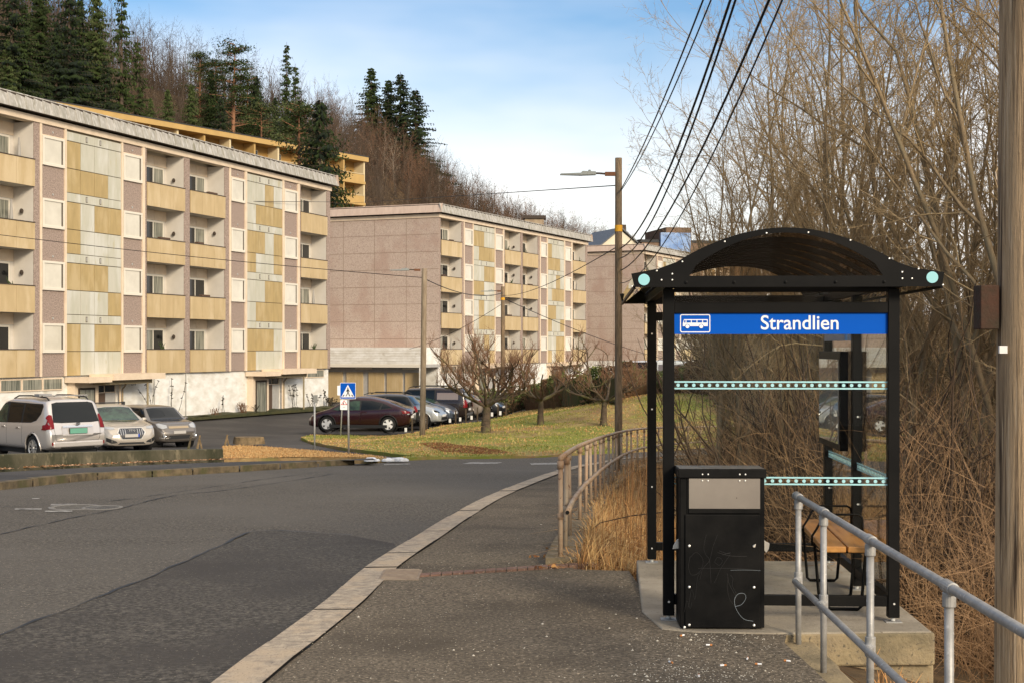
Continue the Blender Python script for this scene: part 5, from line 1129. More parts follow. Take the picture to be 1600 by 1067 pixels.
# ---- silver off-roader, rear towards us
SIL = paint('paint_silver', (.62, .58, .54), .5, .3)
def b_suv(root, body, decal, bvh, sp):
    for sd_ in ('L', 'R'):
        decal('window_surround', [(.50, 1.62), (.58, 1.69), (2.74, 1.715), (3.08, 1.60), (3.54, 1.14), (3.45, 1.07), (1.1, 1.13), (.80, 1.20), (.56, 1.40)], sd_, BTR, off=.004)
        for nm, poly in (('side_window', [(2.62, 1.10), (2.62, 1.60), (2.75, 1.66), (3.05, 1.58), (3.50, 1.14), (3.40, 1.09)]), ('side_window', [(1.72, 1.12), (1.66, 1.66), (2.52, 1.69), (2.54, 1.10)]), ('side_window', [(.82, 1.22), (.60, 1.40), (.52, 1.60), (.60, 1.665), (1.56, 1.68), (1.62, 1.13), (1.1, 1.15)])):
            decal(nm, poly, sd_, CGG if nm == 'side_window' and poly[0][0] > 2.6 else CGL)
    decal('rear_window', [(-.735, 1.16), (-.655, 1.70), (-.5, 1.735), (.5, 1.735), (.655, 1.70), (.735, 1.16), (.5, 1.14), (-.5, 1.14)], 'rear', CGL)
    for s_ in (-1, 1):
        decal('tail_lamp', [(s_ * .735, .98), (s_ * .735, 1.36), (s_ * .80, 1.38), (s_ * .88, 1.30), (s_ * .925, 1.02), (s_ * .90, .96)], 'rear', REDL, off=.02)
        decal('tail_lamp', [(.02, .98), (.02, 1.34), (.14, 1.36), (.22, 1.12), (.42, .95), (.2, .94)], 'L' if s_ > 0 else 'R', REDL, off=.018)
        decal('reflector', [(s_ * .62, .50), (s_ * .62, .59), (s_ * .84, .59), (s_ * .84, .50)], 'rear', REDL, off=.03)
    decal('lower_grille', [(-.55, .40), (-.55, .455), (.55, .455), (.55, .40)], 'rear', BTR, off=.02)
    decal('tailgate_recess', rrect(-.50, .50, .77, 1.055, .05), 'rear', paint('paint_silver_panel', (.56, .52, .48), .5, .28), off=.012)
    decal('chrome_strip', [(-.49, 1.00), (-.47, 1.06), (.47, 1.06), (.49, 1.00)], 'rear', CHR, off=.035)
    q = MB(); q.box(-.025, -.01, -.275, .275, .83, .98, PLG); q.box(-.02, .03, -.285, .285, .82, .99, BTR); pl = q.build('number_plate', PLG, root); pl.location.x = -.02
    e = MB(); Me = T(-.005, 0, 1.115) @ Matrix.Rotation(R(-90), 4, 'Z') @ RX90
    for r1, r2 in ((.062, .045), (.040, .018), (.018, .04)): e.tube([Me @ Vector((r1 * math.cos(t), r2 * math.sin(t) + (.006 if r1 < .05 else 0), .0)) for t in np.linspace(0, 2 * math.pi, 19)], .0075, 5, BTR, cap=False)
    e.build('emblem', BTR, body)
    l = line_on(bvh, [(-.72, 1.16), (-.735, .95), (-.70, .68), (-.66, .62), (.66, .62), (.70, .68), (.735, .95), (.72, 1.16)], 'rear', .007, BTR, -.003); l.build('tailgate_gap', BTR, body)
    q = MB(); q.box(-.05, .12, -.80, .80, .44, .60, sp['paint']); q.build('bumper', sp['paint'], body, bevel=.03)
    for s_ in (-1, 1):
        r_ = MB(); r_.tube([(.55, s_ * .62, 1.80), (.68, s_ * .63, 1.87), (1.6, s_ * .63, 1.91), (2.4, s_ * .62, 1.89), (2.7, s_ * .61, 1.80)], .022, 8, BTR); r_.build('roof_rail', BTR, root, smooth=True)
    q = MB(); q.box(.74, .84, -.72, .72, 1.90, 1.935, CHR); q.box(.9, 1.2, .35, .75, 1.90, 1.97, mat('carrier_grey', (.25, .25, .25), .5)); q.build('roof_bar', CHR, root)
    door_lines(body, bvh, (1.62, 2.58, 3.55), .42, 1.1)
    for x in (1.85, 2.75):
        q = MB(); h_ = bvh.ray_cast(Vector((x, 3, .97)), Vector((0, -1, 0)))[0]; q.box(x - .09, x + .09, h_.y, h_.y + .035, .955, .99, CHR); q.build('door_handle', CHR, body, bevel=.01)
    for s_ in (1, -1): mirror(body, 3.35, s_ * .86, 1.12, sp['paint'], s_)
SUV = dict(L=4.8, W=1.885, wr=.385, wx=(.98, 3.77), rim='silver', spokes=10, sw=.07, paint=SIL, tum=.13, sig=.03,
    top=[(0, .66), (.03, .98), (.09, 1.14), (.12, 1.2), (.36, 1.75), (.46, 1.81), (1.4, 1.86), (2.5, 1.85), (2.95, 1.77), (3.72, 1.18), (4.4, 1.09), (4.68, .98), (4.8, .70)],
    belt=[(0, .60), (.03, .93), (.1, 1.08), (.4, 1.13), (3.5, 1.08), (4.6, .9), (4.8, .65)], plan=[(0, .90), (.04, .955), (.15, .985), (.5, 1), (4.2, 1), (4.6, .93), (4.8, .78)], sill=[(0, .42), (.3, .33), (4.4, .33), (4.8, .36)], build=b_suv)
def cpos(px, Y): return ((px - 800) * Y / FOC, Y)
c_ = cpos(122, 41.8); az = -46; make_car('off_road_car', 'silver off-road car seen from behind with a green number plate', (c_[0] + math.sin(R(az)) * 2.4, c_[1] + math.cos(R(az)) * 2.4), az, SUV)

# ---- pale electric estate facing us
BEI = paint('paint_pale_beige', (.50, .45, .38), .35, .33)
def b_etr(root, body, decal, bvh, sp):
    Lc = sp['L']
    decal('windshield', [(-.72, 1.08), (-.60, 1.50), (-.3, 1.535), (.3, 1.535), (.60, 1.50), (.72, 1.08), (.4, 1.04), (-.4, 1.04)], 'front', CGG)
    for sd_ in ('L', 'R'):
        decal('window_surround', [(.74, 1.06), (.98, 1.45), (2.1, 1.51), (2.65, 1.51), (3.42, 1.04), (2.3, 1.0)], sd_, BTR, off=.004)
        decal('side_window', [(2.3, 1.03), (2.2, 1.48), (2.6, 1.48), (3.35, 1.06)], sd_, CGL); decal('side_window', [(.8, 1.08), (1.0, 1.42), (2.1, 1.48), (2.2, 1.03)], sd_, CGL)
    decal('grille_frame', [(-.52, .70), (-.42, .865), (.42, .865), (.52, .70), (.36, .46), (-.36, .46)], 'front', mat('grille_surround', (.62, .60, .56), .35, metal=.4), off=.012)
    gr = decal('grille', [(-.47, .70), (-.39, .84), (.39, .84), (.47, .70), (.33, .49), (-.33, .49)], 'front', mat('grille_grey', (.055, .06, .07), .35), off=.03)
    q = MB()
    for y in (-.38, -.30, -.22, .22, .30, .38):
        l = line_on(bvh, [(y, .53 + abs(y) * .1), (y, .83)], 'front', .010, CHR, .035); q.add(l.v, l.f, CHR)
    q.build('grille_bars', CHR, gr)
    h_ = bvh.ray_cast(Vector((8, 0, .79)), Vector((-1, 0, 0)))[0]; q = MB()
    for k in range(4):
        cy = (k - 1.5) * .062; q.tube([(h_.x + .05, cy + .042 * math.cos(t), .785 + .042 * math.sin(t)) for t in np.linspace(0, 2 * math.pi, 17)], .006, 5, CHR, cap=False)
    q.build('emblem', CHR, gr)
    h_ = bvh.ray_cast(Vector((8, 0, .6)), Vector((-1, 0, 0)))[0]; q = MB(); q.box(h_.x + .045, h_.x + .06, -.26, .26, .55, .66, PLW); q.box(h_.x + .061, h_.x + .064, -.26, -.20, .55, .66, EUB) if False else q.box(h_.x + .061, h_.x + .064, .21, .26, .55, .66, EUB); q.build('number_plate', PLW, gr)
    for s_ in (-1, 1):
        decal('headlight', [(s_ * .56, .83), (s_ * .60, .885), (s_ * .90, .93), (s_ * .90, .86), (s_ * .72, .81)], 'front', CLRL, off=.012)
        decal('air_intake', [(s_ * .50, .36), (s_ * .56, .42), (s_ * .86, .55), (s_ * .86, .42), (s_ * .70, .34)], 'front', BTR, off=.01)
        mirror(body, 3.12, s_ * .93, 1.08, sp['paint'], s_)
    decal('lower_grille', [(-.50, .30), (-.42, .37), (.42, .37), (.50, .30)], 'front', BTR, off=.01)
    l = line_on(bvh, [(-.70, .96), (-.5, .905), (.5, .905), (.70, .96)], 'front', .006, BTR, -.002); l.build('bonnet_gap', BTR, body)
    q = MB(); q.tube([(1.9, -.66, 1.66), (1.9, .66, 1.66)], .025, 6, BTR); q.box(1.84, 1.96, -.70, -.60, 1.58, 1.70, BTR); q.box(1.84, 1.96, .60, .70, 1.58, 1.70, BTR); q.build('roof_bar', BTR, root)
ETR = dict(L=4.9, W=1.935, wr=.37, wx=(.98, 3.9), rim='silver', paint=BEI, tum=.22, sig=.06,
    top=[(0, .70), (.05, .95), (.2, 1.15), (.75, 1.50), (1.2, 1.60), (2.2, 1.63), (2.65, 1.57), (3.60, 1.08), (4.3, .99), (4.72, .90), (4.84, .74), (4.9, .5)],
    belt=[(0, .65), (.1, .92), (.5, 1.02), (3.4, 1.0), (4.5, .88), (4.8, .66), (4.9, .45)], plan=[(0, .86), (.1, .94), (.5, 1), (4.2, 1), (4.6, .955), (4.8, .87), (4.9, .70)], sill=[(0, .4), (.3, .25), (4.5, .22), (4.9, .26)], build=b_etr)
az = 147; c_ = cpos(206, 50.2); make_car('parked_car', 'pale beige electric car facing us with four ring grille, right beside the silver off-road car', (c_[0] - math.sin(R(az)) * 2.45, c_[1] - math.cos(R(az)) * 2.45), az, ETR)

# ---- boxy grey brown compact facing us
TAU = paint('paint_taupe', (.19, .17, .15), .55, .3)
def b_kia(root, body, decal, bvh, sp):
    decal('windshield', [(-.70, 1.06), (-.60, 1.48), (-.3, 1.505), (.3, 1.505), (.60, 1.48), (.70, 1.06), (.4, 1.02), (-.4, 1.02)], 'front', CGL)
    for sd_ in ('L', 'R'):
        decal('window_surround', [(.42, 1.10), (.38, 1.45), (1.0, 1.50), (2.52, 1.50), (3.12, 1.02), (1.1, 1.02)], sd_, BTR, off=.004)
        decal('side_window', [(2.05, 1.03), (2.0, 1.47), (2.5, 1.47), (3.05, 1.04)], sd_, CGL); decal('side_window', [(1.1, 1.05), (1.1, 1.47), (1.92, 1.48), (1.96, 1.03)], sd_, CGL); decal('side_window', [(.45, 1.12), (.42, 1.42), (1.0, 1.46), (1.02, 1.07)], sd_, CGL)
    decal('grille', [(-.42, .76), (-.42, .84), (.42, .84), (.42, .76)], 'front', mat('champagne_panel', (.42, .33, .22), .35, metal=.4), off=.012)
    q = MB(); h_ = bvh.ray_cast(Vector((8, 0, .62)), Vector((-1, 0, 0)))[0]; q.box(h_.x, h_.x + .02, -.26, .26, .56, .67, PLW); q.build('number_plate', PLW, body)
    for s_ in (-1, 1):
        decal('headlight', [(s_ * .50, .78), (s_ * .48, .88), (s_ * .72, .95), (s_ * .82, .92), (s_ * .80, .80), (s_ * .68, .75)], 'front', CLRL, off=.014)
        q = MB(); h_ = bvh.ray_cast(Vector((8, s_ * .66, .50)), Vector((-1, 0, 0)))[0]; q.lathe([(.07, 0), (.06, .02), (.04, .01), (0, .012)], T(h_.x, s_ * .66, .5) @ Matrix.Rotation(R(90), 4, 'Y'), 14, CHR); q.build('fog_lamp', CHR, body)
        mirror(body, 2.9, s_ * .86, 1.08, sp['paint'], s_)
        l = line_on(bvh, [(s_ * .40, .42), (s_ * .6, .385), (s_ * .80, .42)], 'front', .012, CHR, .01); l.build('chrome_strip', CHR, body)
    decal('lower_grille', [(-.48, .36), (-.44, .50), (.44, .50), (.48, .36)], 'front', BTR, off=.01)
    l = line_on(bvh, [(-.70, 1.0), (-.5, .90), (.5, .90), (.70, 1.0)], 'front', .006, BTR, -.002); l.build('bonnet_gap', BTR, body)
KIA = dict(L=4.14, W=1.8, wr=.335, wx=(.75, 3.32), rim='silver', paint=TAU, tum=.14, sig=.05,
    top=[(0, .75), (.03, 1.0), (.22, 1.50), (.4, 1.57), (1.8, 1.60), (2.4, 1.57), (2.6, 1.52), (3.15, 1.07), (3.75, .99), (4.0, .88), (4.1, .74), (4.14, .5)],
    belt=[(0, .70), (.1, .98), (.4, 1.06), (3.1, 1.0), (3.8, .86), (4.06, .66), (4.14, .45)], plan=[(0, .88), (.1, .96), (.4, 1), (3.6, 1), (3.9, .94), (4.08, .85), (4.14, .70)], sill=[(0, .38), (.3, .24), (3.8, .22), (4.14, .26)], build=b_kia)
az = 137; c_ = cpos(281, 54.6); make_car('parked_car', 'boxy grey brown compact car facing us, rightmost of the three by the low wall', (c_[0] - math.sin(R(az)) * 2.07, c_[1] - math.cos(R(az)) * 2.07), az, KIA)

# ---- maroon fastback side-on
MAR = paint('paint_maroon', (.034, .006, .009), .5, .25)
def b_tes(root, body, decal, bvh, sp):
    for sd_ in ('L', 'R'):
        decal('window_surround', [(.72, 1.10), (.95, 1.22), (1.24, 1.33), (1.7, 1.43), (2.3, 1.45), (2.62, 1.44), (3.2, 1.24), (3.6, 1.0), (3.3, .965), (1.34, 1.01)], sd_, BTR, off=.004)
        decal('side_window', [(2.28, 1.0), (2.28, 1.40), (2.6, 1.42), (3.15, 1.24), (3.52, 1.02), (3.3, .98)], sd_, CGG)
        decal('side_window', [(1.36, 1.04), (1.26, 1.30), (1.7, 1.40), (2.20, 1.42), (2.21, 1.0)], sd_, CGL); decal('side_window', [(.78, 1.12), (.95, 1.20), (1.19, 1.29), (1.28, 1.05)], sd_, CGL)
        decal('tail_lamp', [(.05, .86), (.08, .96), (.34, .97), (.22, .86)], sd_, REDL, off=.012); decal('headlight', [(4.35, .78), (4.40, .84), (4.62, .72), (4.60, .66)], sd_, CLRL, off=.012)
        l = line_on(bvh, [(3.5, .72), (2.5, .66), (1.4, .70), (.9, .84)], sd_, .004, sp['paint'], .0); 
        door_lines(body, bvh, (1.30, 2.25, 3.32), .40, .98, sd_)
        q = MB(); q.box(.98, 3.7, (sp['W'] / 2 - .05) if sd_ == 'L' else -(sp['W'] / 2 - .01), (sp['W'] / 2 - .01) if sd_ == 'L' else -(sp['W'] / 2 - .05), .19, .33, BTR); q.build('sill', BTR, body)
    decal('rear_window', [(-.6, 1.08), (-.48, 1.36), (.48, 1.36), (.6, 1.08)], 'rear', CGL)
    for s_ in (-1, 1):
        decal('tail_lamp', [(s_ * .55, .86), (s_ * .52, .94), (s_ * .88, .95), (s_ * .90, .85)], 'rear', REDL, off=.012); decal('reverse_lamp', [(s_ * .60, .80), (s_ * .60, .85), (s_ * .82, .85), (s_ * .82, .80)], 'rear', CLRL, off=.012)
        mirror(body, 3.12, s_ * .90, 1.04, sp['paint'], s_)
    decal('rear_diffuser', [(-.6, .30), (-.65, .42), (.65, .42), (.6, .30)], 'rear', BTR, off=.012); decal('lower_grille', [(-.5, .30), (-.5, .40), (.5, .40), (.5, .30)], 'front', BTR, off=.01)
    decal('windshield', [(-.66, 1.05), (-.5, 1.45), (.5, 1.45), (.66, 1.05)], 'front', CGL)
    q = MB(); q.box(-.01, .01, -.26, .26, .62, .73, PLWH); q.build('number_plate', PLWH, body)
TES = dict(L=4.75, W=1.92, wr=.355, wx=(.93, 3.82), rim='cover', spokes=5, sw=.24, paint=MAR, tum=.26, sig=.07, black_arch=True,
    top=[(0, .78), (.03, .98), (.10, 1.06), (.5, 1.22), (1.1, 1.44), (1.8, 1.59), (2.4, 1.62), (2.9, 1.53), (3.75, 1.05), (4.3, .90), (4.62, .74), (4.75, .52)],
    belt=[(0, .72), (.1, 1.0), (.5, 1.08), (1.2, 1.03), (3.5, .96), (4.4, .76), (4.7, .55), (4.75, .45)], plan=[(0, .80), (.1, .90), (.4, .975), (.9, 1), (3.9, 1), (4.35, .94), (4.6, .84), (4.75, .62)], sill=[(0, .36), (.3, .24), (4.4, .20), (4.75, .26)], build=b_tes)
c_ = cpos(566, 66.2); make_car('parked_car', 'maroon fastback car seen side-on with white spoked wheel covers', (*c_, 1.75 - 127.5 * 66.2 / FOC), -82, TES)

# ---- generic builders for the others in the row
def b_gen(root, body, decal, bvh, sp):
    Lc, W_ = sp['L'], sp['W']; hw = W_ / 2; rf = sp['roofz']; bz = sp['beltz']; x0, x1, x2, x3 = sp['gx']
    for sd_ in ('L', 'R'):
        xm = (x1 + x2) / 2
        decal('window_surround', [(x0 + .10, bz + .03), (x1 - .05, rf - .14), (xm, rf - .11), (x2 + .03, rf - .13), (x3 - .05, bz + .01), (xm, bz)] if not sp.get('van') else [(xm - .02, bz), (xm - .02, rf - .12), (x2 + .03, rf - .13), (x3 - .05, bz + .01)], sd_, BTR, off=.004)
        if not sp.get('van'): decal('side_window', [(x0 + .15, bz + .05), (x1, rf - .16), (xm - .06, rf - .14), (xm - .04, bz + .02)], sd_, CGL)
        else: decal('side_window', [(.45, bz + .08), (.45, rf - .28), (xm - .1, rf - .28), (xm - .1, bz + .08)], sd_, mat('tinted_window', (.20, .15, .12), .05, spec=.7, coat=1))
        decal('side_window', [(xm + .04, bz + .02), (xm + .04, rf - .14), (x2, rf - .16), (x3 - .12, bz + .03)], sd_, CGG if sp.get('green') else CGL)
        door_lines(body, bvh, (xm, x3 - .1), .40, bz, sd_)
        if sp.get('van'): l = line_on(bvh, [(.3, bz + .0), (xm, bz + .0)], sd_, .01, BTR, .0); l.build('sliding_rail', BTR, body)
    a = hw - sp['tum'] - .08
    decal('windshield', [(-hw * .78, bz + .08), (-a, rf - .12), (a, rf - .12), (hw * .78, bz + .08)], 'front', CGG if sp.get('green') else CGL)
    decal('rear_window', [(-hw * .72, bz + .06), (-a * .95, rf - .16), (a * .95, rf - .16), (hw * .72, bz + .06)], 'rear', CGL)
    for s_ in (-1, 1):
        zt_ = sp.get('tailz', bz - .15); th_ = sp.get('tailh', .14)
        decal('tail_lamp', [(s_ * hw * .70, zt_ - th_), (s_ * hw * .72, zt_ + th_), (s_ * hw * .90, zt_ + th_), (s_ * hw * .92, zt_ - th_)], 'rear', REDL, off=.014)
        decal('tail_lamp', [(.02, zt_ - th_), (.02, zt_ + th_), (.14, zt_ + th_), (.17, zt_ - th_)], 'L' if s_ > 0 else 'R', REDL, off=.014)
        decal('headlight', [(s_ * hw * .5, .68), (s_ * hw * .52, .76), (s_ * hw * .88, .84), (s_ * hw * .90, .72)], 'front', CLRL if not sp.get('darklamp') else CGL, off=.012); mirror(body, x3 - .2, s_ * hw * .95, bz + .06, BTR, s_)
    decal('lower_grille', [(-hw * .6, .34), (-hw * .55, .48), (hw * .55, .48), (hw * .6, .34)], 'front', BTR, off=.01)
    decal('rear_bumper', [(-hw * .85, .32), (-hw * .85, .50), (hw * .85, .50), (hw * .85, .32)], 'rear', BTR if not sp.get('greybump') else mat('bumper_grey', (.10, .10, .10), .6), off=.02)
    q = MB(); q.box(-.02, .005, -.26, .26, .62, .73, PLWH); q.build('number_plate', PLWH, body)
    h_ = bvh.ray_cast(Vector((8, 0, .55)), Vector((-1, 0, 0)))[0]; q = MB(); q.box(h_.x, h_.x + .02, -.26, .26, .5, .61, PLWH); q.build('number_plate', PLWH, body)
    if sp.get('rails'):
        for s_ in (-1, 1): q = MB(); q.tube([(.6, s_ * a, rf - .02), (.8, s_ * a, rf + .06), (x2 - .3, s_ * a, rf + .06), (x2, s_ * a, rf - .04)], .02, 6, BTR); q.build('roof_rail', BTR, root)
def gen(L_, W_, rf, bz, gx, paint_, van=False, **k):
    x0, x1, x2, x3 = gx; hx = (x3 + L_) / 2
    d = dict(L=L_, W=W_, wr=.33, wx=(.78, L_ - .85), rim='silver', spokes=7, sw=.1, paint=paint_, tum=.18, sig=.05, roofz=rf, beltz=bz, gx=gx, van=van,
        top=[(0, .72), (.03, bz - .05), (x0, bz + .05), (x1, rf - .08), (x1 + .3, rf - .02), ((x1 + x2) / 2, rf), (x2, rf - .06), (x3, bz + .07), (hx, bz - .04), (L_ - .2, bz - .18), (L_ - .06, bz - .32), (L_, .5)],
        belt=[(0, .68), (.08, bz - .08), (.3, bz), (x3, bz - .02), (L_ - .3, bz - .2), (L_ - .05, .55), (L_, .45)], plan=[(0, .86), (.1, .95), (.4, 1), (L_ - .8, 1), (L_ - .35, .94), (L_ - .1, .84), (L_, .66)], sill=[(0, .36), (.3, .24), (L_ - .4, .22), (L_, .27)], build=b_gen)
    d.update(k); return d
DKB = paint('paint_black_brown', (.028, .018, .014), .4, .25); SLV = paint('paint_silver_blue', (.46, .48, .48), .45, .28); BLG = paint('paint_blue_grey', (.085, .105, .135), .5, .28); CHA = paint('paint_charcoal', (.035, .038, .042), .5, .3); CHM = paint('paint_champagne', (.33, .28, .235), .5, .3); WHP = paint('paint_white', (.68, .68, .66), .0, .35)
def place(sp, label, endpx, Y, az, nm='parked_car', end='front', dz=0):
    """place so that its given end sits at photo column endpx"""
    c_ = cpos(endpx, Y); s_ = -1 if end == 'front' else 1; h_ = sp['L'] / 2
    x, y = c_[0] + s_ * math.sin(R(az)) * h_, c_[1] + s_ * math.cos(R(az)) * h_
    return make_car(nm, label, (x, y, -2.13 + dz), az, sp)
place(gen(4.6, 1.85, 1.68, 1.08, (.12, .5, 2.7, 3.4), CHA, rails=True, tailz=.95), 'dark grey car directly behind the maroon car with its spoiler and tail showing', 657, 70.2, -81, end='rear')
place(gen(4.45, 1.78, 1.56, 1.0, (.2, .7, 2.5, 3.55), SLV, green=True, darklamp=True), 'silver hatchback with dark slit headlights behind the pale lamp pole', 694, 71.6, 103)
place(gen(4.4, 1.78, 1.50, .98, (.2, .75, 2.4, 3.45), BLG, green=True), 'blue grey car with its nose beside the silver hatchback', 712, 74.4, 103)
place(gen(4.6, 1.85, 1.84, 1.12, (.05, .20, 3.2, 3.95), DKB, van=True, rails=True, tailz=.98, tailh=.20, greybump=True, tum=.12), 'dark brown van with a tinted side window and red tail lamp', 734, 76.2, -80, 'van', end='rear')
place(gen(4.5, 1.8, 1.6, 1.05, (.25, .9, 2.6, 3.4), CHM, tailz=.98, tailh=.06), 'champagne car with sloping rear window between the dark van and the bushy tree', 757, 79.2, -80, end='rear')
place(gen(4.3, 1.76, 1.48, .96, (.2, .7, 2.4, 3.4), CHA), 'dark blue grey car peeping out right of the bushy tree trunk', 787, 82.0, 103)
c_ = cpos(1018, 92); make_car('white_van', 'white van parked behind the hedge left of the shelter', (*c_, 1.75 - 68 * 92 / FOC), -70, gen(5.4, 1.95, 2.1, 1.2, (.05, .25, 4.0, 4.6), WHP, van=True, tum=.12) | {'cat': 'van'})
c_ = cpos(1076, 100); make_car('parked_car', 'white estate car seen through the shelter glass', (*c_, 1.75 - 57 * 100 / FOC), -75, gen(4.6, 1.8, 1.5, .98, (.15, .5, 2.5, 3.3), WHP))
# ================================================================ VEGETATION
def rot_about(v, ax, a): return Matrix.Rotation(a, 3, ax) @ v
def grow(S, rg, p, d, Ln, r, lvl, P, tips=None):
    q = P[lvl]; n = q['n']; st = Ln / n; r1 = r * q.get('taper', .35)
    pos = p.copy(); dr = d.normalized(); last = lvl == len(P) - 1
    nch = q.get('ch', 0); acc = 0
    for i in range(n):
        t = (i + 1) / n
        dr = (dr + Vector((rg.gauss(0, 1), rg.gauss(0, 1), rg.gauss(0, 1))) * q['wob'] + Vector((0, 0, q.get('up', 0)))).normalized()
        nx_ = pos + dr * st; ra = r + (r1 - r) * (i / n); rb_ = r + (r1 - r) * t
        S[min(lvl, 3)].append((*pos, *nx_, ra, rb_)); 
        if not last:
            acc += nch / n if t > q.get('start', .25) else 0
            while acc >= 1:
                acc -= 1; f = rg.random(); cp = pos.lerp(nx_, f); ax = dr.orthogonal().normalized(); ax = rot_about(ax, dr, rg.uniform(0, 6.283))
                cd = rot_about(dr, ax, R(rg.gauss(q['ang'], 10))); cl = Ln * q['len'] * rg.uniform(.65, 1.2) * (1 - .55 * t * q.get('fall', 1)); cr = max(min(rb_ * .75, r * q.get('rr', .5)), q.get('rmin', .003))
                grow(S, rg, cp, cd, cl, cr, lvl + 1, P, tips)
        pos = nx_
    if not last and q.get('fork', 1):
        for _ in range(q.get('fork', 1)):
            ax = rot_about(dr.orthogonal().normalized(), dr, rg.uniform(0, 6.283)); grow(S, rg, pos, rot_about(dr, ax, R(rg.uniform(8, 28))), Ln * q['len'] * .8, r1, lvl + 1, P, tips)
def bare_tree(name, seed, P, stems, bark, twig, sides=(8, 5, 4, 3), lw=None):
    rg = random.Random(seed); S = [[], [], [], []]
    for (x, y, dx, dy, L_, r_) in stems: grow(S, rg, Vector((x, y, -.2)), Vector((dx, dy, 1)), L_, r_, 0, P)
    root = empty(name)
    Vs, Fs, b = [], [], 0
    for k in (0, 1):
        if S[k]: v, f = segs_arrays(S[k], sides[k]); Vs.append(v); Fs.append(f + b); b += len(v)
    np_mesh('trunk', np.concatenate(Vs), np.concatenate(Fs), [bark], parent=root, smooth=True)
    Vs, Fs, b = [], [], 0
    for k in (2, 3):
        if S[k]: v, f = segs_arrays(S[k], sides[k]); Vs.append(v); Fs.append(f + b); b += len(v)
    np_mesh('crown', np.concatenate(Vs), np.concatenate(Fs), [twig], parent=root)
    return root
BARK = mat('bark_brown', (.36, .265, .155), .9, col2=(.22, .16, .09), scale=7, stretch=(3, 3, .8), bump=.5, col3=(.25, .20, .12), scale3=2)
TWIG = mat('twig_brown', (.44, .32, .17), .85, col2=(.33, .235, .125), scale=1.2)
BARKF = mat('bark_far', (.12, .09, .065), .95, col2=(.07, .05, .035), scale=.5); TWIGF = mat('twig_far', (.085, .056, .037), .95, col2=(.05, .035, .022), scale=.12)
BARKB = mat('bark_birch', (.36, .30, .23), .9, col2=(.14, .11, .09), scale=3); TWIGB = mat('twig_reddish', (.24, .125, .07), .9, col2=(.17, .10, .06), scale=.3); TWIGP = mat('twig_pale', (.36, .27, .19), .9)

# --- trees right of and behind the bus shelter
PN = [dict(n=12, wob=.055, up=.04, ch=12, start=.26, ang=30, len=.42, rr=.42, taper=.25, fall=.9),
      dict(n=8, wob=.10, up=.05, ch=8, start=.12, ang=38, len=.44, rr=.42, taper=.3, fall=.8),
      dict(n=5, wob=.14, up=.05, ch=6.5, start=.1, ang=42, len=.48, rr=.5, taper=.4, rmin=.0035, fall=.7),
      dict(n=4, wob=.18, up=.05, ch=3.2, start=.1, ang=45, len=.5, rr=.6, taper=.5, rmin=.0032),
      dict(n=2, wob=.2, up=.05, taper=.6)]
protoN = []
for s in range(4):
    rg = random.Random(100 + s); st = []
    for k in range(5 + (s % 2)):
        st.append((rg.uniform(-.6, .6), rg.uniform(-.5, .5), rg.uniform(-.20, .16), rg.uniform(-.15, .15), rg.uniform(6.8, 10.8), rg.uniform(.035, .085)))
    protoN.append(bare_tree('bare_tree', 200 + s, PN, st, BARK, TWIG))
spotsN = [(3.3, 21.5, 0, .72, .3), (5.6, 17.8, 1, 1.0, 1.9), (7.4, 19.5, 2, 1.05, 3.6), (6.6, 14.6, 3, .92, 5.1), (8.9, 16.2, 1, 1.05, .7), (4.9, 23.5, 2, .98, 2.2), (8.6, 23.5, 3, 1.12, 4.1),
    (11.2, 21.5, 0, 1.1, 5.5), (5.0, 27.0, 3, .85, .9), (6.3, 28.5, 0, 1.08, 2.6), (5.3, 13.2, 2, .62, 3.3), (10.4, 17.2, 2, 1.1, 1.1), (12.8, 26.5, 1, 1.2, 3.1), (6.2, 33.5, 1, .85, 4.4), (8.9, 31, 2, 1.1, .2), (7.2, 11.7, 0, .85, 2.0), (4.6, 18.0, 1, .8, 5.4), (6.6, 21.0, 3, 1.0, 1.2), (8.0, 14.2, 0, .95, 3.0), (10.0, 25.0, 1, 1.2, 5.0)]
labN = ['leftmost bare tree, rising just behind the left half of the arched roof', 'bare tree rising behind the middle of the arched shelter roof', 'bare tree rising behind the right end of the shelter roof', 'near bare tree between the shelter and the thick pole',
    'bare tree immediately left of the thick pole, behind the nearest one', 'bare tree deep behind the shelter roof centre', 'bare tree seen through the others above the right turquoise dot', 'bare tree mostly hidden by the thick pole', 'bare tree directly behind the display case in the shelter',
    'bare tree well behind the left roof shoulder of the shelter', 'short bare tree whose twigs cross the right edge of the shelter', 'far bare tree whose trunk shows beside the wooden box', 'farthest bare tree behind the thick pole', 'distant bare tree seen through the shelter glass on the left', 'distant bare tree seen through the shelter glass on the right', 'low bare tree at the foot of the thick pole', 'slim bare tree above the left third of the arched roof', 'bare tree above the right third of the arched roof', 'bare tree halfway between the right turquoise dot and the thick pole', 'tall bare tree far behind the wooden box on the thick pole']
used = set()
for (x, y, k, sc, rz), lb in zip(spotsN, labN):
    src = protoN[k]
    if k not in used: used.add(k); o = src; o.location = (x, y, ground(x, y)); o.rotation_euler = (0, 0, rz); o.scale = (sc,) * 3; tag(o, lb, 'tree', 'bare trees behind the bus shelter')
    else: copy_tree(src, loc=(x, y, ground(x, y)), rz=rz, sc=sc, label=lb, group='bare trees behind the bus shelter'); 
for o in list(bpy.data.objects):
    if o.get('group') == 'bare trees behind the bus shelter': o['category'] = 'tree'
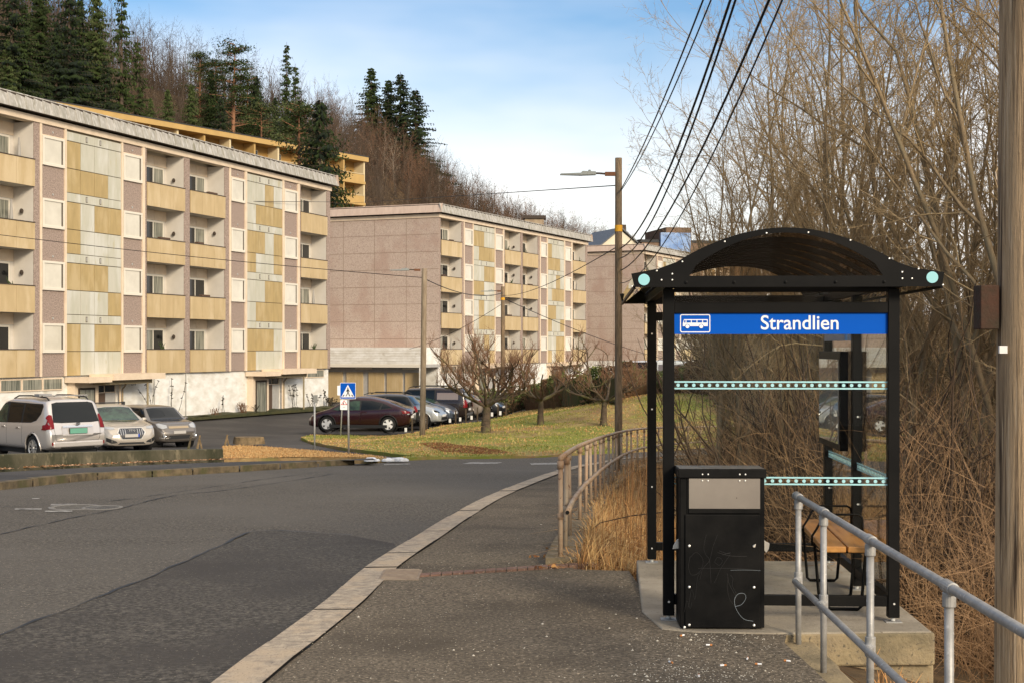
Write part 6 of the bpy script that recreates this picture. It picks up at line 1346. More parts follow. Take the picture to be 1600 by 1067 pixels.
# slim birch
S = [[], [], [], []]; PB = [dict(n=14, wob=.03, up=.03, ch=9, start=.3, ang=45, len=.2, rr=.3, taper=.3), dict(n=4, wob=.12, ch=4, ang=40, len=.5, rmin=.003, taper=.4), dict(n=3, wob=.15, taper=.5)]
o = bare_tree('birch', 321, PB, [(0, 0, .05, .0, 6.2, .045)], mat('birch_bark', (.42, .34, .25), .8, col2=(.10, .07, .05), scale=9, stretch=(1, 1, 3), contrast=(.5, .6)), TWIG); x, y = 3.55, 9.9; o.location = (x, y, ground(x, y) - .2); tag(o, 'slender pale birch stem between the shelter and the thick pole', 'tree')

# --- thicket of brambles and saplings on the bank (uncountable)
rg = random.Random(55); segs = []; segt = []
def arc(p, d, L_, r, n, droop, wob, out, kink=0):
    dr = Vector(d).normalized(); p = Vector(p)
    for i in range(n):
        dr = (dr + Vector((rg.gauss(0, wob), rg.gauss(0, wob), rg.gauss(0, wob) - droop))).normalized(); q = p + dr * (L_ / n); out.append((*p, *q, r * (1 - i / n * .7), r * (1 - (i + 1) / n * .7))); 
        if kink and i > 0 and rg.random() < kink: arc(p, dr + Vector((rg.gauss(0, .7), rg.gauss(0, .7), rg.gauss(0, .4))), L_ * .45, r * .6, max(2, n // 2), droop * .5, wob, out)
        p = q
cand = []
while len(cand) < 10500:
    y = rg.uniform(8.6, 38); x = rg.uniform(1.2, 1.2 + y * .42 + 1)
    d_ = float(edge_dist(np.array([x]), np.array([y]))[0])
    if d_ < .35: continue
    if y < 12.6 and x < 3.3 + (12.6 - y) * .1 : continue
    if y > 12 and d_ < 2.2 and rg.random() > .05: continue
    if y > 13.5 and x < .15 * y and rg.random() > .12: continue
    cand.append((x, y))
for x, y in cand:
    z = ground(x, y); near = 1 if y < 14 else 0; h_ = rg.uniform(.6, 1.7) * (1 if y < 14 else 1.35) * (.4 if float(edge_dist(np.array([x]), np.array([y]))[0]) < 2.2 else 1);
    arc((x, y, z), (rg.gauss(0, .35), rg.gauss(0, .35), 1), h_ * 1.5, rg.uniform(.0018, .0038) * (1 + (y > 18) * .7), 7, rg.uniform(.0, .14), .22, segs, .5)
v, f = segs_arrays(segs, 3); o = np_mesh('brambles', v, f, [mat('bramble_stem', (.36, .215, .11), .85, col2=(.50, .32, .17), scale=1.0, col3=(.26, .16, .09), scale3=.35)]); tag(o, 'tangle of brown bramble stems on the bank', 'brambles', kind='stuff')
# large dark near branch crossing right of the shelter
# --- dry grass
def blades(name, polyfn, n, hmin, hmax, wd, mats, label, seed, lean=.5, zf=H, off=0, cat='grass'):
    r = np.random.default_rng(seed); P_ = polyfn(r, n); n = len(P_); Z = zf(P_[:, 0], P_[:, 1]) + off
    h_ = r.uniform(hmin, hmax, n); a = r.uniform(0, 6.283, n); l = np.abs(r.normal(0, lean, n)); b_ = r.uniform(0, 6.283, n)
    base = np.c_[P_, Z]; side = np.c_[np.cos(a), np.sin(a), np.zeros(n)] * (wd * r.uniform(.6, 1.3, n))[:, None] / 2
    t1 = base + np.c_[np.cos(b_) * l * h_ * .35, np.sin(b_) * l * h_ * .35, h_ * .6]; t2 = base + np.c_[np.cos(b_) * l * h_, np.sin(b_) * l * h_, h_ * np.clip(1 - .45 * l, .25, 1)]
    V = np.stack([base - side, base + side, t1 + side * .7, t1 - side * .7, t2 + side * .15, t2 - side * .15], 1).reshape(-1, 3); b0 = (np.arange(n) * 6)[:, None]
    F = np.concatenate([b0 + np.array([[0, 1, 2, 3]]), b0 + np.array([[3, 2, 4, 5]])]); mi = np.tile(r.integers(0, len(mats), n), 2)
    o = np_mesh(name, V, F, mats, mi); tag(o, label, cat, kind='stuff'); return o
def in_poly(poly, dens=None):
    p = np.array(poly); lo, hi = p.min(0), p.max(0)
    def fn(r, n):
        out = []
        while sum(map(len, out)) < n:
            q = r.uniform(lo, hi, (n, 2)); q = q[inside(poly, q[:, 0], q[:, 1])]
            if dens is not None: q = q[r.random(len(q)) < dens(q)]
            out.append(q)
        return np.concatenate(out)[:n]
    return fn
ST1 = mat('straw_light', (.60, .39, .17), .8); ST2 = mat('straw_mid', (.50, .26, .095), .85); ST3 = mat('straw_dark', (.23, .12, .05), .9); STG = mat('grass_green', (.20, .215, .035), .8); STY = mat('grass_yellow', (.42, .35, .10), .8)
blades('verge_straw', in_poly(isl), 16000, .02, .075, .02, [ST1, ST1, ST2], 'pale flattened straw on the verge', 1, .9, Hn, .03)
def patchy(q):
    return np.array([.25 + .75 * (noise.noise(Vector((x * .5, y * .35, 0))) > -.05) for x, y in q])
def green_d(q): return np.array([max(.03, min(1, .45 + 4.5 * noise.noise(Vector((x * .33, y * .33, 7))) + .06 * (x - 0) - (.5 if x < -3 else 0))) for x, y in q])
def straw_d(q): return np.array([max(.05, min(1, .55 - 4.5 * noise.noise(Vector((x * .33, y * .33, 7))) + (.5 if x < -2.5 else 0))) for x, y in q])
near_m = in_poly(mound, green_d); blades('mound_grass', near_m, 46000, .02, .075, .03, [STG, STG, STY], 'short green turf on the mound', 2, 1.0, moundz, -.03)
blades('mound_straw', in_poly(mound, straw_d), 34000, .02, .09, .03, [ST1, ST2, STY], 'yellow dead grass on the mound', 3, 1.1, moundz, -.03)
def bank_pts(r, n):
    o_ = []
    while len(o_) < n:
        y = 11.75 + 26 * r.random() ** 1.6; e = np.interp(y, _e[5:, 1], _e[5:, 0]); x = e + .02 + abs(r.normal(0, 1.1 + y * .02)) * (r.random() ** .5)
        if y < 11.8 and x < 3: continue
        o_.append((x, y))
    return np.array(o_)
blades('bank_straw', bank_pts, 34000, .10, .42, .011, [ST1, ST1, ST2, ST3], 'long golden dead grass on the bank beside the curved railing', 4, .95, groundn, -.03)
def shoulder(r, n):
    y = r.uniform(4.5, 8.1, n); x = 2.0 + np.abs(r.normal(.2, .5, n)); return np.c_[x, y]
blades('bank_straw', shoulder, 1300, .08, .26, .008, [ST2, ST3, ST2], 'thin brown dead grass below the galvanised railing', 6, 1.0, groundn, -.03)
def tall_pts(r, n):
    y = r.uniform(12, 30, n); e = np.interp(y, _e[5:, 1], _e[5:, 0]); return np.c_[e + .3 + np.abs(r.normal(.4, .7, n)), y]
blades('dead_stalks', tall_pts, 420, .5, 1.1, .008, [ST3, ST2], 'upright brown dead stalks in the straw', 7, .15, groundn, -.03)

def leaf_pts(r, n):
    t = r.integers(0, len(rail_line) - 30, n); p = np.array(rail_line)[t]; a = np.array([offset_line(rail_line, -.16)[i] for i in range(len(rail_line))])[t]; return a + r.normal(0, .10, (n, 2))
blades('fallen_leaves', leaf_pts, 900, .008, .03, .04, [ST2, ST3, mat('leaf_brown', (.22, .09, .035), .9)], 'fallen brown leaves gathered along the railing foot', 21, 1.6, Hn, .012, 'leaves')
def leaf2(r, n):
    A = np.array(wl_)[8:]; t = r.integers(0, len(A), n); return A[t] + np.c_[r.normal(.12, .12, n), -np.abs(r.normal(.02, .10, n))]
blades('fallen_leaves', leaf2, 1600, .01, .05, .06, [mat('leaf_tan', (.42, .27, .17), .9), ST3], 'fallen tan leaves along the foot of the low wall', 22, 1.6, Hn, .07, 'leaves')
lp_ = [hit(*q) for q in ((655, 694), (690, 690), (740, 697), (800, 707), (760, 709), (700, 706))]
blades('fallen_leaves', in_poly(lp_), 2200, .01, .05, .06, [ST3, mat('leaf_brown', (.22, .09, .035), .9)], 'drift of brown leaves on the lower slope of the mound', 23, 1.5, moundz, .0, 'leaves')
# --- hedge
HG = mat('hedge_green', (.085, .12, .028), .7); HG2 = mat('hedge_olive', (.15, .165, .045), .75); HB = mat('hedge_brown', (.16, .09, .045), .9)
hl = smooth_line([hit(735, 652), hit(782, 648), hit(830, 641), hit(880, 635), hit(930, 628), hit(975, 621), hit(1010, 616), (8.5, 61.5), (11, 63)], .5); r = np.random.default_rng(12)
hv = []; hf = []; hm = []
he = empty('hedge', (hl[0][0], hl[0][1], H(*hl[0])), 0, 'long clipped green and brown hedge along the top of the mound', 'hedge'); HO = np.array(he.location)
n = 60000; t = r.integers(0, len(hl) - 1, n); hp_ = np.array(hl); A = hp_[t] + (hp_[t + 1] - hp_[t]) * r.random((n, 1)); w_ = r.uniform(-.65, .65, n); zz = r.random(n) ** .75 * (1.38 + .18 * np.sin(t * .7) + .1 * np.sin(t * 2.3))
keep = (np.abs(w_) > .3) | (zz > 1.05); nrm = np.c_[np.full(n, -.2), np.full(n, -1)]; X = A[:, 0] + w_ * .25; Y = A[:, 1] - w_; Zb = Hn(X, Y) + zz
C_ = np.c_[X, Y, Zb][keep] - HO; zz = zz[keep]; n = len(C_); e1 = r.normal(0, 1, (n, 3)); e1 /= np.linalg.norm(e1, axis=1, keepdims=True); e2 = np.cross(e1, r.normal(0, 1, (n, 3))); e2 /= np.linalg.norm(e2, axis=1, keepdims=True); s_ = r.uniform(.05, .10, (n, 1))
V = np.stack([C_ - e1 * s_, C_ + e2 * s_ * .6, C_ + e1 * s_, C_ - e2 * s_ * .6], 1).reshape(-1, 3); F = (np.arange(n) * 4)[:, None] + np.arange(4)[None]
bn = np.array([noise.noise(Vector((a * .35 + 3, b * .2, 1))) for a, b in (C_[:, :2])]); brown = (bn > .18) | ((zz < .6) & (r.random(n) < .7)); mi = np.where(brown, 2, r.integers(0, 2, n))
np_mesh('foliage', V, F, [HG, HG2, HB], mi, parent=he)
cv = []; cf = []
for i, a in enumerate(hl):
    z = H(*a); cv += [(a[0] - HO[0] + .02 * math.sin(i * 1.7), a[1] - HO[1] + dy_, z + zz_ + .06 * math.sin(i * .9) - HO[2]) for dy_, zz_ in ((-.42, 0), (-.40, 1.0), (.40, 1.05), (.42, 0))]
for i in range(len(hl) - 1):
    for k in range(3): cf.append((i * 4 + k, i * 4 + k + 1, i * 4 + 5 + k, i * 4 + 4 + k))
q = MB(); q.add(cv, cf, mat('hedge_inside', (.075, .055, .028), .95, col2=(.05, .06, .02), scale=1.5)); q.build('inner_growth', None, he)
segs = []; rg = random.Random(8)
for k in range(1500):
    a = rg.choice(hl); x, y = a[0] + rg.uniform(-.4, .4), a[1] + rg.uniform(-.5, .5); arc((x - HO[0], y - HO[1], H(x, y) - .1 - HO[2]), (rg.gauss(0, .25), rg.gauss(0, .2), 1), rg.uniform(.9, 1.5), .014, 4, 0, .1, segs, .3)
v, f = segs_arrays(segs, 3); np_mesh('stems', v, f, [HB], parent=he)

# --- pruned trees on the mound
def pruned(seed, h0, r0, limbs, Llimb, shoots, bushy):
    rg = random.Random(seed); S = [[], [], [], []]; p = Vector((0, 0, -.2)); dr = Vector((.03, 0, 1)); 
    for i in range(6): q = p + (dr + Vector((rg.gauss(0, .08), rg.gauss(0, .05), 0))).normalized() * (h0 + .2) / 6; S[0].append((*p, *q, r0 * (1.25 - .08 * i), r0 * (1.25 - .08 * (i + 1)))); p = q
    def limb(p, d, L_, r, lv):
        n = 6; dr = d.normalized()
        for i in range(n):
            dr = (dr + Vector((rg.gauss(0, .17), rg.gauss(0, .17), rg.gauss(0, .12) + .07))).normalized(); q = p + dr * L_ / n; S[0 if r > .05 else 1].append((*p, *q, r * (1 - .09 * i), r * (1 - .09 * (i + 1)))); 
            if lv > 0 and i >= 1 and rg.random() < .62: limb(q, (dr + Vector((rg.gauss(0, .75), rg.gauss(0, .75), rg.gauss(.1, .35)))), L_ * .6, r * .6, lv - 1)
            if i >= 2 and lv < 2:
                for _ in range(rg.randint(*shoots)):
                    s_ = []; dd = Vector((rg.gauss(0, .45), rg.gauss(0, .45), 1)); ll = rg.uniform(.35, 1.0) * bushy; pp = q.copy(); a = .009
                    for j in range(4):
                        dd = (dd.normalized() + Vector((rg.gauss(0, .12), rg.gauss(0, .12), .05))).normalized(); q2 = pp + dd * ll / 4; S[3].append((*pp, *q2, a, a * .75)); a *= .75
                        if rg.random() < .55: S[3].append((*pp, *(pp + (dd + Vector((rg.gauss(0, .6), rg.gauss(0, .6), .2))).normalized() * ll * .4), .006, .004))
                        pp = q2
            p = q
    for k in range(limbs): a = 2 * math.pi * (k + rg.uniform(-.2, .2)) / limbs; limb(p, Vector((math.cos(a), math.sin(a), rg.uniform(.2, .6))), Llimb * rg.uniform(.85, 1.15), r0 * .46, 2)
    root = empty('pruned_tree'); v, f = segs_arrays(S[0], 8); v2, f2 = segs_arrays(S[1], 5) if S[1] else (np.zeros((0, 3)), np.zeros((0, 4), int)); np_mesh('trunk', np.concatenate([v, v2]), np.concatenate([f, f2 + len(v)]), [BARKM], parent=root, smooth=True)
    v, f = segs_arrays(S[3], 3); np_mesh('crown', v, f, [TWIGB], parent=root); return root
BARKM = mat('bark_pruned', (.12, .085, .055), .95, col2=(.06, .045, .03), scale=6, bump=.6, col3=(.13, .12, .05), scale3=2)
for (px_, py_), (sd_, h0, r0, lm, ll, sh_, bu), lb in [((759, 674), (31, 1.15, .21, 8, 1.95, (2, 4), .9), 'bushy pruned tree with thick trunk and reddish shoots, nearest the parked cars'), ((845, 662), (47, 1.1, .15, 6, 2.2, (0, 2), .6), 'middle pruned tree with few long crooked limbs on the mound'), ((944, 664), (53, 1.1, .15, 6, 2.0, (1, 2), .7), 'rightmost pruned tree, directly left of the tall lamp pole')]:
    b = hit(px_, py_); o = pruned(sd_, h0, r0, lm, ll, sh_, bu); o.location = on(*b); o.scale = (.80, .80, .84); tag(o, lb, 'tree', 'pruned trees on the grass mound')

# --- weeds along the white wall
def weed(name, seed, h_, n, m, leaves=0):
    rg = random.Random(seed); segs = []; 
    for k in range(n):
        p = Vector((rg.gauss(0, .10), rg.gauss(0, .05), 0)); dr = Vector((rg.gauss(0, .3), rg.gauss(0, .2), 1))
        for i in range(5):
            dr = (dr.normalized() + Vector((rg.gauss(0, .15), rg.gauss(0, .1), 0))).normalized(); q = p + dr * h_ * rg.uniform(.7, 1.2) / 5; segs.append((*p, *q, .014, .010)); 
            if leaves and i > 1:
                for _ in range(leaves): e_ = Vector((rg.gauss(0, 1), rg.gauss(0, 1), rg.gauss(0, .5))).normalized() * .10; segs.append((*q, *(q + e_), .03, .008))
            p = q
    v, f = segs_arrays(segs, 4); o = np_mesh(name, v, f, [m]); return o
WD1 = mat('weed_dark', (.035, .03, .02), .9); WD2 = mat('weed_brown', (.15, .08, .045), .9)
for i, (px_, h_, n, m, lv, lb) in enumerate([(222, 2.0, 4, WD1, 2, 'dark leafy shrub showing above the pale electric car'), (260, 2.0, 3, WD1, 2, 'two thin dark leafy stems above the grey brown car'), (338, 1.0, 2, WD1, 2, 'thin dark leafy weed on the white wall, left of the glazed entrance'),
        (368, .6, 26, WD2, 0, 'brown tuft of dead weeds at the foot of the white wall'), (450, 1.5, 5, WD1, 3, 'tall dark leafy shrub beside the second entrance'), (476, 1.0, 5, WD1, 3, 'leafy dark shrub between the second entrance and the garages'), (497, 1.1, 4, WD1, 2, 'thin dark plant at the corner beside the ochre garage door'), (506, .6, 14, WD1, 2, 'low round dark bush at the corner by the garages'), (325, .4, 16, WD2, 0, 'small brown weed clump at the wall foot'), (388, .5, 10, WD1, 0, 'wispy dark weeds left of the second entrance')]):
    k = (px_ - 800) / FOC; s_ = (89.3 * k + 11.45) / (.324 - .946 * k); x, y = wl(s_, .45); o = weed('wall_plant', 60 + i, h_, n, m, lv); o.location = on(x, y, .05); tag(o, lb, 'plant')

# --- hillside
def hillz(x, y): return float(groundn(np.array([x]), np.array([y]))[0] + hill_arr(np.array([x]), np.array([y]))[0])
PF = [dict(n=6, wob=.05, up=.04, ch=11, start=.25, ang=35, len=.40, rr=.35, taper=.25, fall=.9), dict(n=3, wob=.12, up=.06, ch=6, start=.1, ang=38, len=.45, rr=.5, taper=.4, rmin=.02, fall=.6), dict(n=2, wob=.15, up=.05, ch=3.5, start=0, ang=42, len=.55, rmin=.016, taper=.5), dict(n=1, wob=.2, taper=.6)]
protoF = []
for s in range(6):
    rg = random.Random(400 + s); st = [(rg.uniform(-.4, .4), rg.uniform(-.4, .4), rg.uniform(-.15, .15), rg.uniform(-.1, .1), rg.uniform(9, 13.5), rg.uniform(.09, .15)) for k in range(1 + s % 3)]
    protoF.append(bare_tree('hillside_tree', 500 + s, PF, st, BARKF if s != 4 else BARKB, [TWIGF, TWIGF, TWIGB, TWIGF, TWIGP, TWIGB][s], sides=(5, 4, 3, 3)))
NG = [mat('needle_dark', (.026, .040, .014), .85, spec=.1), mat('needle_mid', (.045, .066, .020), .85, spec=.1), mat('needle_olive', (.065, .080, .024), .8), mat('needle_black', (.010, .018, .009), .85)]
def spruce(seed, h_, rad, mats, dens=1.0, bare=.06, narrow=1):
    r = random.Random(seed); segs = [(0, 0, -.5, 0, 0, h_, .02 * h_ * .8, .02)]; V = []; F = []; MI = []; z = h_ * bare
    while z < h_ * .985:
        t = z / h_; Rr = rad * ((1 - t) ** .85) * r.uniform(.72, 1.12) + .15; nb = int(r.uniform(5, 8) * dens)
        for k in range(nb):
            a = r.uniform(0, 6.283); zz_ = z; z = zz_ + r.uniform(-.5, .5) * h_ * .03; L_ = Rr * r.choice((.45, .7, .9, 1.0, 1.25)) * r.uniform(.85, 1.1); dz = -L_ * (.32 - .5 * t) + 0; tip = Vector((math.cos(a) * L_, math.sin(a) * L_, z + dz)); b_ = Vector((0, 0, z)); segs.append((*b_, *tip, .03, .012))
            side = Vector((-math.sin(a), math.cos(a), 0)); m = max(3, int(L_ / .33))
            for j in range(m):
                f = (j + .6) / m; c = b_.lerp(tip, f) + Vector((0, 0, .12 * L_ * math.sin(f * 3.14) * .3)); wl_ = (.20 + .28 * (1 - f) * L_ * .7) * r.uniform(.7, 1.3)
                for s_ in (-1, 1):
                    e = c + side * s_ * wl_ + Vector((math.cos(a), math.sin(a), 0)) * wl_ * .5 + Vector((0, 0, -wl_ * r.uniform(.25, .75)))
                    up_ = Vector((0, 0, r.uniform(.05, .13))); i = len(V); V += [c - up_ * .3, c + up_, e, (c + e) / 2 - Vector((0, 0, r.uniform(.12, .30)))]; F.append((i, i + 1, i + 2, i + 3)); MI.append(r.randrange(len(mats)))
            z = zz_
        z += h_ * .028 * r.uniform(.8, 1.25) / max(.7, dens)
    root = empty('spruce'); v, f = segs_arrays(segs, 5); np_mesh('trunk', v, f, [BARKF], parent=root); np_mesh('crown', [tuple(q) for q in V], F, mats, MI, parent=root); return root
def pine(seed, h_, rad, mats):
    r = random.Random(seed); S = []; V = []; F = []; MI = []; p = Vector((0, 0, -.5)); top = Vector((r.uniform(-.6, .6), 0, h_)); S.append((*p, *(top * .5 + p * .5), .02 * h_, .014 * h_)); S.append((*(top * .5 + p * .5), *top, .014 * h_, .03)); pts = []
    for k in range(66):
        t = r.uniform(.25, 1); a = r.uniform(0, 6.283); c = p.lerp(top, t); L_ = rad * (1.25 - t) * r.uniform(.5, 1.2) + .3; e = c + Vector((math.cos(a) * L_, math.sin(a) * L_, L_ * r.uniform(-.05, .35))); S.append((*c, *e, .06, .025)); pts.append((e, .95)); pts.append((c.lerp(e, .6), .8))
    for c, s0 in pts:
        mi = r.randrange(len(mats)); sx_ = s0 * r.uniform(.7, 1.3)
        for q in range(46):
            d = Vector((r.gauss(0, 1), r.gauss(0, 1), r.gauss(0, .42))); d = d.normalized() * (r.random() ** .45); d.z *= .6; o_ = c + d * sx_ * 1.15; a = Vector((r.gauss(0, 1), r.gauss(0, 1), r.gauss(0, .7))).normalized() * r.uniform(.12, .26); b_ = Vector((r.gauss(0, 1), r.gauss(0, 1), r.gauss(0, 1))).normalized() * .07; i = len(V); V += [o_ - b_, o_ + b_, o_ + a, o_ + a * .5 - b_ * 1.5]; F.append((i, i + 1, i + 2, i + 3)); MI.append(mi)
    root = empty('pine'); v, f = segs_arrays(S, 6); np_mesh('trunk', v, f, [mat('pine_bark', (.26, .13, .07), .9)], parent=root); np_mesh('crown', [tuple(q) for q in V], F, mats, MI, parent=root); return root
sprD = [spruce(1, 17, 4.6, [NG[0], NG[3]], 1.25), spruce(2, 17, 3.9, [NG[0], NG[0], NG[1]], 1.35), spruce(3, 16, 2.7, [NG[1], NG[0]], .85, .12), spruce(4, 17, 4.2, [NG[1], NG[2], NG[1]], 1.35)]
pinD = [pine(5, 16, 4.2, [NG[1], NG[0], NG[2]]), pine(6, 15, 3.8, [NG[0], NG[1]])]
def hill_Y(px, ptop, hgt, ylo=150, yhi=330):
    """depth at which a tree of height hgt standing on the slope reaches the photo row ptop"""
    best = None
    for Y in np.arange(ylo, yhi, 1.5):
        z = hillz((px - 800) / FOC * Y, Y) + hgt; py = 545 - (z - 1.75) * FOC / Y
        if best is None or abs(py - ptop) < best[0]: best = (abs(py - ptop), Y)
    return best[1]
cons = [  # px, top row, kind, height, label
 (18, -60, 'S0', 22, 'tall dark spruce at the top left corner'), (62, -55, 'S1', 22, 'tall dark spruce second from the left corner'), (108, -40, 'S0', 20, 'dark spruce whose side boughs hang above the yellow terrace'), (150, -20, 'S3', 19, 'spruce at the upper left, right of the darkest ones'), (38, 5, 'S1', 20, 'dark spruce low in the left mass above the roof'),
 (88, 30, 'S0', 19, 'dark spruce in front, above the start of the yellow terrace'), (190, -18, 'S2', 13, 'thin spruce top poking out above the brown wood, upper left'), (12, 122, 'P1', 9, 'rounded green pine peeping over the nearest block roof'), (132, 60, 'S0', 18, 'dark spruce left of the brown wood'),
 (125, -5, 'S1', 18, 'dark spruce with drooping boughs, at the right edge of the left mass'), (40, 70, 'S0', 14, 'broad dark spruce just above the nearest roof edge'), (75, 92, 'S0', 12, 'low broad spruce above the start of the terrace roof'), (165, 92, 'S0', 12, 'dark squat spruce above the yellow terrace, left part'), (215, 60, 'S2', 12, 'thin dark spruce inside the brown wood, upper left'), (330, 110, 'S1', 14, 'dark spruce filling the gap left of the tallest pine'), (400, 115, 'S0', 14, 'dark spruce right behind the tallest broad pine'), (430, 150, 'S0', 12, 'dark spruce between the pines and the slender airy spruce'),
 (312, 84, 'P0', 15, 'pine left of the broad double pine'), (362, 70, 'P1', 18, 'tallest broad pine above the terrace building'), (336, 96, 'P0', 14, 'pine between the two broad crowns'), (385, 130, 'P1', 15, 'dark pine right of the tallest broad pine'), (300, 130, 'S3', 11, 'bright green young spruce in front of the pines'), (262, 138, 'S3', 9, 'short pale green spruce, left of the young ones'), (235, 152, 'S3', 8, 'smallest pale green spruce above the terrace roof'), (345, 150, 'S0', 11, 'dark low spruce under the broad pines'), (410, 165, 'P0', 10, 'low spreading pine beside the terrace building'),
 (448, 66, 'S2', 17, 'slender airy spruce standing against the sky'), (462, 100, 'S2', 13, 'thin spruce close right of the slender one'), (580, 106, 'S1', 15, 'left one of the pair of dark spruces on the ridge'), (626, 113, 'S0', 15, 'right one of the pair of dark spruces on the ridge'), (607, 125, 'S1', 12, 'lower spruce tucked between the ridge pair'), (650, 138, 'S0', 12, 'small spruce right of the ridge pair'), (12, 60, 'S3', 16, 'green spruce low at the left border')]
usedp = {}
def put(kind, x, y, z, sc, rz, lb, grp):
    src = {'S': sprD, 'P': pinD}[kind[0]][int(kind[1])]; 
    if kind not in usedp: usedp[kind] = 1; o = src; o.location = (x, y, z); o.rotation_euler = (0, 0, rz); o.scale = (sc,) * 3
    else: o = copy_tree(src, loc=(x, y, z), rz=rz, sc=sc)
    tag(o, lb, 'tree', grp); return o
rg = random.Random(91); base_h = {'S0': 17, 'S1': 17, 'S2': 16, 'S3': 17, 'P0': 16, 'P1': 15}
def terrY(px_): return 136 + .083 * px_
conpos = []
for px_, pt_, kd, hh_, lb in cons:
    dY = 20 if px_ < 250 else 34 if px_ < 430 else 60 if px_ < 500 else 95
    Y = terrY(px_) + dY * (.8 + .5 * rg.random()); 
    if 'young' in lb or 'small' in lb or 'short' in lb or 'low' in lb: Y = terrY(px_) + 16
    if px_ > 570: Y = 300 + rg.uniform(-6, 6)
    x = (px_ - 800) / FOC * Y; z = hillz(x, Y) - .3; top = 1.75 + (545 - pt_) * Y / FOC; hh = min(24, max(7, top - z)); conpos.append((px_, Y, hh * (.20 if px_ < 570 else .06) * FOC / Y)); o = put(kd, x, Y, z, hh / base_h[kd], rg.uniform(0, 6), lb, 'conifers on the wooded slope')
    if px_ > 570: o.scale = (o.scale[0] * 1.45, o.scale[1] * 1.45, o.scale[2])
def blocks(px_, Y): return any(abs(px_ - a) < r_ and Y < b_ + 2 for a, b_, r_ in conpos)
# big dark spruce in front of the terrace building's right end
Yb_ = 150.0; x = (500 - 800) / FOC * Yb_; zb_ = 4.0; o = put('S0', x, Yb_, zb_, (1.75 + (545 - 150) * Yb_ / FOC - zb_) / 17, 1.0, 'large dark spruce in front of the right end of the yellow terrace', 'conifers on the wooded slope')
Yb_ = 156.0; x = (468 - 800) / FOC * Yb_; put('P0', x, Yb_, 6.5, (1.75 + (545 - 165) * Yb_ / FOC - 6.5) / 16, 2.0, 'dark shaggy pine left of the large spruce by the terrace', 'conifers on the wooded slope'); Yb_ = 152.0; x = (508 - 800) / FOC * Yb_; put('P1', x, Yb_, 3.5, (1.75 + (545 - 228) * Yb_ / FOC - 3.5) / 15, 2.0, 'low dark pine hugging the right end of the nearest roof', 'conifers on the wooded slope')
# bare trees on the slope: 300 individuals nearest/most visible, the remainder as one wood
pl = []
def terr(x, y):
    q = Vector((x, y)) - p0; a = q.dot(d); b_ = q.dot(Vector((-d.y, d.x))); return -4 < a < Lr + 3 and -9 < b_ < 14
for k in range(26000):
    px_ = rg.uniform(-60, 1130); Y = rg.uniform(150, 450); x = (px_ - 800) / FOC * Y; u = (x + 11.45) * -.946 + (Y - 89.3) * .324
    if u < 36 or terr(x, Y) or blocks(px_, Y): continue
    az_ = x / Y; cap = float(hcap(az_)); s_ = float(hslope(u))
    if s_ > cap * 1.35: continue
    if any(abs(x - a) < 1.6 and abs(Y - b_) < 2.2 for a, b_, *_ in pl): continue
    q = Vector((x, Y)) - p0
    if -6 < q.dot(d) < Lr + 2 and q.dot(Vector((-d.y, d.x))) <= 0: continue
    pl.append((x, Y, s_ / cap, px_)); 
    if len(pl) >= 1900: break
for k in range(44):
    px_ = rg.uniform(562, 690); Y = rg.uniform(262, 292); pl.append(((px_ - 800) / FOC * Y, Y, 9, px_))
pl.sort(key=lambda a: -a[2]); n_ind = 290
usedf = set(); gm = []
for i, (x, Y, c, px_) in enumerate(pl):
    k = rg.choice([0, 1, 3, 0, 1, 3, 5, 2]) if px_ < 480 else rg.choice([0, 1, 2, 3, 5, 4, 2, 5]); sc = rg.uniform(.50, .88) * (1.0 if px_ < 700 else .88); z = hillz(x, Y) - .2; rz = rg.uniform(0, 6.28)
    if i < n_ind:
        if k not in usedf: usedf.add(k); o = protoF[k]; o.location = (x, Y, z); o.rotation_euler = (0, 0, rz); o.scale = (sc,) * 3
        else: o = copy_tree(protoF[k], loc=(x, Y, z), rz=rz, sc=sc)
        tag(o, 'bare brown deciduous tree standing among many alike along the top of the wooded slope' if k != 4 else 'bare tree with pale bark and pale twigs on the wooded slope', 'tree', 'bare trees along the ridge of the wooded slope' if k != 4 else 'pale bare trees on the wooded slope')
    else: gm.append((x, Y, z, rz, sc, k))
for k in range(6):
    if k not in usedf: x, Y, z, rz, sc, _ = gm.pop(); o = protoF[k]; o.location = (x, Y, z); o.scale = (sc,) * 3; tag(o, 'bare tree with pale bark and pale twigs on the wooded slope', 'tree', 'pale bare trees on the wooded slope')
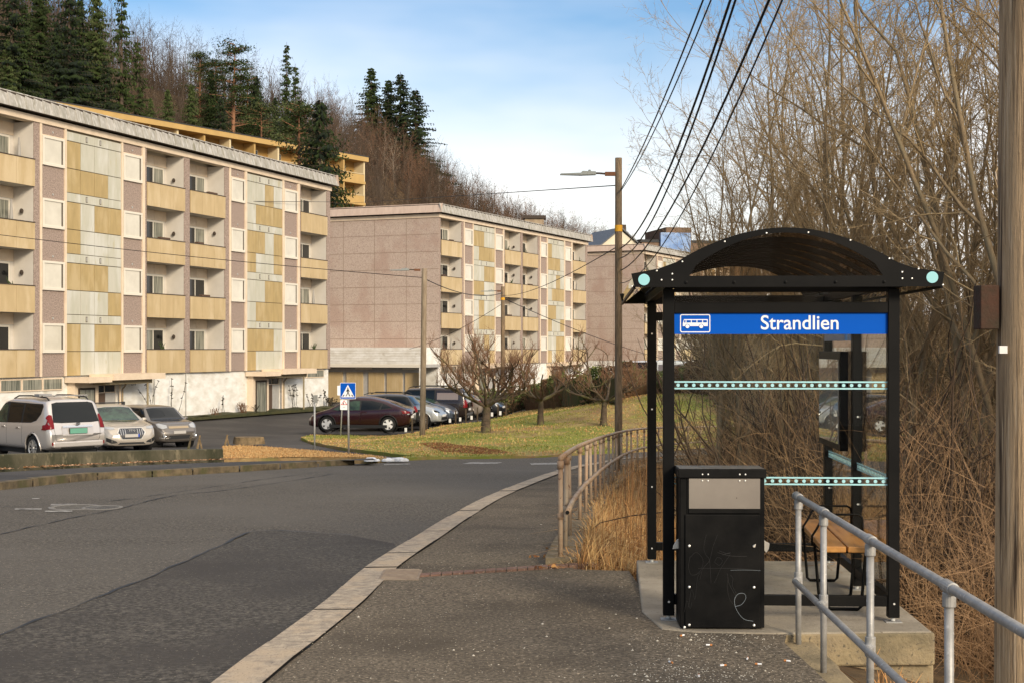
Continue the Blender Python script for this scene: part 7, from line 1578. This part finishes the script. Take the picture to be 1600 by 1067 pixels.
def gn_scatter(name, rows, sources, label, cat):
    """one object whose geometry nodes instance the given (visible) tree meshes on points"""
    me = bpy.data.meshes.new(name); me.from_pydata([r_[:3] for r_ in rows], [], [])
    for an, tp, vals in (('rz', 'FLOAT', [r_[3] for r_ in rows]), ('sc', 'FLOAT', [r_[4] for r_ in rows]), ('k', 'INT', [r_[5] for r_ in rows])):
        at = me.attributes.new(an, tp, 'POINT'); at.data.foreach_set('value', vals)
    ob = bpy.data.objects.new(name, me); C.objects.link(ob); tag(ob, label, cat, kind='stuff')
    ng = bpy.data.node_groups.new(name, 'GeometryNodeTree'); ng.interface.new_socket('Geometry', in_out='INPUT', socket_type='NodeSocketGeometry'); ng.interface.new_socket('Geometry', in_out='OUTPUT', socket_type='NodeSocketGeometry')
    N = ng.nodes; K = ng.links.new; gi = N.new('NodeGroupInput'); go = N.new('NodeGroupOutput'); ins = N.new('GeometryNodeInstanceOnPoints'); ins.inputs['Pick Instance'].default_value = True; K(gi.outputs[0], ins.inputs['Points'])
    jn = N.new('GeometryNodeJoinGeometry')
    for srcs in reversed(sources):
        g2 = N.new('GeometryNodeGeometryToInstance')
        for s_ in srcs: oi = N.new('GeometryNodeObjectInfo'); oi.inputs['Object'].default_value = s_; oi.inputs['As Instance'].default_value = False; oi.transform_space = 'ORIGINAL'; K(oi.outputs['Geometry'], g2.inputs[0])
        K(g2.outputs[0], jn.inputs[0])
    K(jn.outputs[0], ins.inputs['Instance'])
    def at(nm, tp): a = N.new('GeometryNodeInputNamedAttribute'); a.data_type = tp; a.inputs['Name'].default_value = nm; return a
    a = at('k', 'INT'); K(a.outputs['Attribute'], ins.inputs['Instance Index']); a = at('rz', 'FLOAT'); cx = N.new('ShaderNodeCombineXYZ'); K(a.outputs['Attribute'], cx.inputs[2]); K(cx.outputs[0], ins.inputs['Rotation']); a = at('sc', 'FLOAT'); K(a.outputs['Attribute'], ins.inputs['Scale']); K(ins.outputs[0], go.inputs[0])
    md = ob.modifiers.new('scatter', 'NODES'); md.node_group = ng; return ob
def kid(o, nm): return [c for c in kids(o) if c.name.startswith(nm)][0]
gn_scatter('hillside_wood', gm, [[kid(o, 'trunk'), kid(o, 'crown')] for o in protoF], 'dense brown leafless wood covering the slope', 'wood')
# brush: low shrubs at the foot of the slope and behind the far blocks, and behind the near saplings
PS = [dict(n=4, wob=.12, up=.03, ch=7, start=.1, ang=38, len=.5, rr=.5, taper=.4, rmin=.01), dict(n=3, wob=.15, up=.05, ch=4, start=0, ang=40, len=.5, rmin=.009, taper=.5), dict(n=2, wob=.18, up=.04, taper=.5)]
sh_src = bare_tree('shrub', 701, PS, [(rg.gauss(0, .4), rg.gauss(0, .4), rg.gauss(0, .3), rg.gauss(0, .3), rg.uniform(1.8, 3.4), .025) for _ in range(11)], TWIGF, TWIGF, sides=(4, 3, 3, 3)); sh_src.location = (9.0, 49.5, H(9.0, 49.5)); tag(sh_src, 'low leafless brown shrub at the foot of the mound, right of the railing bend', 'shrub')
sh2 = bare_tree('shrub', 703, PS, [(rg.gauss(0, .4), rg.gauss(0, .4), rg.gauss(0, .3), rg.gauss(0, .3), rg.uniform(2.2, 4.0), .025) for _ in range(10)], BARK, TWIG, sides=(4, 3, 3, 3)); x, y = 10.4, 53.5; sh2.location = (x, y, H(x, y)); tag(sh2, 'leafless tan shrub on the mound beyond the railing bend', 'shrub')
rows = []
for k in range(5200):
    px_ = rg.uniform(-40, 1130); Y = rg.uniform(140, 440); x = (px_ - 800) / FOC * Y; u = (x + 11.45) * -.946 + (Y - 89.3) * .324
    if u < 20 or terr(x, Y) or (blocks(px_, Y) and u > 50 and px_ < 560): continue
    rows.append((x, Y, hillz(x, Y) - .3, rg.uniform(0, 6), rg.uniform(.8, 1.7), 0))
for k in range(160):
    y = rg.uniform(12.8, 30); x = rg.uniform(.165 * y + .4, 2.6 + y * .40)
    if float(edge_dist(np.array([x]), np.array([y]))[0]) < 2.0 or (y < 14 and x < 3.6): continue
    rows.append((x, y, ground(x, y) - .1, rg.uniform(0, 6), rg.uniform(.45, 1.0), 1))
for k in range(650):
    px_ = rg.uniform(1120, 1640); Y = rg.uniform(27, 95); x = (px_ - 800) / FOC * Y
    if float(edge_dist(np.array([x]), np.array([Y]))[0]) < 2 and Y < 55: continue
    if Y > 54 and px_ < 1105: continue
    if px_ < 1130 and rg.random() < .6: continue
    z = ground(x, Y) if Y < 55 else H(x, Y); rows.append((x, Y, z - .2, rg.uniform(0, 6), rg.uniform(.9, 1.9) * (.55 if Y < 50 else 1), 1 if rg.random() < .7 else 0))
gn_scatter('brushwood', rows, [[kid(sh_src, 'trunk'), kid(sh_src, 'crown')], [kid(sh2, 'trunk'), kid(sh2, 'crown')]], 'leafless brushwood filling the slope foot and the ravine', 'brushwood')
